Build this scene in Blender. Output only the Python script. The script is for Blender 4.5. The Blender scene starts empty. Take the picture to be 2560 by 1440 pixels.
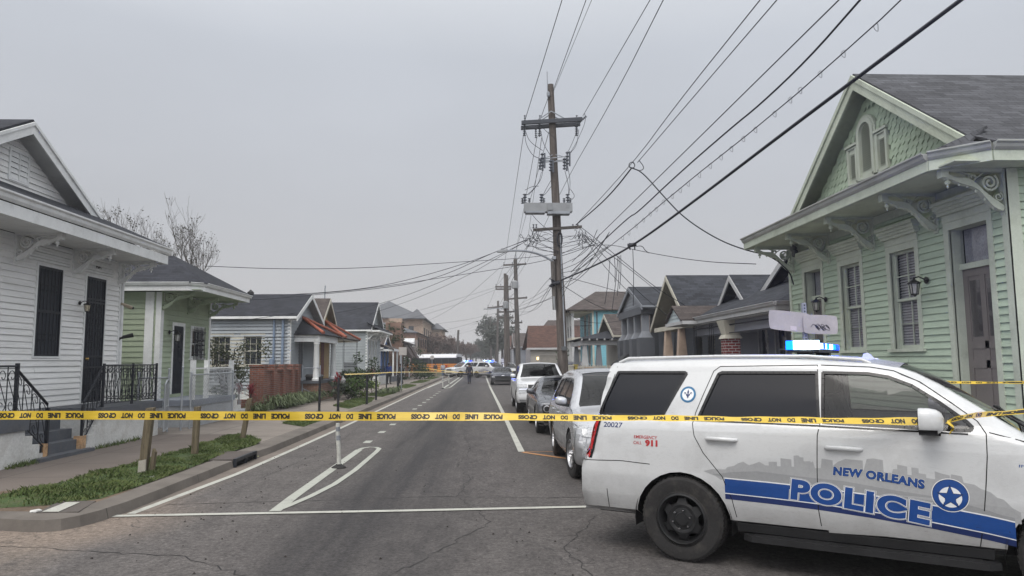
import bpy, bmesh, math, random
from mathutils import Matrix, Vector
from mathutils.geometry import tessellate_polygon
SC = bpy.context.scene
R = random.Random(7)
V = Vector
rad = math.radians
# ---------------------------------------------------------------- camera
F = 1800.0; CH = 1.85
_yaw, _pit, _rol = rad(2.39), rad(5.83), 0.007
_f = V((math.sin(_yaw)*math.cos(_pit), math.cos(_yaw)*math.cos(_pit), math.sin(_pit)))
_r = _f.cross(V((0, 0, 1))).normalized(); _u = _r.cross(_f)
CR = _r*math.cos(_rol) - _u*math.sin(_rol); CU = _u*math.cos(_rol) + _r*math.sin(_rol)
cam_d = bpy.data.cameras.new('camera'); cam = bpy.data.objects.new('camera', cam_d)
SC.collection.objects.link(cam); SC.camera = cam
cam_d.sensor_width = 36; cam_d.lens = 36*F/2560; cam_d.clip_start = 0.05; cam_d.clip_end = 3000
cam.matrix_world = Matrix(((CR.x, CU.x, -_f.x, 0), (CR.y, CU.y, -_f.y, 0), (CR.z, CU.z, -_f.z, CH), (0, 0, 0, 1)))
def ray(u, v): return _f + CR*((u-1280)/F) - CU*((v-720)/F)
def atY(u, v, Y): d = ray(u, v); return V((0, 0, CH)) + d*(Y/d.y)
def atZ(u, v, z=0.0): d = ray(u, v); return V((0, 0, CH)) + d*((z-CH)/d.z)
# ---------------------------------------------------------------- world: bright overcast
w = bpy.data.worlds.new("World"); SC.world = w; w.use_nodes = True
nt = w.node_tree; N = nt.nodes; L = nt.links
for n in list(N): N.remove(n)
out = N.new('ShaderNodeOutputWorld'); bg = N.new('ShaderNodeBackground'); L.new(bg.outputs[0], out.inputs[0])
sky = N.new('ShaderNodeTexSky'); sky.sky_type = 'NISHITA'; sky.sun_disc = False
SUN_EL, SUN_AZ = rad(55), rad(215)
sky.sun_elevation = SUN_EL; sky.sun_rotation = SUN_AZ; sky.air_density = 1.0; sky.dust_density = 6.0
tc = N.new('ShaderNodeTexCoord'); sep = N.new('ShaderNodeSeparateXYZ'); L.new(tc.outputs['Generated'], sep.inputs[0])
cr = N.new('ShaderNodeValToRGB'); L.new(sep.outputs[2], cr.inputs[0])
for e in list(cr.color_ramp.elements)[1:]: cr.color_ramp.elements.remove(e)
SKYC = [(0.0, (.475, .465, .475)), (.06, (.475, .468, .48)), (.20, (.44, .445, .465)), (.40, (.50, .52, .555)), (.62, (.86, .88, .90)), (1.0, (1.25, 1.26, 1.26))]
cr.color_ramp.elements[0].position = 0; cr.color_ramp.elements[0].color = (*SKYC[0][1], 1)
for p, c in SKYC[1:]:
    e = cr.color_ramp.elements.new(p); e.color = (*c, 1)
nz = N.new('ShaderNodeTexNoise'); nz.inputs['Scale'].default_value = 1.6; nz.inputs['Detail'].default_value = 4; nz.inputs['Roughness'].default_value = .45
mpn = N.new('ShaderNodeMapping'); mpn.inputs['Scale'].default_value = (1, 1, 2.6); L.new(tc.outputs['Generated'], mpn.inputs[0]); L.new(mpn.outputs[0], nz.inputs['Vector'])
mr = N.new('ShaderNodeMapRange'); mr.inputs[1].default_value = .3; mr.inputs[2].default_value = .7; mr.inputs[3].default_value = .925; mr.inputs[4].default_value = 1.06
L.new(nz.outputs[0], mr.inputs[0])
vm = N.new('ShaderNodeVectorMath'); vm.operation = 'SCALE'; L.new(cr.outputs[0], vm.inputs[0]); L.new(mr.outputs[0], vm.inputs['Scale'])
hs = N.new('ShaderNodeVectorMath'); hs.operation = 'SCALE'; hs.inputs['Scale'].default_value = 0.02; L.new(sky.outputs[0], hs.inputs[0])
ad = N.new('ShaderNodeVectorMath'); ad.operation = 'ADD'; L.new(vm.outputs[0], ad.inputs[0]); L.new(hs.outputs[0], ad.inputs[1])
# the cloud is brighter behind the camera, where the veiled sun stands
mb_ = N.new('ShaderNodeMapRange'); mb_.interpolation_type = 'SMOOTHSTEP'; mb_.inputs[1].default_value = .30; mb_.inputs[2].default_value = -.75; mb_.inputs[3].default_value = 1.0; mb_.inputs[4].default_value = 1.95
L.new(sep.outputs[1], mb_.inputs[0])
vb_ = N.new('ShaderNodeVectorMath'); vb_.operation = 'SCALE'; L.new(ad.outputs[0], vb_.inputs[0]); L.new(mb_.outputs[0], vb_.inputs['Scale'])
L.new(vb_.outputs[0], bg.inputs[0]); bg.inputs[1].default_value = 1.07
sd = bpy.data.lights.new('sun', 'SUN'); sd.energy = 0.9; sd.angle = rad(30); sd.color = (1, .97, .92)
so = bpy.data.objects.new('sun', sd); SC.collection.objects.link(so)
so.rotation_euler = (rad(90)-SUN_EL, 0, math.pi - SUN_AZ)
SC.view_settings.view_transform = 'Standard'; SC.view_settings.look = 'None'; SC.view_settings.exposure = 0.0; SC.view_settings.gamma = 1
SC.cycles.max_bounces = 5; SC.cycles.transparent_max_bounces = 10; SC.cycles.caustics_reflective = False; SC.cycles.caustics_refractive = False
# ---------------------------------------------------------------- materials
MATS = {}
def newmat(name):
    m = bpy.data.materials.new(name); m.use_nodes = True
    return m, m.node_tree.nodes, m.node_tree.links, m.node_tree.nodes['Principled BSDF']
def mth(N, L, op, a, b=None, c=None):
    n = N.new('ShaderNodeMath'); n.operation = op
    for i, x in enumerate((a, b, c)):
        if x is None: continue
        if isinstance(x, (int, float)): n.inputs[i].default_value = x
        else: L.new(x, n.inputs[i])
    return n.outputs[0]
def mixc(N, L, fac, a, b, mode='MIX'):
    n = N.new('ShaderNodeMix'); n.data_type = 'RGBA'; n.blend_type = mode
    for s, x in (('Factor', fac), ('A', a), ('B', b)):
        i = [k for k in n.inputs if k.name == s and (k.type == ('VALUE' if s == 'Factor' else 'RGBA'))][0]
        if isinstance(x, (int, float)): i.default_value = x
        elif isinstance(x, (tuple, list)): i.default_value = (*x[:3], 1)
        else: L.new(x, i)
    return [o for o in n.outputs if o.type == 'RGBA'][0]
def noise(N, L, vec, scale, detail=4, rough=.55, sc3=None):
    n = N.new('ShaderNodeTexNoise'); n.inputs['Scale'].default_value = scale; n.inputs['Detail'].default_value = detail; n.inputs['Roughness'].default_value = rough
    if sc3:
        m = N.new('ShaderNodeMapping'); m.inputs['Scale'].default_value = sc3; L.new(vec, m.inputs[0]); L.new(m.outputs[0], n.inputs['Vector'])
    else: L.new(vec, n.inputs['Vector'])
    return n.outputs[0]
def rng(N, L, x, a, b, c, d):
    n = N.new('ShaderNodeMapRange'); n.inputs[1].default_value = a; n.inputs[2].default_value = b; n.inputs[3].default_value = c; n.inputs[4].default_value = d
    L.new(x, n.inputs[0]); return n.outputs[0]
def bump(N, L, b, h, strength, dist=.01):
    n = N.new('ShaderNodeBump'); n.inputs['Strength'].default_value = strength; n.inputs['Distance'].default_value = dist
    L.new(h, n.inputs['Height']); L.new(n.outputs[0], b.inputs['Normal']); return n
def pm(name, col, rough=.7, var=.16, vs=2.5, fine=.10, fs=60, bs=.25, metal=0.0, coat=0.0, dirt=None, dirtamt=.4, spec=.4, stretch=None, emit=None, est=0):
    """painted / plain surface: uneven colour, wear patches, slight bump"""
    if name in MATS: return MATS[name]
    m, N, L, b = newmat(name)
    g = N.new('ShaderNodeNewGeometry').outputs['Position']
    n1 = noise(N, L, g, vs, 5, .6, stretch); n2 = noise(N, L, g, fs, 3, .6, stretch)
    k = mth(N, L, 'ADD', rng(N, L, n1, .3, .7, 1-var, 1+var), rng(N, L, n2, .3, .7, -fine, fine))
    v = N.new('ShaderNodeVectorMath'); v.operation = 'SCALE'; v.inputs[0].default_value = col; L.new(k, v.inputs['Scale'])
    c = v.outputs[0]
    if dirt:
        n3 = noise(N, L, g, vs*1.7, 6, .7, stretch)
        c = mixc(N, L, rng(N, L, n3, .5, .75, 0, dirtamt), c, dirt)
    L.new(c, b.inputs['Base Color'])
    b.inputs['Metallic'].default_value = metal; b.inputs['Specular IOR Level'].default_value = spec
    L.new(rng(N, L, n1, .3, .7, max(0, rough-.08), min(1, rough+.08)), b.inputs['Roughness'])
    if coat: b.inputs['Coat Weight'].default_value = coat; b.inputs['Coat Roughness'].default_value = .06
    if bs: bump(N, L, b, n2, bs, .004)
    if emit: b.inputs['Emission Color'].default_value = (*emit, 1); b.inputs['Emission Strength'].default_value = est
    MATS[name] = m; return m
def brickmat(name, c1, c2, mortar, bw=.215, bh=.075, ms=.012, rough=.85, var=.25, bs=.6, off=.5):
    if name in MATS: return MATS[name]
    m, N, L, b = newmat(name)
    uv = N.new('ShaderNodeUVMap').outputs[0]; g = N.new('ShaderNodeNewGeometry').outputs['Position']
    t = N.new('ShaderNodeTexBrick'); L.new(uv, t.inputs['Vector']); t.offset = off
    t.inputs['Color1'].default_value = (*c1, 1); t.inputs['Color2'].default_value = (*c2, 1); t.inputs['Mortar'].default_value = (*mortar, 1)
    t.inputs['Scale'].default_value = 1; t.inputs['Mortar Size'].default_value = ms; t.inputs['Brick Width'].default_value = bw; t.inputs['Row Height'].default_value = bh
    t.inputs['Mortar Smooth'].default_value = .3; t.inputs['Bias'].default_value = 0
    n1 = noise(N, L, g, 1.3, 6, .65); n2 = noise(N, L, g, 25, 4, .6)
    k = mth(N, L, 'MULTIPLY', rng(N, L, n1, .3, .7, 1-var, 1+var), rng(N, L, n2, .3, .7, .85, 1.15))
    v = N.new('ShaderNodeVectorMath'); v.operation = 'SCALE'; L.new(t.outputs[0], v.inputs[0]); L.new(k, v.inputs['Scale'])
    L.new(v.outputs[0], b.inputs['Base Color']); b.inputs['Roughness'].default_value = rough; b.inputs['Specular IOR Level'].default_value = .25
    h = mth(N, L, 'ADD', mth(N, L, 'MULTIPLY', t.outputs['Fac'], -1.0), mth(N, L, 'MULTIPLY', n2, .5))
    bump(N, L, b, h, bs, .01); MATS[name] = m; return m
def shingle(name, c, v=.25): 
    return brickmat(name, [x*(1+v) for x in c], [x*(1-v) for x in c], [x*.45 for x in c], .33, .14, .006, .9, .22, .9, .37)
def glassmat(name, tint=(.02, .025, .03), trans=0.0, rough=.03, spec=.6):
    """window glass: fresnel mirror over a tinted clear or dark pane"""
    if name in MATS: return MATS[name]
    m, N, L, b = newmat(name)
    b.inputs['Base Color'].default_value = (*tint, 1); b.inputs['Roughness'].default_value = rough; b.inputs['Specular IOR Level'].default_value = spec
    if trans:
        o = N['Material Output']; tr = N.new('ShaderNodeBsdfTransparent'); tr.inputs[0].default_value = (trans, trans, trans*1.02, 1)
        gl = N.new('ShaderNodeBsdfGlossy'); gl.inputs['Roughness'].default_value = rough; gl.inputs[0].default_value = (1, 1, 1, 1)
        fr = N.new('ShaderNodeFresnel'); bf = N.new('ShaderNodeNewGeometry').outputs['Backfacing']; L.new(mth(N, L, 'ADD', mth(N, L, 'MULTIPLY', bf, -.8333), 1.5), fr.inputs[0]); frd = mth(N, L, 'MULTIPLY', fr.outputs[0], .85)
        mx = N.new('ShaderNodeMixShader'); L.new(frd, mx.inputs[0]); L.new(tr.outputs[0], mx.inputs[1]); L.new(gl.outputs[0], mx.inputs[2]); L.new(mx.outputs[0], o.inputs[0])
    MATS[name] = m; return m
def emitmat(name, col, st):
    if name in MATS: return MATS[name]
    m, N, L, b = newmat(name); b.inputs['Base Color'].default_value = (*[min(1, x) for x in col], 1)
    b.inputs['Emission Color'].default_value = (*col, 1); b.inputs['Emission Strength'].default_value = st; MATS[name] = m; return m
# ---------------------------------------------------------------- mesh builder
W = {}
class MB:
    def __init__(s, M=None): s.v = []; s.f = []; s.M = M or Matrix(); s.mi = []; s.cur = 0
    def add(s, vs, fs):
        o = len(s.v); s.v += [s.M @ V(p) for p in vs]
        for f in fs: s.f.append([i+o for i in f]); s.mi.append(s.cur)
        return s
    def poly(s, *p): return s.add(p, [list(range(len(p)))])
    def box(s, x0, x1, y0, y1, z0, z1):
        if x0 > x1: x0, x1 = x1, x0
        if y0 > y1: y0, y1 = y1, y0
        if z0 > z1: z0, z1 = z1, z0
        p = [(x0, y0, z0), (x1, y0, z0), (x1, y1, z0), (x0, y1, z0), (x0, y0, z1), (x1, y0, z1), (x1, y1, z1), (x0, y1, z1)]
        return s.add(p, [(3, 2, 1, 0), (4, 5, 6, 7), (0, 1, 5, 4), (1, 2, 6, 5), (2, 3, 7, 6), (3, 0, 4, 7)])
    def hexa(s, b, t):  # 4 bottom pts, 4 top pts
        return s.add(list(b)+list(t), [(3, 2, 1, 0), (4, 5, 6, 7), (0, 1, 5, 4), (1, 2, 6, 5), (2, 3, 7, 6), (3, 0, 4, 7)])
    def prism(s, pts, ax, a, b):
        n = len(pts)
        def P(p, t): return (t, p[0], p[1]) if ax == 'x' else (p[0], t, p[1]) if ax == 'y' else (p[0], p[1], t)
        vs = [P(p, a) for p in pts]+[P(p, b) for p in pts]
        tri = tessellate_polygon([[V((p[0], p[1], 0)) for p in pts]])
        fs = [tuple(t) for t in tri]+[tuple(i+n for i in reversed(t)) for t in tri] if n > 4 else [tuple(range(n)), tuple(reversed(range(n, 2*n)))]
        return s.add(vs, fs+[(i, (i+1) % n, n+(i+1) % n, n+i) for i in range(n)])
    def tube(s, pts, r, n=6, cap=True, r1=None):
        pts = [V(p) for p in pts]; m = len(pts); vs = []; fs = []
        up = None
        for i, p in enumerate(pts):
            d = (pts[min(i+1, m-1)]-pts[max(i-1, 0)])
            if d.length < 1e-9: d = V((0, 0, 1))
            d.normalize()
            if up is None: up = d.orthogonal().normalized()
            a = (up - d*up.dot(d)); a = a.normalized() if a.length > 1e-6 else d.orthogonal().normalized()
            up = a; b = d.cross(a)
            rr = r[i] if isinstance(r, (list, tuple)) else (r if r1 is None else r+(r1-r)*i/max(1, m-1))
            for k in range(n):
                t = 2*math.pi*k/n; vs.append(p+a*(rr*math.cos(t))+b*(rr*math.sin(t)))
        for i in range(m-1):
            for k in range(n): fs.append((i*n+k, i*n+(k+1) % n, (i+1)*n+(k+1) % n, (i+1)*n+k))
        if cap: fs += [tuple(reversed(range(n))), tuple(range((m-1)*n, m*n))]
        return s.add(vs, fs)
    def cyl(s, p0, p1, r, n=12, r1=None): return s.tube([p0, p1], r, n, True, r1 if r1 is not None else r)
    def lathe(s, prof, o, ax='z', n=16, cap=True):
        vs = []; fs = []
        for (r, h) in prof:
            for k in range(n):
                t = 2*math.pi*k/n; a, b = r*math.cos(t), r*math.sin(t)
                vs.append((o[0]+a, o[1]+b, o[2]+h) if ax == 'z' else (o[0]+a, o[1]+h, o[2]+b) if ax == 'y' else (o[0]+h, o[1]+a, o[2]+b))
        m = len(prof)
        for i in range(m-1):
            for k in range(n): fs.append((i*n+k, i*n+(k+1) % n, (i+1)*n+(k+1) % n, (i+1)*n+k))
        if cap: fs += [tuple(reversed(range(n))), tuple(range((m-1)*n, m*n))]
        return s.add(vs, fs)
    def band(s, pts, w, ax, a, b):   # flat ribbon of width w along a 2D path, extruded from a to b
        P = [V((p[0], p[1])) for p in pts]; m = len(P); Lf = []; Rt = []
        for i in range(m):
            d = P[min(i+1, m-1)]-P[max(i-1, 0)]; d = d.normalized() if d.length > 1e-9 else V((1, 0)); q = V((-d.y, d.x))
            ww = w[i] if isinstance(w, (list, tuple)) else w
            Lf.append(P[i]+q*ww/2); Rt.append(P[i]-q*ww/2)
        for i in range(m-1): s.prism([Lf[i], Rt[i], Rt[i+1], Lf[i+1]], ax, a, b)
        return s
    def build(s, name, mats, parent=None, smooth=None, **kw):
        if not isinstance(mats, (list, tuple)): mats = [mats]
        me = bpy.data.meshes.new(name); o = bpy.data.objects.new(name, me); SC.collection.objects.link(o)
        if parent is not None:
            P = W[parent]; o.parent = parent
        else:
            if kw.get('origin') is not None: q = V(kw['origin'])
            else:
                xs = [p.x for p in s.v]; ys = [p.y for p in s.v]; zs = [p.z for p in s.v]
                q = V(((min(xs)+max(xs))/2, (min(ys)+max(ys))/2, min(zs)))
            P = Matrix.Translation(q); o.location = q
        W[o] = P; Pi = P.inverted()
        me.from_pydata([Pi @ p for p in s.v], [], s.f)
        for m in mats: me.materials.append(m)
        if len(mats) > 1:
            for i, p in enumerate(me.polygons): p.material_index = s.mi[i]
        uvl = me.uv_layers.new(name='UVMap').data
        for p in me.polygons:
            n = p.normal.copy(); n = (P.to_3x3() @ n)
            if abs(n.z) > .96: ua, va = V((1, 0, 0)), V((0, 1, 0))
            else:
                ua = V((0, 0, 1)).cross(n).normalized(); va = n.cross(ua).normalized()
            for li in p.loop_indices:
                q = s.v[me.loops[li].vertex_index]; uvl[li].uv = (q.dot(ua), q.dot(va))
        if smooth is not None:
            for p in me.polygons: p.use_smooth = True
            if smooth < 180: me.set_sharp_from_angle(angle=rad(smooth))
        me.update()
        for k in ('label', 'category', 'group', 'kind'):
            if kw.get(k): o[k] = kw[k]
        return o
def thing(name, label, cat, loc=(0, 0, 0), rz=0.0, group=None, kind=None):
    o = bpy.data.objects.new(name, None); SC.collection.objects.link(o); o.empty_display_size = .2
    o.location = loc; o.rotation_euler = (0, 0, rz); o['label'] = label; o['category'] = cat
    if group: o['group'] = group
    W[o] = Matrix.Translation(V(loc)) @ Matrix.Rotation(rz, 4, 'Z'); return o
def copy_thing(r, loc, rz=None, label=None, scale=None):
    def cp(o, par):
        c = o.copy(); SC.collection.objects.link(c)
        if par is not None: c.parent = par
        for ch in [x for x in KIDS.get(o.name, [])]: cp(ch, c)
        return c
    KIDS = {}
    for x in SC.objects:
        if x.parent: KIDS.setdefault(x.parent.name, []).append(x)
    c = cp(r, None); c.location = loc
    if rz is not None: c.rotation_euler = (0, 0, rz)
    if scale: c.scale = (scale,)*3
    if label: c['label'] = label
    return c
def struct(mb, name, m, **k): return mb.build(name, m, None, kind='structure', **k)
# text -> list of (pts, tris) in 2D
def textmesh(body, size, bold=0.0, xs=1.0, shear=0.0, spacing=1.0, align='LEFT'):
    cu = bpy.data.curves.new('txt', 'FONT'); cu.body = body; cu.size = size; cu.offset = bold; cu.shear = shear; cu.space_character = spacing; cu.align_x = align
    o = bpy.data.objects.new('txt', cu); me = o.to_mesh()
    vs = [(v.co.x*xs, v.co.y) for v in me.vertices]; fs = [tuple(p.vertices) for p in me.polygons]
    o.to_mesh_clear(); bpy.data.objects.remove(o); bpy.data.curves.remove(cu)
    return vs, fs
def grid_cut(vs, fs, step, map3):
    """2D mesh -> cut on a grid -> mapped to 3D"""
    bm = bmesh.new(); bv = [bm.verts.new((p[0], p[1], 0)) for p in vs]
    for f in fs:
        try: bm.faces.new([bv[i] for i in f])
        except ValueError: pass
    x0 = min(p[0] for p in vs); x1 = max(p[0] for p in vs); y0 = min(p[1] for p in vs); y1 = max(p[1] for p in vs)
    for a, lo, hi in ((0, x0, x1), (1, y0, y1)):
        k = math.ceil(lo/step)*step
        while k < hi:
            co = V((0, 0, 0)); co[a] = k; no = V((0, 0, 0)); no[a] = 1
            bmesh.ops.bisect_plane(bm, geom=bm.verts[:]+bm.edges[:]+bm.faces[:], plane_co=co, plane_no=no, dist=1e-5)
            k += step
    bm.verts.index_update()
    ov = [map3(v.co.x, v.co.y) for v in bm.verts]; of = []
    for f in bm.faces:
        of.append([v.index for v in f.verts])
    bm.free(); return ov, of
def polyfill(outer, holes=()):
    loops = [[V((p[0], p[1], 0)) for p in outer]]+[[V((p[0], p[1], 0)) for p in h] for h in holes]
    tri = tessellate_polygon(loops); vs = [(p.x, p.y) for l in loops for p in l]
    return vs, [tuple(t) for t in tri]
def chaikin(p, n=2, closed=True):
    for _ in range(n):
        q = []; m = len(p)
        for i in range(m if closed else m-1):
            a, b = p[i], p[(i+1) % m]
            q += [(a[0]*.75+b[0]*.25, a[1]*.75+b[1]*.25), (a[0]*.25+b[0]*.75, a[1]*.25+b[1]*.75)]
        p = q if closed else [p[0]]+q+[p[-1]]
    return p
def arc(cx, cy, r, a0, a1, n=12, ry=None): return [(cx+r*math.cos(rad(a0+(a1-a0)*i/n)), cy+(ry or r)*math.sin(rad(a0+(a1-a0)*i/n))) for i in range(n+1)]
def lerp_tab(tab, x):
    if x <= tab[0][0]: return tab[0][1]
    for (a, b), (c, d) in zip(tab, tab[1:]):
        if x <= c: return b+(d-b)*(x-a)/(c-a) if c > a else d
    return tab[-1][1]
def sst(a, b, x):
    t = max(0, min(1, (x-a)/(b-a))); return t*t*(3-2*t)
# ================================================================ ground, road, pavements
def road_material():
    m, N, L, b = newmat('worn_asphalt'); g = N.new('ShaderNodeNewGeometry').outputs['Position']
    sp = N.new('ShaderNodeSeparateXYZ'); L.new(g, sp.inputs[0]); X, Y = sp.outputs[0], sp.outputs[1]
    big = noise(N, L, g, .35, 6, .6, (1.6, .25, 1)); mid = noise(N, L, g, 2.2, 6, .65, (1.3, .5, 1)); agg = noise(N, L, g, 90, 3, .7); agg2 = noise(N, L, g, 28, 4, .7)
    col = mixc(N, L, rng(N, L, mid, .35, .7, 0, 1), (.084, .077, .074), (.120, .110, .105))
    # travelled lane: a darker band with streaks, worn by wheels
    lane = mth(N, L, 'MULTIPLY', rng(N, L, mth(N, L, 'ADD', X, mth(N, L, 'MULTIPLY', big, .9)), -2.15, -1.25, 0, 1), rng(N, L, mth(N, L, 'ADD', X, mth(N, L, 'MULTIPLY', mid, .9)), -.7, .6, 1, .30))
    lane = mth(N, L, 'MULTIPLY', lane, rng(N, L, Y, 5.5, 11.0, .75, 1))
    wh = noise(N, L, g, 1.0, 6, .65, (2.6, .10, 1))
    lane = mth(N, L, 'MULTIPLY', lane, rng(N, L, wh, .32, .62, .45, 1.1))
    col = mixc(N, L, lane, col, (.036, .034, .035))
    n3 = noise(N, L, g, .7, 6, .7); col = mixc(N, L, rng(N, L, n3, .56, .72, 0, .45), col, (.062, .056, .053))
    st_ = noise(N, L, g, 1.0, 6, .75, (1.5, .16, 1)); col = mixc(N, L, rng(N, L, st_, .54, .70, 0, .5), col, (.058, .053, .051))
    dust = mth(N, L, 'MULTIPLY', rng(N, L, X, -4.6, -3.9, 1, 0), rng(N, L, mid, .3, .6, .1, .8)); col = mixc(N, L, dust, col, (.20, .165, .135))
    cdst = mth(N, L, 'MULTIPLY', rng(N, L, mth(N, L, 'ADD', mth(N, L, 'MULTIPLY', X, -.42), mth(N, L, 'ADD', Y, mth(N, L, 'MULTIPLY', big, .8))), 9.6, 10.4, 0, .8), rng(N, L, X, -3.3, -4.3, 0, 1)); col = mixc(N, L, mth(N, L, 'MULTIPLY', cdst, rng(N, L, Y, 10.5, 9.2, 0, 1)), col, (.205, .165, .135))
    a3 = noise(N, L, g, 11, 5, .8); kk = mth(N, L, 'MULTIPLY', rng(N, L, a3, .3, .7, .62, 1.38), mth(N, L, 'MULTIPLY', rng(N, L, agg, .3, .7, .70, 1.32), rng(N, L, agg2, .3, .7, .60, 1.45)))
    sv = N.new('ShaderNodeVectorMath'); sv.operation = 'SCALE'; L.new(col, sv.inputs[0]); L.new(kk, sv.inputs['Scale']); col = sv.outputs[0]
    sp2 = N.new('ShaderNodeTexVoronoi'); sp2.inputs['Scale'].default_value = 5.5; L.new(g, sp2.inputs['Vector']); col = mixc(N, L, mth(N, L, 'MULTIPLY', mth(N, L, 'LESS_THAN', sp2.outputs['Distance'], .075), rng(N, L, noise(N, L, g, 1.1, 3), .5, .62, 0, .9)), col, (.03, .026, .024))
    # cracks
    vo = N.new('ShaderNodeTexVoronoi'); vo.feature = 'DISTANCE_TO_EDGE'; vo.inputs['Scale'].default_value = .55
    wv = N.new('ShaderNodeVectorMath'); wv.operation = 'ADD'; L.new(g, wv.inputs[0])
    wn = N.new('ShaderNodeTexNoise'); wn.inputs['Scale'].default_value = 2.2; wn.inputs['Detail'].default_value = 6; L.new(g, wn.inputs['Vector']); L.new(wn.outputs['Color'], wv.inputs[1]); L.new(wv.outputs[0], vo.inputs['Vector'])
    ck = mth(N, L, 'MULTIPLY', rng(N, L, vo.outputs['Distance'], .0, .010, 1, 0), rng(N, L, noise(N, L, g, .4, 3), .5, .6, 0, .8)); col = mixc(N, L, ck, col, (.04, .038, .038))
    L.new(col, b.inputs['Base Color']); L.new(rng(N, L, lane, 0, 1, .92, .80), b.inputs['Roughness']); b.inputs['Specular IOR Level'].default_value = .22
    h = mth(N, L, 'ADD', mth(N, L, 'MULTIPLY', agg, .6), agg2); bump(N, L, b, h, .55, .006); return m
def conc_material(name, col, joint=1.2, jw=.012, dark=(.06, .055, .05), offx=0, offy=0, stain=(.12, .10, .085), sa=.55):
    m, N, L, b = newmat(name); g = N.new('ShaderNodeNewGeometry').outputs['Position']
    sp = N.new('ShaderNodeSeparateXYZ'); L.new(g, sp.inputs[0])
    n1 = noise(N, L, g, 1.1, 6, .65); n2 = noise(N, L, g, 55, 4, .7); n3 = noise(N, L, g, .45, 5, .6)
    c = mixc(N, L, rng(N, L, n1, .35, .72, 0, sa), col, stain); c = mixc(N, L, rng(N, L, n3, .5, .7, 0, .35), c, [x*1.25 for x in col])
    c = mixc(N, L, rng(N, L, n2, .35, .7, 0, .3), c, [x*.6 for x in col])
    if joint:
        def jl(s, o, j): 
            f = mth(N, L, 'FRACT', mth(N, L, 'DIVIDE', mth(N, L, 'ADD', mth(N, L, 'ADD', s, o+1000*j), mth(N, L, 'MULTIPLY', mth(N, L, 'SUBTRACT', n1, .5), .03)), j))
            return mth(N, L, 'LESS_THAN', mth(N, L, 'MULTIPLY', mth(N, L, 'ABSOLUTE', mth(N, L, 'SUBTRACT', f, .5)), j), jw)
        jj = mth(N, L, 'MAXIMUM', jl(sp.outputs[1], offy, joint), jl(sp.outputs[0], offx, joint*1.0)); c = mixc(N, L, mth(N, L, 'MULTIPLY', jj, .85), c, dark)
    L.new(c, b.inputs['Base Color']); b.inputs['Roughness'].default_value = .9; b.inputs['Specular IOR Level'].default_value = .25; bump(N, L, b, n2, .4, .004); return m
M_road = road_material()
M_side = conc_material('sidewalk_concrete', (.165, .140, .124), 1.55, .011, offx=.4)
M_drive = conc_material('driveway_concrete', (.255, .225, .198), 1.9, .012, offx=.1, offy=.5)
M_kerb = conc_material('kerb_concrete', (.185, .165, .146), 2.6, .008, offx=7, stain=(.075, .066, .058), sa=.85)
M_earth = pm('dry_earth', (.12, .085, .058), .95, .3, 1.5, .25, 25, .5)
M_lot = pm('yard_soil_and_grass', (.085, .085, .045), .95, .4, .9, .3, 18, .6, dirt=(.06, .09, .03), dirtamt=.8)
b_ = MB(); b_.poly((-900, -60, -.02), (900, -60, -.02), (900, 1600, -.02), (-900, 1600, -.02)); struct(b_, 'ground', M_lot)
b_ = MB(); b_.poly((-4.42, 8.0, 0), (3.25, 8.0, 0), (3.25, 600, 0), (-4.42, 600, 0))
b_.poly((-70, -12, 0), (70, -12, 0), (70, 8.0, 0), (-70, 8.0, 0)); b_.poly((-70, 8.0, 0), (-4.42, 8.0, 0), (-4.42, 9.6, 0), (-70, 9.6, 0)); b_.poly((3.25, 8, 0), (4.6, 8.0, 0), (3.25, 10.2, 0))
b_.poly((-70, 90, .001), (-4.42, 90, .001), (-4.42, 98.5, .001), (-70, 98.5, .001)); b_.poly((3.25, 90, .001), (70, 90, .001), (70, 98.5, .001), (3.25, 98.5, .001))
struct(b_, 'road', M_road)
# kerb line (face of the kerb) on both sides
KL = [(-70, 9.2), (-12, 8.95), (-7.2, 8.72), (-6.1, 8.64), (-5.44, 8.56), (-5.1, 8.46), (-4.88, 8.44), (-4.72, 8.50), (-4.60, 8.68), (-4.52, 8.98), (-4.46, 9.5), (-4.44, 10.3), (-4.43, 11.6), (-4.42, 13.24)]
KM = KL+[(-4.36, 15.2), (-4.36, 89.5)]
def offs(P, w):
    o = []
    for i, p in enumerate(P):
        d = V(P[min(i+1, len(P)-1)])-V(P[max(i-1, 0)]); d.normalize(); o.append((p[0]-d.y*w, p[1]+d.x*w))
    return o
def kerb(P, w, name, z=.13, sgn=1):
    Q = offs(P, w*sgn); Q2 = offs(P, .03*sgn); mb = MB()
    for i in range(len(P)-1):
        a, b = P[i], P[i+1]; c, d = Q2[i], Q2[i+1]; e, f = Q[i], Q[i+1]
        mb.poly((*a, 0), (*b, 0), (*d, z-.005), (*c, z-.005)); mb.poly((*c, z-.005), (*d, z-.005), (*f, z+.008), (*e, z+.008)); mb.poly((*e, z+.008), (*f, z+.008), (*f, 0), (*e, 0))
    return struct(mb, name, M_kerb)
kerb(KL, .36, 'kerb')
kerb([(-4.42, 14.45), (-4.36, 15.4), (-4.36, 89.5)], .42, 'kerb')
KR = [(70, 7.9), (6.4, 7.9), (5.0, 8.3), (4.1, 9.2), (3.6, 10.6), (3.3, 12.5), (3.3, 89.5)]
kerb(KR, .2, 'kerb', sgn=-1); kerb([(-4.36, 99), (-4.36, 600)], .3, 'kerb'); kerb([(3.3, 99), (3.3, 600)], .2, 'kerb', sgn=-1)
kerb([(-4.36, 89.5), (-5.3, 90), (-70, 90)], .3, 'kerb', sgn=1)
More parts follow.
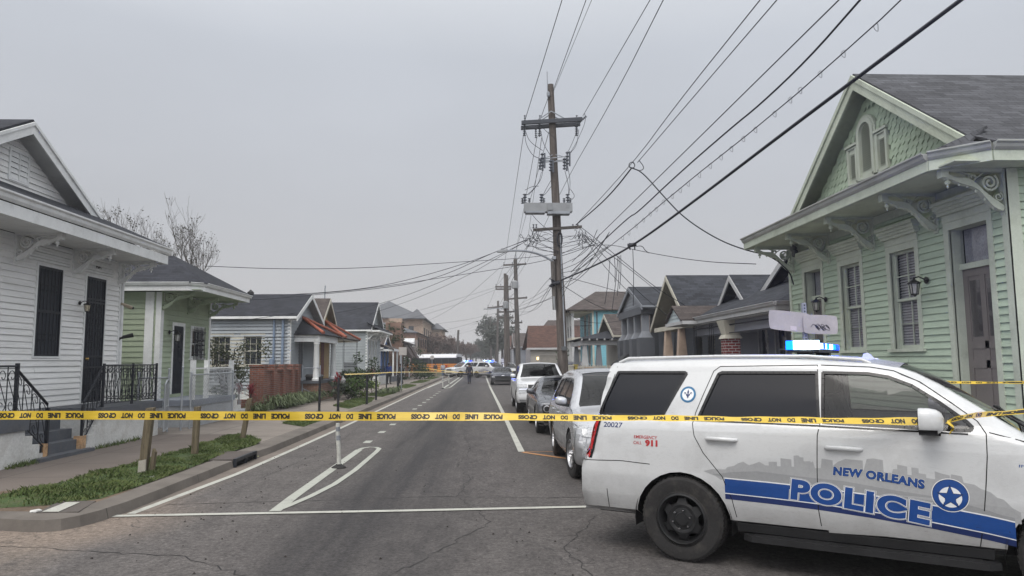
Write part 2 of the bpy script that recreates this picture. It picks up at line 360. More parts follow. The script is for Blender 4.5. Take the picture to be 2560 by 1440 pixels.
# gutter pan: a dirty strip along the kerb
mg = MB(); Q = offs(KM, -.28)
for i in range(10, len(KM)-1): mg.poly((*KM[i], .004), (*Q[i], .004), (*Q[i+1], .004), (*KM[i+1], .004))
struct(mg, 'gutter', conc_material('gutter_concrete', (.19, .16, .138), 2.3, .01, offx=7, stain=(.09, .08, .07)))
# left pavement slab: dark old concrete near, paler drive and walk beyond
mb = MB(); z = .125
mb.poly((-30, 9.3, z), (-6.4, 8.95, z), (-4.95, 8.72, z), (-4.75, 9.2, z), (-4.78, 13.2, z), (-6.0, 13.2, z), (-5.9, 18.2, z), (-8.3, 18.4, z), (-8.3, 12, z), (-30, 12, z)); struct(mb, 'sidewalk', M_side)
mb = MB(); mb.poly((-5.9, 18.2, z), (-4.76, 16.0, z), (-4.76, 89.5, z), (-8.0, 89.5, z), (-8.0, 24.5, z), (-12, 24.5, z), (-12, 18.9, z), (-8.3, 18.4, z)); struct(mb, 'sidewalk', M_drive)
mb = MB(); mb.poly((3.5, 12, z), (7.0, 12, z), (7.0, 89.5, z), (3.5, 89.5, z)); mb.poly((3.5, 12, z), (3.8, 10.6, z), (4.3, 9.2, z), (5.1, 8.35, z), (7, 8.1, z), (7, 12, z)); mb.poly((7, 8.1, z), (40, 8.1, z), (40, 9.3, z), (7, 9.3, z)); struct(mb, 'sidewalk', M_drive)
mb = MB(); mb.poly((7, 9.3, .11), (60, 9.3, .11), (60, 89.5, .11), (7, 89.5, .11)); struct(mb, 'yard', M_lot)
mb = MB(); mb.poly((-60, 12, .11), (-8.3, 12, .11), (-8.0, 18.9, .11), (-8, 89.5, .11), (-60, 89.5, .11)); struct(mb, 'yard', M_lot)
# grass verge pieces (thin turf sheet plus blades)
M_turf = pm('turf', (.045, .075, .020), .95, .35, 2.2, .35, 40, .8, dirt=(.10, .085, .045), dirtamt=.7)
def blade_material():
    m, N, L, b = newmat('grass_blade'); g = N.new('ShaderNodeNewGeometry').outputs['Position']
    n = noise(N, L, g, 2.1, 5, .6); r = N.new('ShaderNodeObjectInfo')
    c = mixc(N, L, rng(N, L, n, .35, .65, 0, 1), (.050, .082, .022), (.095, .125, .038)); n2 = noise(N, L, g, 40, 2, .5); c = mixc(N, L, rng(N, L, n2, .5, .75, 0, .6), c, (.19, .165, .085))
    L.new(c, b.inputs['Base Color']); b.inputs['Roughness'].default_value = .7; b.inputs['Specular IOR Level'].default_value = .2; return m
M_blade = blade_material()
def inside(p, P):
    c = False; n = len(P)
    for i in range(n):
        a, b = P[i], P[i-1]
        if (a[1] > p[1]) != (b[1] > p[1]) and p[0] < (b[0]-a[0])*(p[1]-a[1])/(b[1]-a[1])+a[0]: c = not c
    return c
def grass(P, n, h, name='grass', z=.13, hump=.04, bare=None):
    x0, x1 = min(p[0] for p in P), max(p[0] for p in P); y0, y1 = min(p[1] for p in P), max(p[1] for p in P)
    cx, cy = (x0+x1)/2, (y0+y1)/2
    t = MB(); cen = (cx, cy, z+hump)
    for i in range(len(P)): t.poly((*P[i], z+.004), (*P[(i+1) % len(P)], z+.004), (sum(p[0] for p in P)/len(P), sum(p[1] for p in P)/len(P), z+hump))
    o = struct(t, 'turf', M_turf)
    bl = MB(); k = 0
    while k < n:
        p = (R.uniform(x0, x1), R.uniform(y0, y1))
        if not inside(p, P): k += 1; continue
        if bare and R.random() < bare(p): k += 1; continue
        if R.random() < max(0, .55*math.sin(p[0]*4.3+1)*math.sin(p[1]*2.9)+.35*math.sin(p[1]*7.1+p[0]*5)): k += 1; continue
        k += 1
        cl = .6+.8*abs(math.sin(p[0]*3.1+p[1]*1.7)*math.cos(p[1]*2.3-p[0]*.8)); hh = h*R.uniform(.5, 1.2)*cl; a = R.uniform(0, 6.3); lx, ly = math.cos(a)*hh*R.uniform(.3, 1.1), math.sin(a)*hh*R.uniform(.3, 1.1)
        wd = .006+.004*R.random(); bx, by = -math.sin(a)*wd, math.cos(a)*wd; zz = z+.002
        bl.add([(p[0]-bx, p[1]-by, zz), (p[0]+bx, p[1]+by, zz), (p[0]+lx*.5+bx*.6, p[1]+ly*.5+by*.6, zz+hh*.75), (p[0]+lx, p[1]+ly, zz+hh)], [(0, 1, 2), (0, 2, 3)])
    bl.build(name, M_blade, kind='stuff', label='short green grass growing on the verge between kerb and pavement', category='grass')
VG = [(-6.6, 9.4), (-5.9, 9.15), (-5.3, 9.3), (-4.9, 9.7), (-4.86, 10.6), (-4.84, 11.6), (-4.85, 13.0), (-4.9, 14.8), (-4.78, 15.6), (-4.95, 16.6), (-5.5, 17.6), (-5.95, 18.1), (-6.0, 16.8), (-5.98, 14.2), (-6.1, 12.0), (-6.15, 10.4)]
grass(VG, 42000, .062, bare=lambda p: max(0, min(.97, (10.0-p[1]+.5*math.sin(p[0]*5))/.8)))
for P, n in (([(-5.75, 21.2), (-4.85, 20.0), (-4.82, 22.6), (-5.5, 25.0), (-5.9, 24.0)], 4500), ([(-6.0, 29.5), (-5.0, 27.5), (-4.85, 32), (-5.2, 35.5), (-6.1, 35.6)], 6000),
             ([(-6.1, 38.4), (-5.0, 36.8), (-4.85, 41.5), (-5.2, 44), (-6.1, 44)], 5000), ([(-6.0, 50), (-5.0, 48), (-4.85, 54), (-5.9, 57)], 3000), ([(-6.0, 60), (-5.0, 60), (-4.85, 68), (-5.9, 70)], 2500), ([(-6.0, 74), (-5.0, 72), (-4.85, 84), (-5.9, 86)], 2500),
             ([(-8.9, 24.9), (-8.0, 24.7), (-7.9, 28.5), (-8.8, 29)], 3500), ([(-9.2, 48), (-8.05, 46), (-8.05, 54), (-9.2, 56)], 2500), ([(-9.0, 70), (-8.0, 68), (-8.0, 84), (-9.0, 86)], 2500)):
    grass(P, n, .075)
mb = MB(); mb.poly((-9.4, 9.25, .131), (-6.2, 8.98, .131), (-5.05, 8.82, .131), (-4.82, 9.2, .131), (-4.80, 10.4, .131), (-6.2, 10.6, .131), (-7.4, 9.9, .131)); struct(mb, 'bare_earth', M_earth)
# weeds at the foot of the porch wall
wd = MB()
for k in range(420):
    t = R.choice([12.9, 13.0, 15.6, 16.2, 16.9]) + R.gauss(0, .22); x = -7.93+abs(R.gauss(0, .07)); hh = R.uniform(.03, .12); a = R.uniform(0, 6.3)
    wd.add([(x, t, .13), (x+.02*math.sin(a), t+.02*math.cos(a), .13), (x+math.cos(a)*hh*.7, t+math.sin(a)*hh*.7, .13+hh)], [(0, 1, 2)])
wd.build('weeds', M_blade, kind='stuff', label='straggly weeds at the foot of the rendered porch wall', category='weeds')
def crack(P, w, seed, col=None):
    rr = random.Random(seed); Q = []
    for a, b in zip(P, P[1:]):
        n = max(2, int(math.hypot(b[0]-a[0], b[1]-a[1])/.12))
        for i in range(n): t = i/n; Q.append((a[0]+(b[0]-a[0])*t+rr.gauss(0, .022), a[1]+(b[1]-a[1])*t+rr.gauss(0, .022)))
    mb = MB()
    for a, b in zip(Q, Q[1:]):
        d = (V(b)-V(a)).normalized(); q = V((-d.y, d.x))*w*rr.uniform(.25, .8); mb.poly((a[0]-q.x, a[1]-q.y, .003), (b[0]-q.x, b[1]-q.y, .003), (b[0]+q.x, b[1]+q.y, .003), (a[0]+q.x, a[1]+q.y, .003))
    struct(mb, 'road_crack', col or M_crk)
M_crk = pm('crack_tar', (.022, .020, .020), .8, .3, 6); M_seamr = pm('sandy_seam', (.15, .125, .105), .9, .3, 6)
for i, (P, w_) in enumerate((([(-4.2, 9.95), (-2.6, 10.05), (-.6, 10.2), (.9, 10.0), (2.4, 10.1)], .012), ([(-.35, 10.2), (-.2, 11.6), (-.45, 13.2), (-.25, 15.5), (-.5, 19)], .010), ([(-.45, 13.2), (.1, 14.2), (.25, 16)], .009), ([(-1.9, 16), (-1.7, 19.5), (-2.0, 24), (-1.8, 30)], .012), ([(-6.5, 8.0), (-4.6, 7.75), (-2.9, 7.3), (-1.6, 6.2)], .010), ([(-1.3, 5.6), (-.5, 7.2), (.1, 8.6), (-.35, 10.2)], .009), ([(1.4, 8.9), (.8, 7.4), (1.1, 5.5)], .009), ([(-3.6, 12), (-3.3, 16), (-3.6, 22), (-3.4, 34)], .008))): crack(P, w_, 500+i)
for i in range(150):
    rr = random.Random(900+i); x, y = rr.choice([rr.uniform(-4.2, -2.4), rr.uniform(-4.3, 1)]), rr.uniform(5.5, 17); s_ = rr.uniform(.006, .02); a_ = rr.uniform(0, 6)
    if i == 0: lit = MB()
    lit.add([(x+s_*math.cos(a_), y+s_*math.sin(a_), .004), (x+s_*math.cos(a_+2), y+s_*math.sin(a_+2), .004), (x+s_*math.cos(a_+4.2), y+s_*math.sin(a_+4.2), .004), (x, y, .004+s_*.8)], [(0, 1, 3), (1, 2, 3), (2, 0, 3)])
lit.build('road_grit', pm('dark_grit', (.035, .03, .027), .9), None, kind='stuff', label='dark grit and leaf crumbs scattered over the asphalt', category='grit')
# ---------------------------------------------------------------- painted markings
def paint_material(name, col, wear=.5):
    m, N, L, b = newmat(name); g = N.new('ShaderNodeNewGeometry').outputs['Position']
    n1 = noise(N, L, g, 45, 4, .7); n2 = noise(N, L, g, 3, 4, .6)
    f = mth(N, L, 'ADD', rng(N, L, n1, .55, .72, 0, wear), rng(N, L, n2, .5, .8, 0, wear*.8))
    L.new(mixc(N, L, f, col, (.16, .15, .14)), b.inputs['Base Color']); b.inputs['Roughness'].default_value = .75; return m
M_line = paint_material('road_paint', (.42, .42, .375), .75); M_green = paint_material('thermoplastic_paint', (.37, .38, .335), .6); M_orange = paint_material('orange_paint', (.42, .20, .07), .7)
def strip(mb, pts, w, z=.006):
    P = [V((p[0], p[1])) for p in pts]; m = len(P); A = []; B = []
    for i in range(m):
        d = (P[min(i+1, m-1)]-P[max(i-1, 0)]).normalized(); q = V((-d.y, d.x))*(w/2); A.append(P[i]+q); B.append(P[i]-q)
    for i in range(m-1): mb.poly((*B[i], z), (*B[i+1], z), (*A[i+1], z), (*A[i], z))
mb = MB(); strip(mb, [(-4.36, 9.35), (-4.12, 12.5), (-4.06, 16), (-4.02, 20.5), (-4.02, 40), (-3.95, 89)], .11); struct(mb, 'edge_line', M_line)
mb = MB(); strip(mb, [(.80, 15.05), (.72, 30), (.55, 55), (.45, 89)], .13); strip(mb, [(.5, 99), (.5, 400)], .13); struct(mb, 'parking_line', M_line)
mb = MB(); strip(mb, [(-4.6, 9.22), (-1.0, 9.27), (2.6, 9.38)], .115, .010); struct(mb, 'stop_line', M_line)
mb = MB(); strip(mb, [(.83, 15.0), (2.6, 14.95)], .05); strip(mb, [(.83, 14.95), (2.6, 12.6)], .12); struct(mb, 'bay_marking', M_orange)
def hairpin(mb, y0, y1, x=-2.72):
    strip(mb, [(x+.12, y0), (x+.08, y0+1), (x+.02, y0+3), (x-.02, y1-.45), (x, y1-.2), (x+.07, y1-.05), (x+.16, y1), (x+.26, y1-.07), (x+.32, y1-.25), (x+.33, y1-.6), (x+.36, y0+3.2), (x+.35, y0+1.6), (x+.24, y0+.7), (x+.12, y0+.05)], .125, .008)
def fat_hairpin(mb, y0, y1, x, k):
    strip(mb, [(x+.02, y0), (x, y0+1), (x, y1-.5)], .15*k, .008)
    strip(mb, [(x-.02, y1-.55), (x+.03, y1-.2), (x+.15, y1-.04), (x+.30, y1-.1), (x+.40, y1-.35), (x+.42, y1-.9), (x+.42, y0+3.4), (x+.36, y0+2.0), (x+.23, y0+1.0), (x+.09, y0+.3), (x+.02, y0+.02)], .10*k, .009)
mb = MB(); fat_hairpin(mb, 9.36, 16.2, -2.62, 1.0); struct(mb, 'buffer_marking', M_green)
mb = MB()
for i in range(13):
    y = 17.0+i*2.35; strip(mb, [(-2.68, y), (-2.68, y+.5)], .17)
struct(mb, 'lane_dashes', M_green)
mb = MB(); fat_hairpin(mb, 50.5, 88.5, -2.75, 1.1); struct(mb, 'buffer_marking', M_green)
mb = MB(); strip(mb, [(-3.95, 52), (-3.7, 70), (-3.5, 86)], .14, .007); struct(mb, 'edge_line', M_line)
# ================================================================ vehicles
def paint(name, col, metal=0.0, rough=.28, dirt=(.12, .11, .10), da=.22, coat=.6, low=True):
    if name in MATS: return MATS[name]
    m, N, L, b = newmat(name); tcn = N.new('ShaderNodeTexCoord'); g = tcn.outputs['Object']
    sp = N.new('ShaderNodeSeparateXYZ'); L.new(g, sp.inputs[0])
    n1 = noise(N, L, g, 3, 6, .65); n2 = noise(N, L, g, 60, 3, .6, (.4, 1, 1.6))
    grime = mth(N, L, 'MULTIPLY', rng(N, L, mth(N, L, 'ADD', sp.outputs[2], mth(N, L, 'MULTIPLY', n1, -.5)), .0, .55, 1, 0), .75)
    f = mth(N, L, 'MAXIMUM', grime, rng(N, L, n1, .5, .8, 0, da)); f = mth(N, L, 'ADD', f, rng(N, L, n2, .55, .8, 0, da*.6))
    L.new(mixc(N, L, mth(N, L, 'MINIMUM', f, .8), col, dirt), b.inputs['Base Color'])
    L.new(rng(N, L, f, 0, 1, rough, .7), b.inputs['Roughness']); b.inputs['Metallic'].default_value = metal
    b.inputs['Coat Weight'].default_value = coat; b.inputs['Coat Roughness'].default_value = .05
    MATS[name] = m; return m
M_blk = pm('black_plastic', (.012, .012, .013), .55, .3, 4, .2, 60, .15)
M_gloss = pm('gloss_black_trim', (.01, .01, .011), .18, .1, 4, .05, 60, 0)
M_rub = pm('tyre_rubber', (.022, .021, .021), .85, .3, 5, .2, 50, .5, dirt=(.09, .08, .07), dirtamt=.45)
M_chr = pm('chrome', (.75, .75, .77), .12, .05, 4, .03, 60, 0, metal=1)
M_alu = pm('silver_wheel', (.45, .45, .46), .3, .1, 4, .05, 60, 0, metal=.9)
M_lamp = pm('clear_lamp_lens', (.35, .36, .37), .08, .3, 30, .2, 60, .1, coat=1, spec=.8)
M_red = pm('red_tail_lens', (.50, .015, .018), .12, .20, 12, .15, 40, .05, coat=1)
M_seam = pm('panel_gap', (.01, .01, .01), .9, 0, 1, 0, 1, 0)
G_car = glassmat('tinted_car_glass', (.005, .006, .010), rough=.02, spec=.30); G_side = glassmat('clear_car_glass', trans=.50); G_ws = glassmat('windshield_glass', trans=.60)
M_seat = pm('seat_fabric', (.03, .03, .032), .9)
def wheel(root, x, y, side, r, wd, style, mrim, name='wheel', steer=0.0):
    """side: -1 outer face towards -y, +1 towards +y"""
    Mw = W[root] @ Matrix.Translation((x, y, r)) @ Matrix.Rotation(steer, 4, 'Z')
    def ring(prof, mb, n=40, cap=False): mb.lathe([(a, b*side) for a, b in prof], (0, 0, 0), 'y', n, cap)
    t = MB(Mw); rr = r*.60 if style != 'big' else r*.66
    ring([(rr, -wd*.45), (rr+.01, wd*.02-.0), (rr+.02, wd*.0), (r*.80, wd*.04), (r*.93, wd*.02), (r*.985, -wd*.05), (r, -wd*.16), (r*.992, -wd*.30), (r*.985, -wd*.32), (r*.985, -wd*.34), (r*1.0, -wd*.36), (r, -wd*.60), (r*.985, -wd*.62), (r*1.0, -wd*.66), (r, -wd*.84), (r*.97, -wd*.95), (r*.8, -wd), (rr, -wd)], t)
    for k in range(56):
        a = 2*math.pi*k/56; c_, s_ = math.cos(a), math.sin(a); tx = V((-s_, 0, c_))
        for (w0, w1) in ((.06, .30), (.38, .60), (.68, .92)):
            p = [V((c_*q, -side*wd*w0 if e == 0 else -side*wd*w1, s_*q))+tx*dd for q in (r*.985, r*1.006) for e, dd in ((0, -.009), (0, .009), (1, .016), (1, -.002))]
            t.hexa([p[0], p[1], p[2], p[3]], [p[4], p[5], p[6], p[7]])
    wo = t.build(name, M_rub, root, smooth=35)
    q = MB(Mw)
    ring([(rr+.006, .004), (rr-.012, .012), (rr-.022, .0), (rr-.03, -.05), (rr-.05, -.11), (rr-.05, -wd*.8)], q)
    if style == 'steel':
        ring([(.001, -.010), (.055, -.010), (.062, -.022), (.10, -.030), (.112, -.022), (.13, -.020), (.15, -.035)], q, 36)
        n = 6
        for k in range(n):
            a = 2*math.pi*(k+.5)/n
            for sg in (-1, 1):
                da = .20
                pts = []
                for rad_, off, ww in ((.135, -.022, .052), (.18, -.036, .036), (rr-.03, -.052, .050)):
                    pts.append((rad_, off, ww))
            c_, s_ = math.cos(a), math.sin(a)
            def P(rad_, lat, off): return (c_*rad_-s_*lat, side*off, s_*rad_+c_*lat)
            for (r0, o0, w0), (r1, o1, w1) in zip(pts, pts[1:]):
                q.hexa([P(r0, -w0, o0-.03), P(r1, -w1, o1-.03), P(r1, w1, o1-.03), P(r0, w0, o0-.03)], [P(r0, -w0, o0), P(r1, -w1, o1), P(r1, w1, o1), P(r0, w0, o0)])
    else:
        ring([(.001, -.004), (.05, -.004), (.06, -.016), (.075, -.03)], q, 24)
        n = 5 if style != 'big' else 7
        for k in range(n):
            a = 2*math.pi*(k+.25)/n
            for sg in ((-1, 1) if style != 'plain' else (0,)):
                a2 = a+sg*.13
                c_, s_ = math.cos(a2), math.sin(a2)
                def P(rad_, lat, off): return (c_*rad_-s_*lat, side*off, s_*rad_+c_*lat)
                for (r0, o0, w0), (r1, o1, w1) in zip([(.04, -.016, .022), (.12, -.012, .017), (rr-.02, -.012, .014)], [(.12, -.012, .017), (rr-.02, -.012, .014)]):
                    q.hexa([P(r0, -w0, o0-.03), P(r1, -w1, o1-.03), P(r1, w1, o1-.03), P(r0, w0, o0-.03)], [P(r0, -w0, o0), P(r1, -w1, o1), P(r1, w1, o1), P(r0, w0, o0)])
    q.build('rim', mrim, wo, smooth=35)
    nb = MB(Mw)
    nn = 6 if style == 'steel' else 5
    for k in range(nn):
        a = 2*math.pi*k/nn+.3; R0 = .085 if style == 'steel' else .045; nb.lathe([(.0115, side*-.03), (.0115, side*.010), (.007, side*.016)], (math.cos(a)*R0, 0, math.sin(a)*R0), 'y', 6)
    nb.build('wheel_nut', M_chr, wo)
    bk = MB(Mw); bk.lathe([(.001, -side*wd*.55), (rr-.04, -side*wd*.55)], (0, 0, 0), 'y', 24); bk.build('brake_disc', M_blk, wo)
    return wo
class Car:
    """shell lofted from a side profile; x forward, y across (+y is the car's left), z up"""
    def __init__(c, root, prof, inset, Wd, belt, er=.10, eu=.30, ed=.13, crown=.035, ex=.0):
        c.root = root; c.M = W[root]; c.prof = prof; c.tab = inset; c.W = Wd; c.belt = belt; c.er = er; c.eu = eu; c.ed = ed; c.crown = crown
        c.sm = min(p[0] for p in prof); c.sM = max(p[0] for p in prof); c._c = {}
    def top(c, s):
        k = ('t', round(s, 3))
        if k not in c._c:
            z = 0
            for a, b in zip(c.prof, c.prof[1:]):
                if min(a[0], b[0]) <= s <= max(a[0], b[0]):
                    z = max(z, a[1] if abs(a[0]-b[0]) < 1e-6 else a[1]+(b[1]-a[1])*(s-a[0])/(b[0]-a[0]))
            c._c[k] = z
        return c._c[k]
    def ends(c, z):
        k = ('e', round(z, 3))
        if k not in c._c:
            xs = []
            for a, b in zip(c.prof, c.prof[1:]):
                if min(a[1], b[1]) <= z <= max(a[1], b[1]): xs.append(a[0] if abs(a[1]-b[1]) < 1e-6 else a[0]+(b[0]-a[0])*(z-a[1])/(b[1]-a[1]))
            c._c[k] = (min(xs), max(xs)) if xs else (c.sm+.05, c.sM-.05)
        return c._c[k]
    def inset(c, s, z):
        i = lerp_tab(c.tab, z)
        def e(d, r, k): 
            if d >= r: return 0
            t = 1-max(0, d)/r; return k*(1-math.sqrt(max(0, 1-t*t)))
        i += e(c.top(s)-z, c.er, c.er*.8)
        a, b = c.ends(z); wt = sst(c.belt+.12, c.belt-.08, z)
        i += wt*(e(s-a, c.eu, c.ed)+e(b-s, c.eu, c.ed))
        return i
    def side(c, sg, off=0.0): return lambda s, z: c.M @ V((s, sg*(c.W/2-c.inset(s, z)+off), z))
    def sheet(c, mb, outer, holes, sg, off=0.0, step=.07):
        vs, fs = polyfill(outer, holes); ov, of = grid_cut(vs, fs, step, c.side(sg, off))
        if sg > 0: of = [list(reversed(f)) for f in of]
        o = len(mb.v); mb.v += ov
        for f in of: mb.f.append([i+o for i in f]); mb.mi.append(mb.cur)
    def mesh2(c, mb, vs, fs, sg, off, step=.07):
        ov, of = grid_cut(vs, fs, step, c.side(sg, off)); o = len(mb.v); mb.v += ov
        for f in of: mb.f.append([i+o for i in f]); mb.mi.append(mb.cur)
    def line(c, mb, pts, w, sg, off=.0015, step=.05):
        P = [V(p) for p in pts]; q = []
        for a, b in zip(P, P[1:]):
            n = max(1, int((b-a).length/step))
            q += [a+(b-a)*i/n for i in range(n)]
        q.append(P[-1]); f = c.side(sg, off)
        for i in range(len(q)-1):
            d = (q[i+1]-q[i]).normalized(); n_ = V((-d.y, d.x))*(w/2); e = d*w*.1
            a, b = q[i]-e, q[i+1]+e
            mb.v += [f(*(a+n_)), f(*(a-n_)), f(*(b-n_)), f(*(b+n_))]; o = len(mb.v)-4; mb.f.append([o, o+1, o+2, o+3]); mb.mi.append(mb.cur)
    def strip(c, mb, pred=None, ks=None, pts=None, off=0.0):
        """surface over the top profile"""
        P = pts or c.prof; ks = ks or [-1+2*i/12 for i in range(13)]; rows = []
        for i, p in enumerate(P):
            a = V(P[max(i-1, 0)]); b = V(P[min(i+1, len(P)-1)]); d = (b-a); d = d.normalized() if d.length else V((1, 0)); n = V((-d.y, d.x))
            w_ = c.W/2-c.inset(p[0], p[1]-1e-4)
            rows.append([c.M @ V((p[0]+n.x*(c.crown*(1-k*k)+off), w_*k, p[1]+n.y*(c.crown*(1-k*k)+off))) for k in ks])
        for i in range(len(P)-1):
            for j in range(len(ks)-1):
                if pred and not pred((P[i][0]+P[i+1][0])/2, (P[i][1]+P[i+1][1])/2, (ks[j]+ks[j+1])/2): continue
                mb.v += [rows[i][j], rows[i+1][j], rows[i+1][j+1], rows[i][j+1]]; o = len(mb.v)-4; mb.f.append([o, o+1, o+2, o+3]); mb.mi.append(mb.cur)
    def front(c, y, z, off=0.0, rear=False):
        a, b = c.ends(z); s0 = a if rear else b; sg = -1 if rear else 1
        base = c.W/2-lerp_tab(c.tab, z); w_ = base-c.ed*1.0
        if abs(y) < w_: s = s0+sg*(c.crown*(1-(y/w_)**2))
        else:
            e_ = min(.999, (base-abs(y))/c.ed); e_ = max(0, e_); s = s0-sg*(c.eu*(1-math.sqrt(max(0, 1-(1-e_)**2))))
        return c.M @ V((s+sg*off, y, z))
    def face(c, mb, pts, off=.006, rear=False, step=.06):
        vs, fs = polyfill(pts); ov, of = grid_cut(vs, fs, step, lambda y, z: c.front(y, z, off, rear)); o = len(mb.v); mb.v += ov
        for f in of: mb.f.append([i+o for i in f]); mb.mi.append(mb.cur)
def box2(x0, x1, y0, y1): return [(x0, y0), (x1, y0), (x1, y1), (x0, y1)]
def weld(o):
    bm = bmesh.new(); bm.from_mesh(o.data); bmesh.ops.remove_doubles(bm, verts=bm.verts, dist=.0008); bm.to_mesh(o.data); bm.free()
    for p in o.data.polygons: p.use_smooth = True
    o.data.set_sharp_from_angle(angle=rad(38))
def arches(axles, r, zb, n=14):
    """bottom outline from front to rear with wheel openings"""
    o = []
    for x in sorted(axles, reverse=True):
        zc = r*.94; h = zb
        a0 = math.degrees(math.asin(max(-1, min(1, (h-zc)/(r*1.17)))))
        for i in range(n+1):
            a = a0+(180-2*a0)*i/n; o.append((x+r*1.17*math.cos(rad(a)), zc+r*1.17*math.sin(rad(a))))
    return o
def car_common(c, root, paintm, axles, r, zb, windows, glassm, bottom_col=None, seams=(), trackin=.02, wd=.24, style='alloy', rim=None, wsr=(0, 0), rwr=(0, 0), steer=0.0, bodyname='body', tr=1.17):
    out_ = [tuple(p) for p in c.prof]; 
    if abs(out_[-1][1]-zb) > .01: out_.append((out_[-1][0], zb))
    out_ += arches(axles, r, zb); out_.append((c.prof[0][0], zb))
    body = MB(); 
    for sg in (-1, 1): c.sheet(body, out_, [list(reversed(w_[0])) if False else w_[0] for w_ in windows], sg)
    isglass = lambda s, z, k: (wsr[0] < s < wsr[1] and z > c.belt-.12 and abs(k) < .93) or (rwr[0] < s < rwr[1] and z > c.belt-.05 and abs(k) < .93)
    kk = [-1, -.93]+[-.93+1.86*i/10 for i in range(1, 10)]+[.93, 1]
    c.strip(body, lambda s, z, k: not isglass(s, z, k), kk); bo = body.build(bodyname, paintm, root); weld(bo)
    g = MB(); c.strip(g, lambda s, z, k: isglass(s, z, k) and s > (c.sm+c.sM)/2, kk, off=-.006)
    if g.v: weld(g.build('windshield', G_ws, root))
    g = MB(); c.strip(g, lambda s, z, k: isglass(s, z, k) and s <= (c.sm+c.sM)/2, kk, off=-.006)
    if g.v: weld(g.build('rear_window', G_car, root))
    for pts, gm in windows:
        for sg in (-1, 1):
            g = MB(); c.sheet(g, pts, [], sg, -.014); o = g.build('side_window', gm or glassm, root); weld(o)
            t = MB(); c.line(t, list(pts)+[pts[0]], .024, sg, .002); t.build('window_trim', M_gloss, o)
    for ln in seams:
        for sg in (-1, 1): s_ = MB(); c.line(s_, ln, .007, sg); s_.build('panel_seam', M_seam, bo)
    # underbody, wheel wells
    u = MB(c.M); hw = c.W/2-.32
    u.box(c.sm+.12, c.sM-.14, -hw, hw, zb-.04, zb+.30)
    xs = sorted(axles); hs = c.W/2-.10
    u.box(xs[0]+r*1.2, xs[1]-r*1.2, -hs, hs, zb-.0, zb+.12); u.box(c.sm+.14, xs[0]-r*1.22, -hs+.1, hs-.1, zb+.02, zb+.2); u.box(xs[1]+r*1.2, c.sM-.2, -hs+.1, hs-.1, zb+.02, zb+.2)
    for x in axles:
        A = [(x+r*1.2*math.cos(rad(a)), r*.94+r*1.2*math.sin(rad(a))) for a in range(-10, 191, 10)]
        for sg in (-1, 1):
            for (a, b) in zip(A, A[1:]):
                y0 = sg*(c.W/2-c.inset(x, min(r*1.9, c.belt-.2))-.012); y1 = sg*(hw-.05); u.poly((a[0], y0, a[1]), (b[0], y0, b[1]), (b[0], y1, b[1]), (a[0], y1, a[1]))
    u.build('underbody', M_blk, root)
    for x in axles:
        for sg in (-1, 1): wheel(root, x, sg*(c.W/2-trackin), sg, r, wd, style, rim or M_alu, steer=(steer if x == max(axles) else 0))
    return bo
def interior(c, root, x0, x1, rows, zf, zs):
    i = MB(c.M); hw = c.W/2-.26
    i.box(x0, x1, -hw, hw, zf-.1, zf); 
    for x in rows:
        for y in ((-.42, .42) if x > (x0+x1)/2 else (-.45, 0, .45)):
            i.hexa([(x, y-.24, zs), (x+.5, y-.24, zs), (x+.5, y+.24, zs), (x, y+.24, zs)], [(x, y-.24, zs+.14), (x+.5, y-.24, zs+.1), (x+.5, y+.24, zs+.1), (x, y+.24, zs+.14)])
            i.hexa([(x-.05, y-.24, zs), (x+.1, y-.24, zs), (x+.1, y+.24, zs), (x-.05, y+.24, zs)], [(x-.24, y-.18, zs+.68), (x-.12, y-.18, zs+.68), (x-.12, y+.18, zs+.68), (x-.24, y+.18, zs+.68)])
            i.box(x-.27, x-.16, y-.12, y+.12, zs+.70, zs+.86)
    i.box(x1-.2, x1, -hw, hw, zs+.1, zs+.42); i.tube([(x1-.35+.05*math.cos(t*.6), .42+.17*math.sin(t*.6), zs+.38+.16*math.cos(t*.6)) for t in range(12)], .014)
    i.build('interior', M_seat, root)
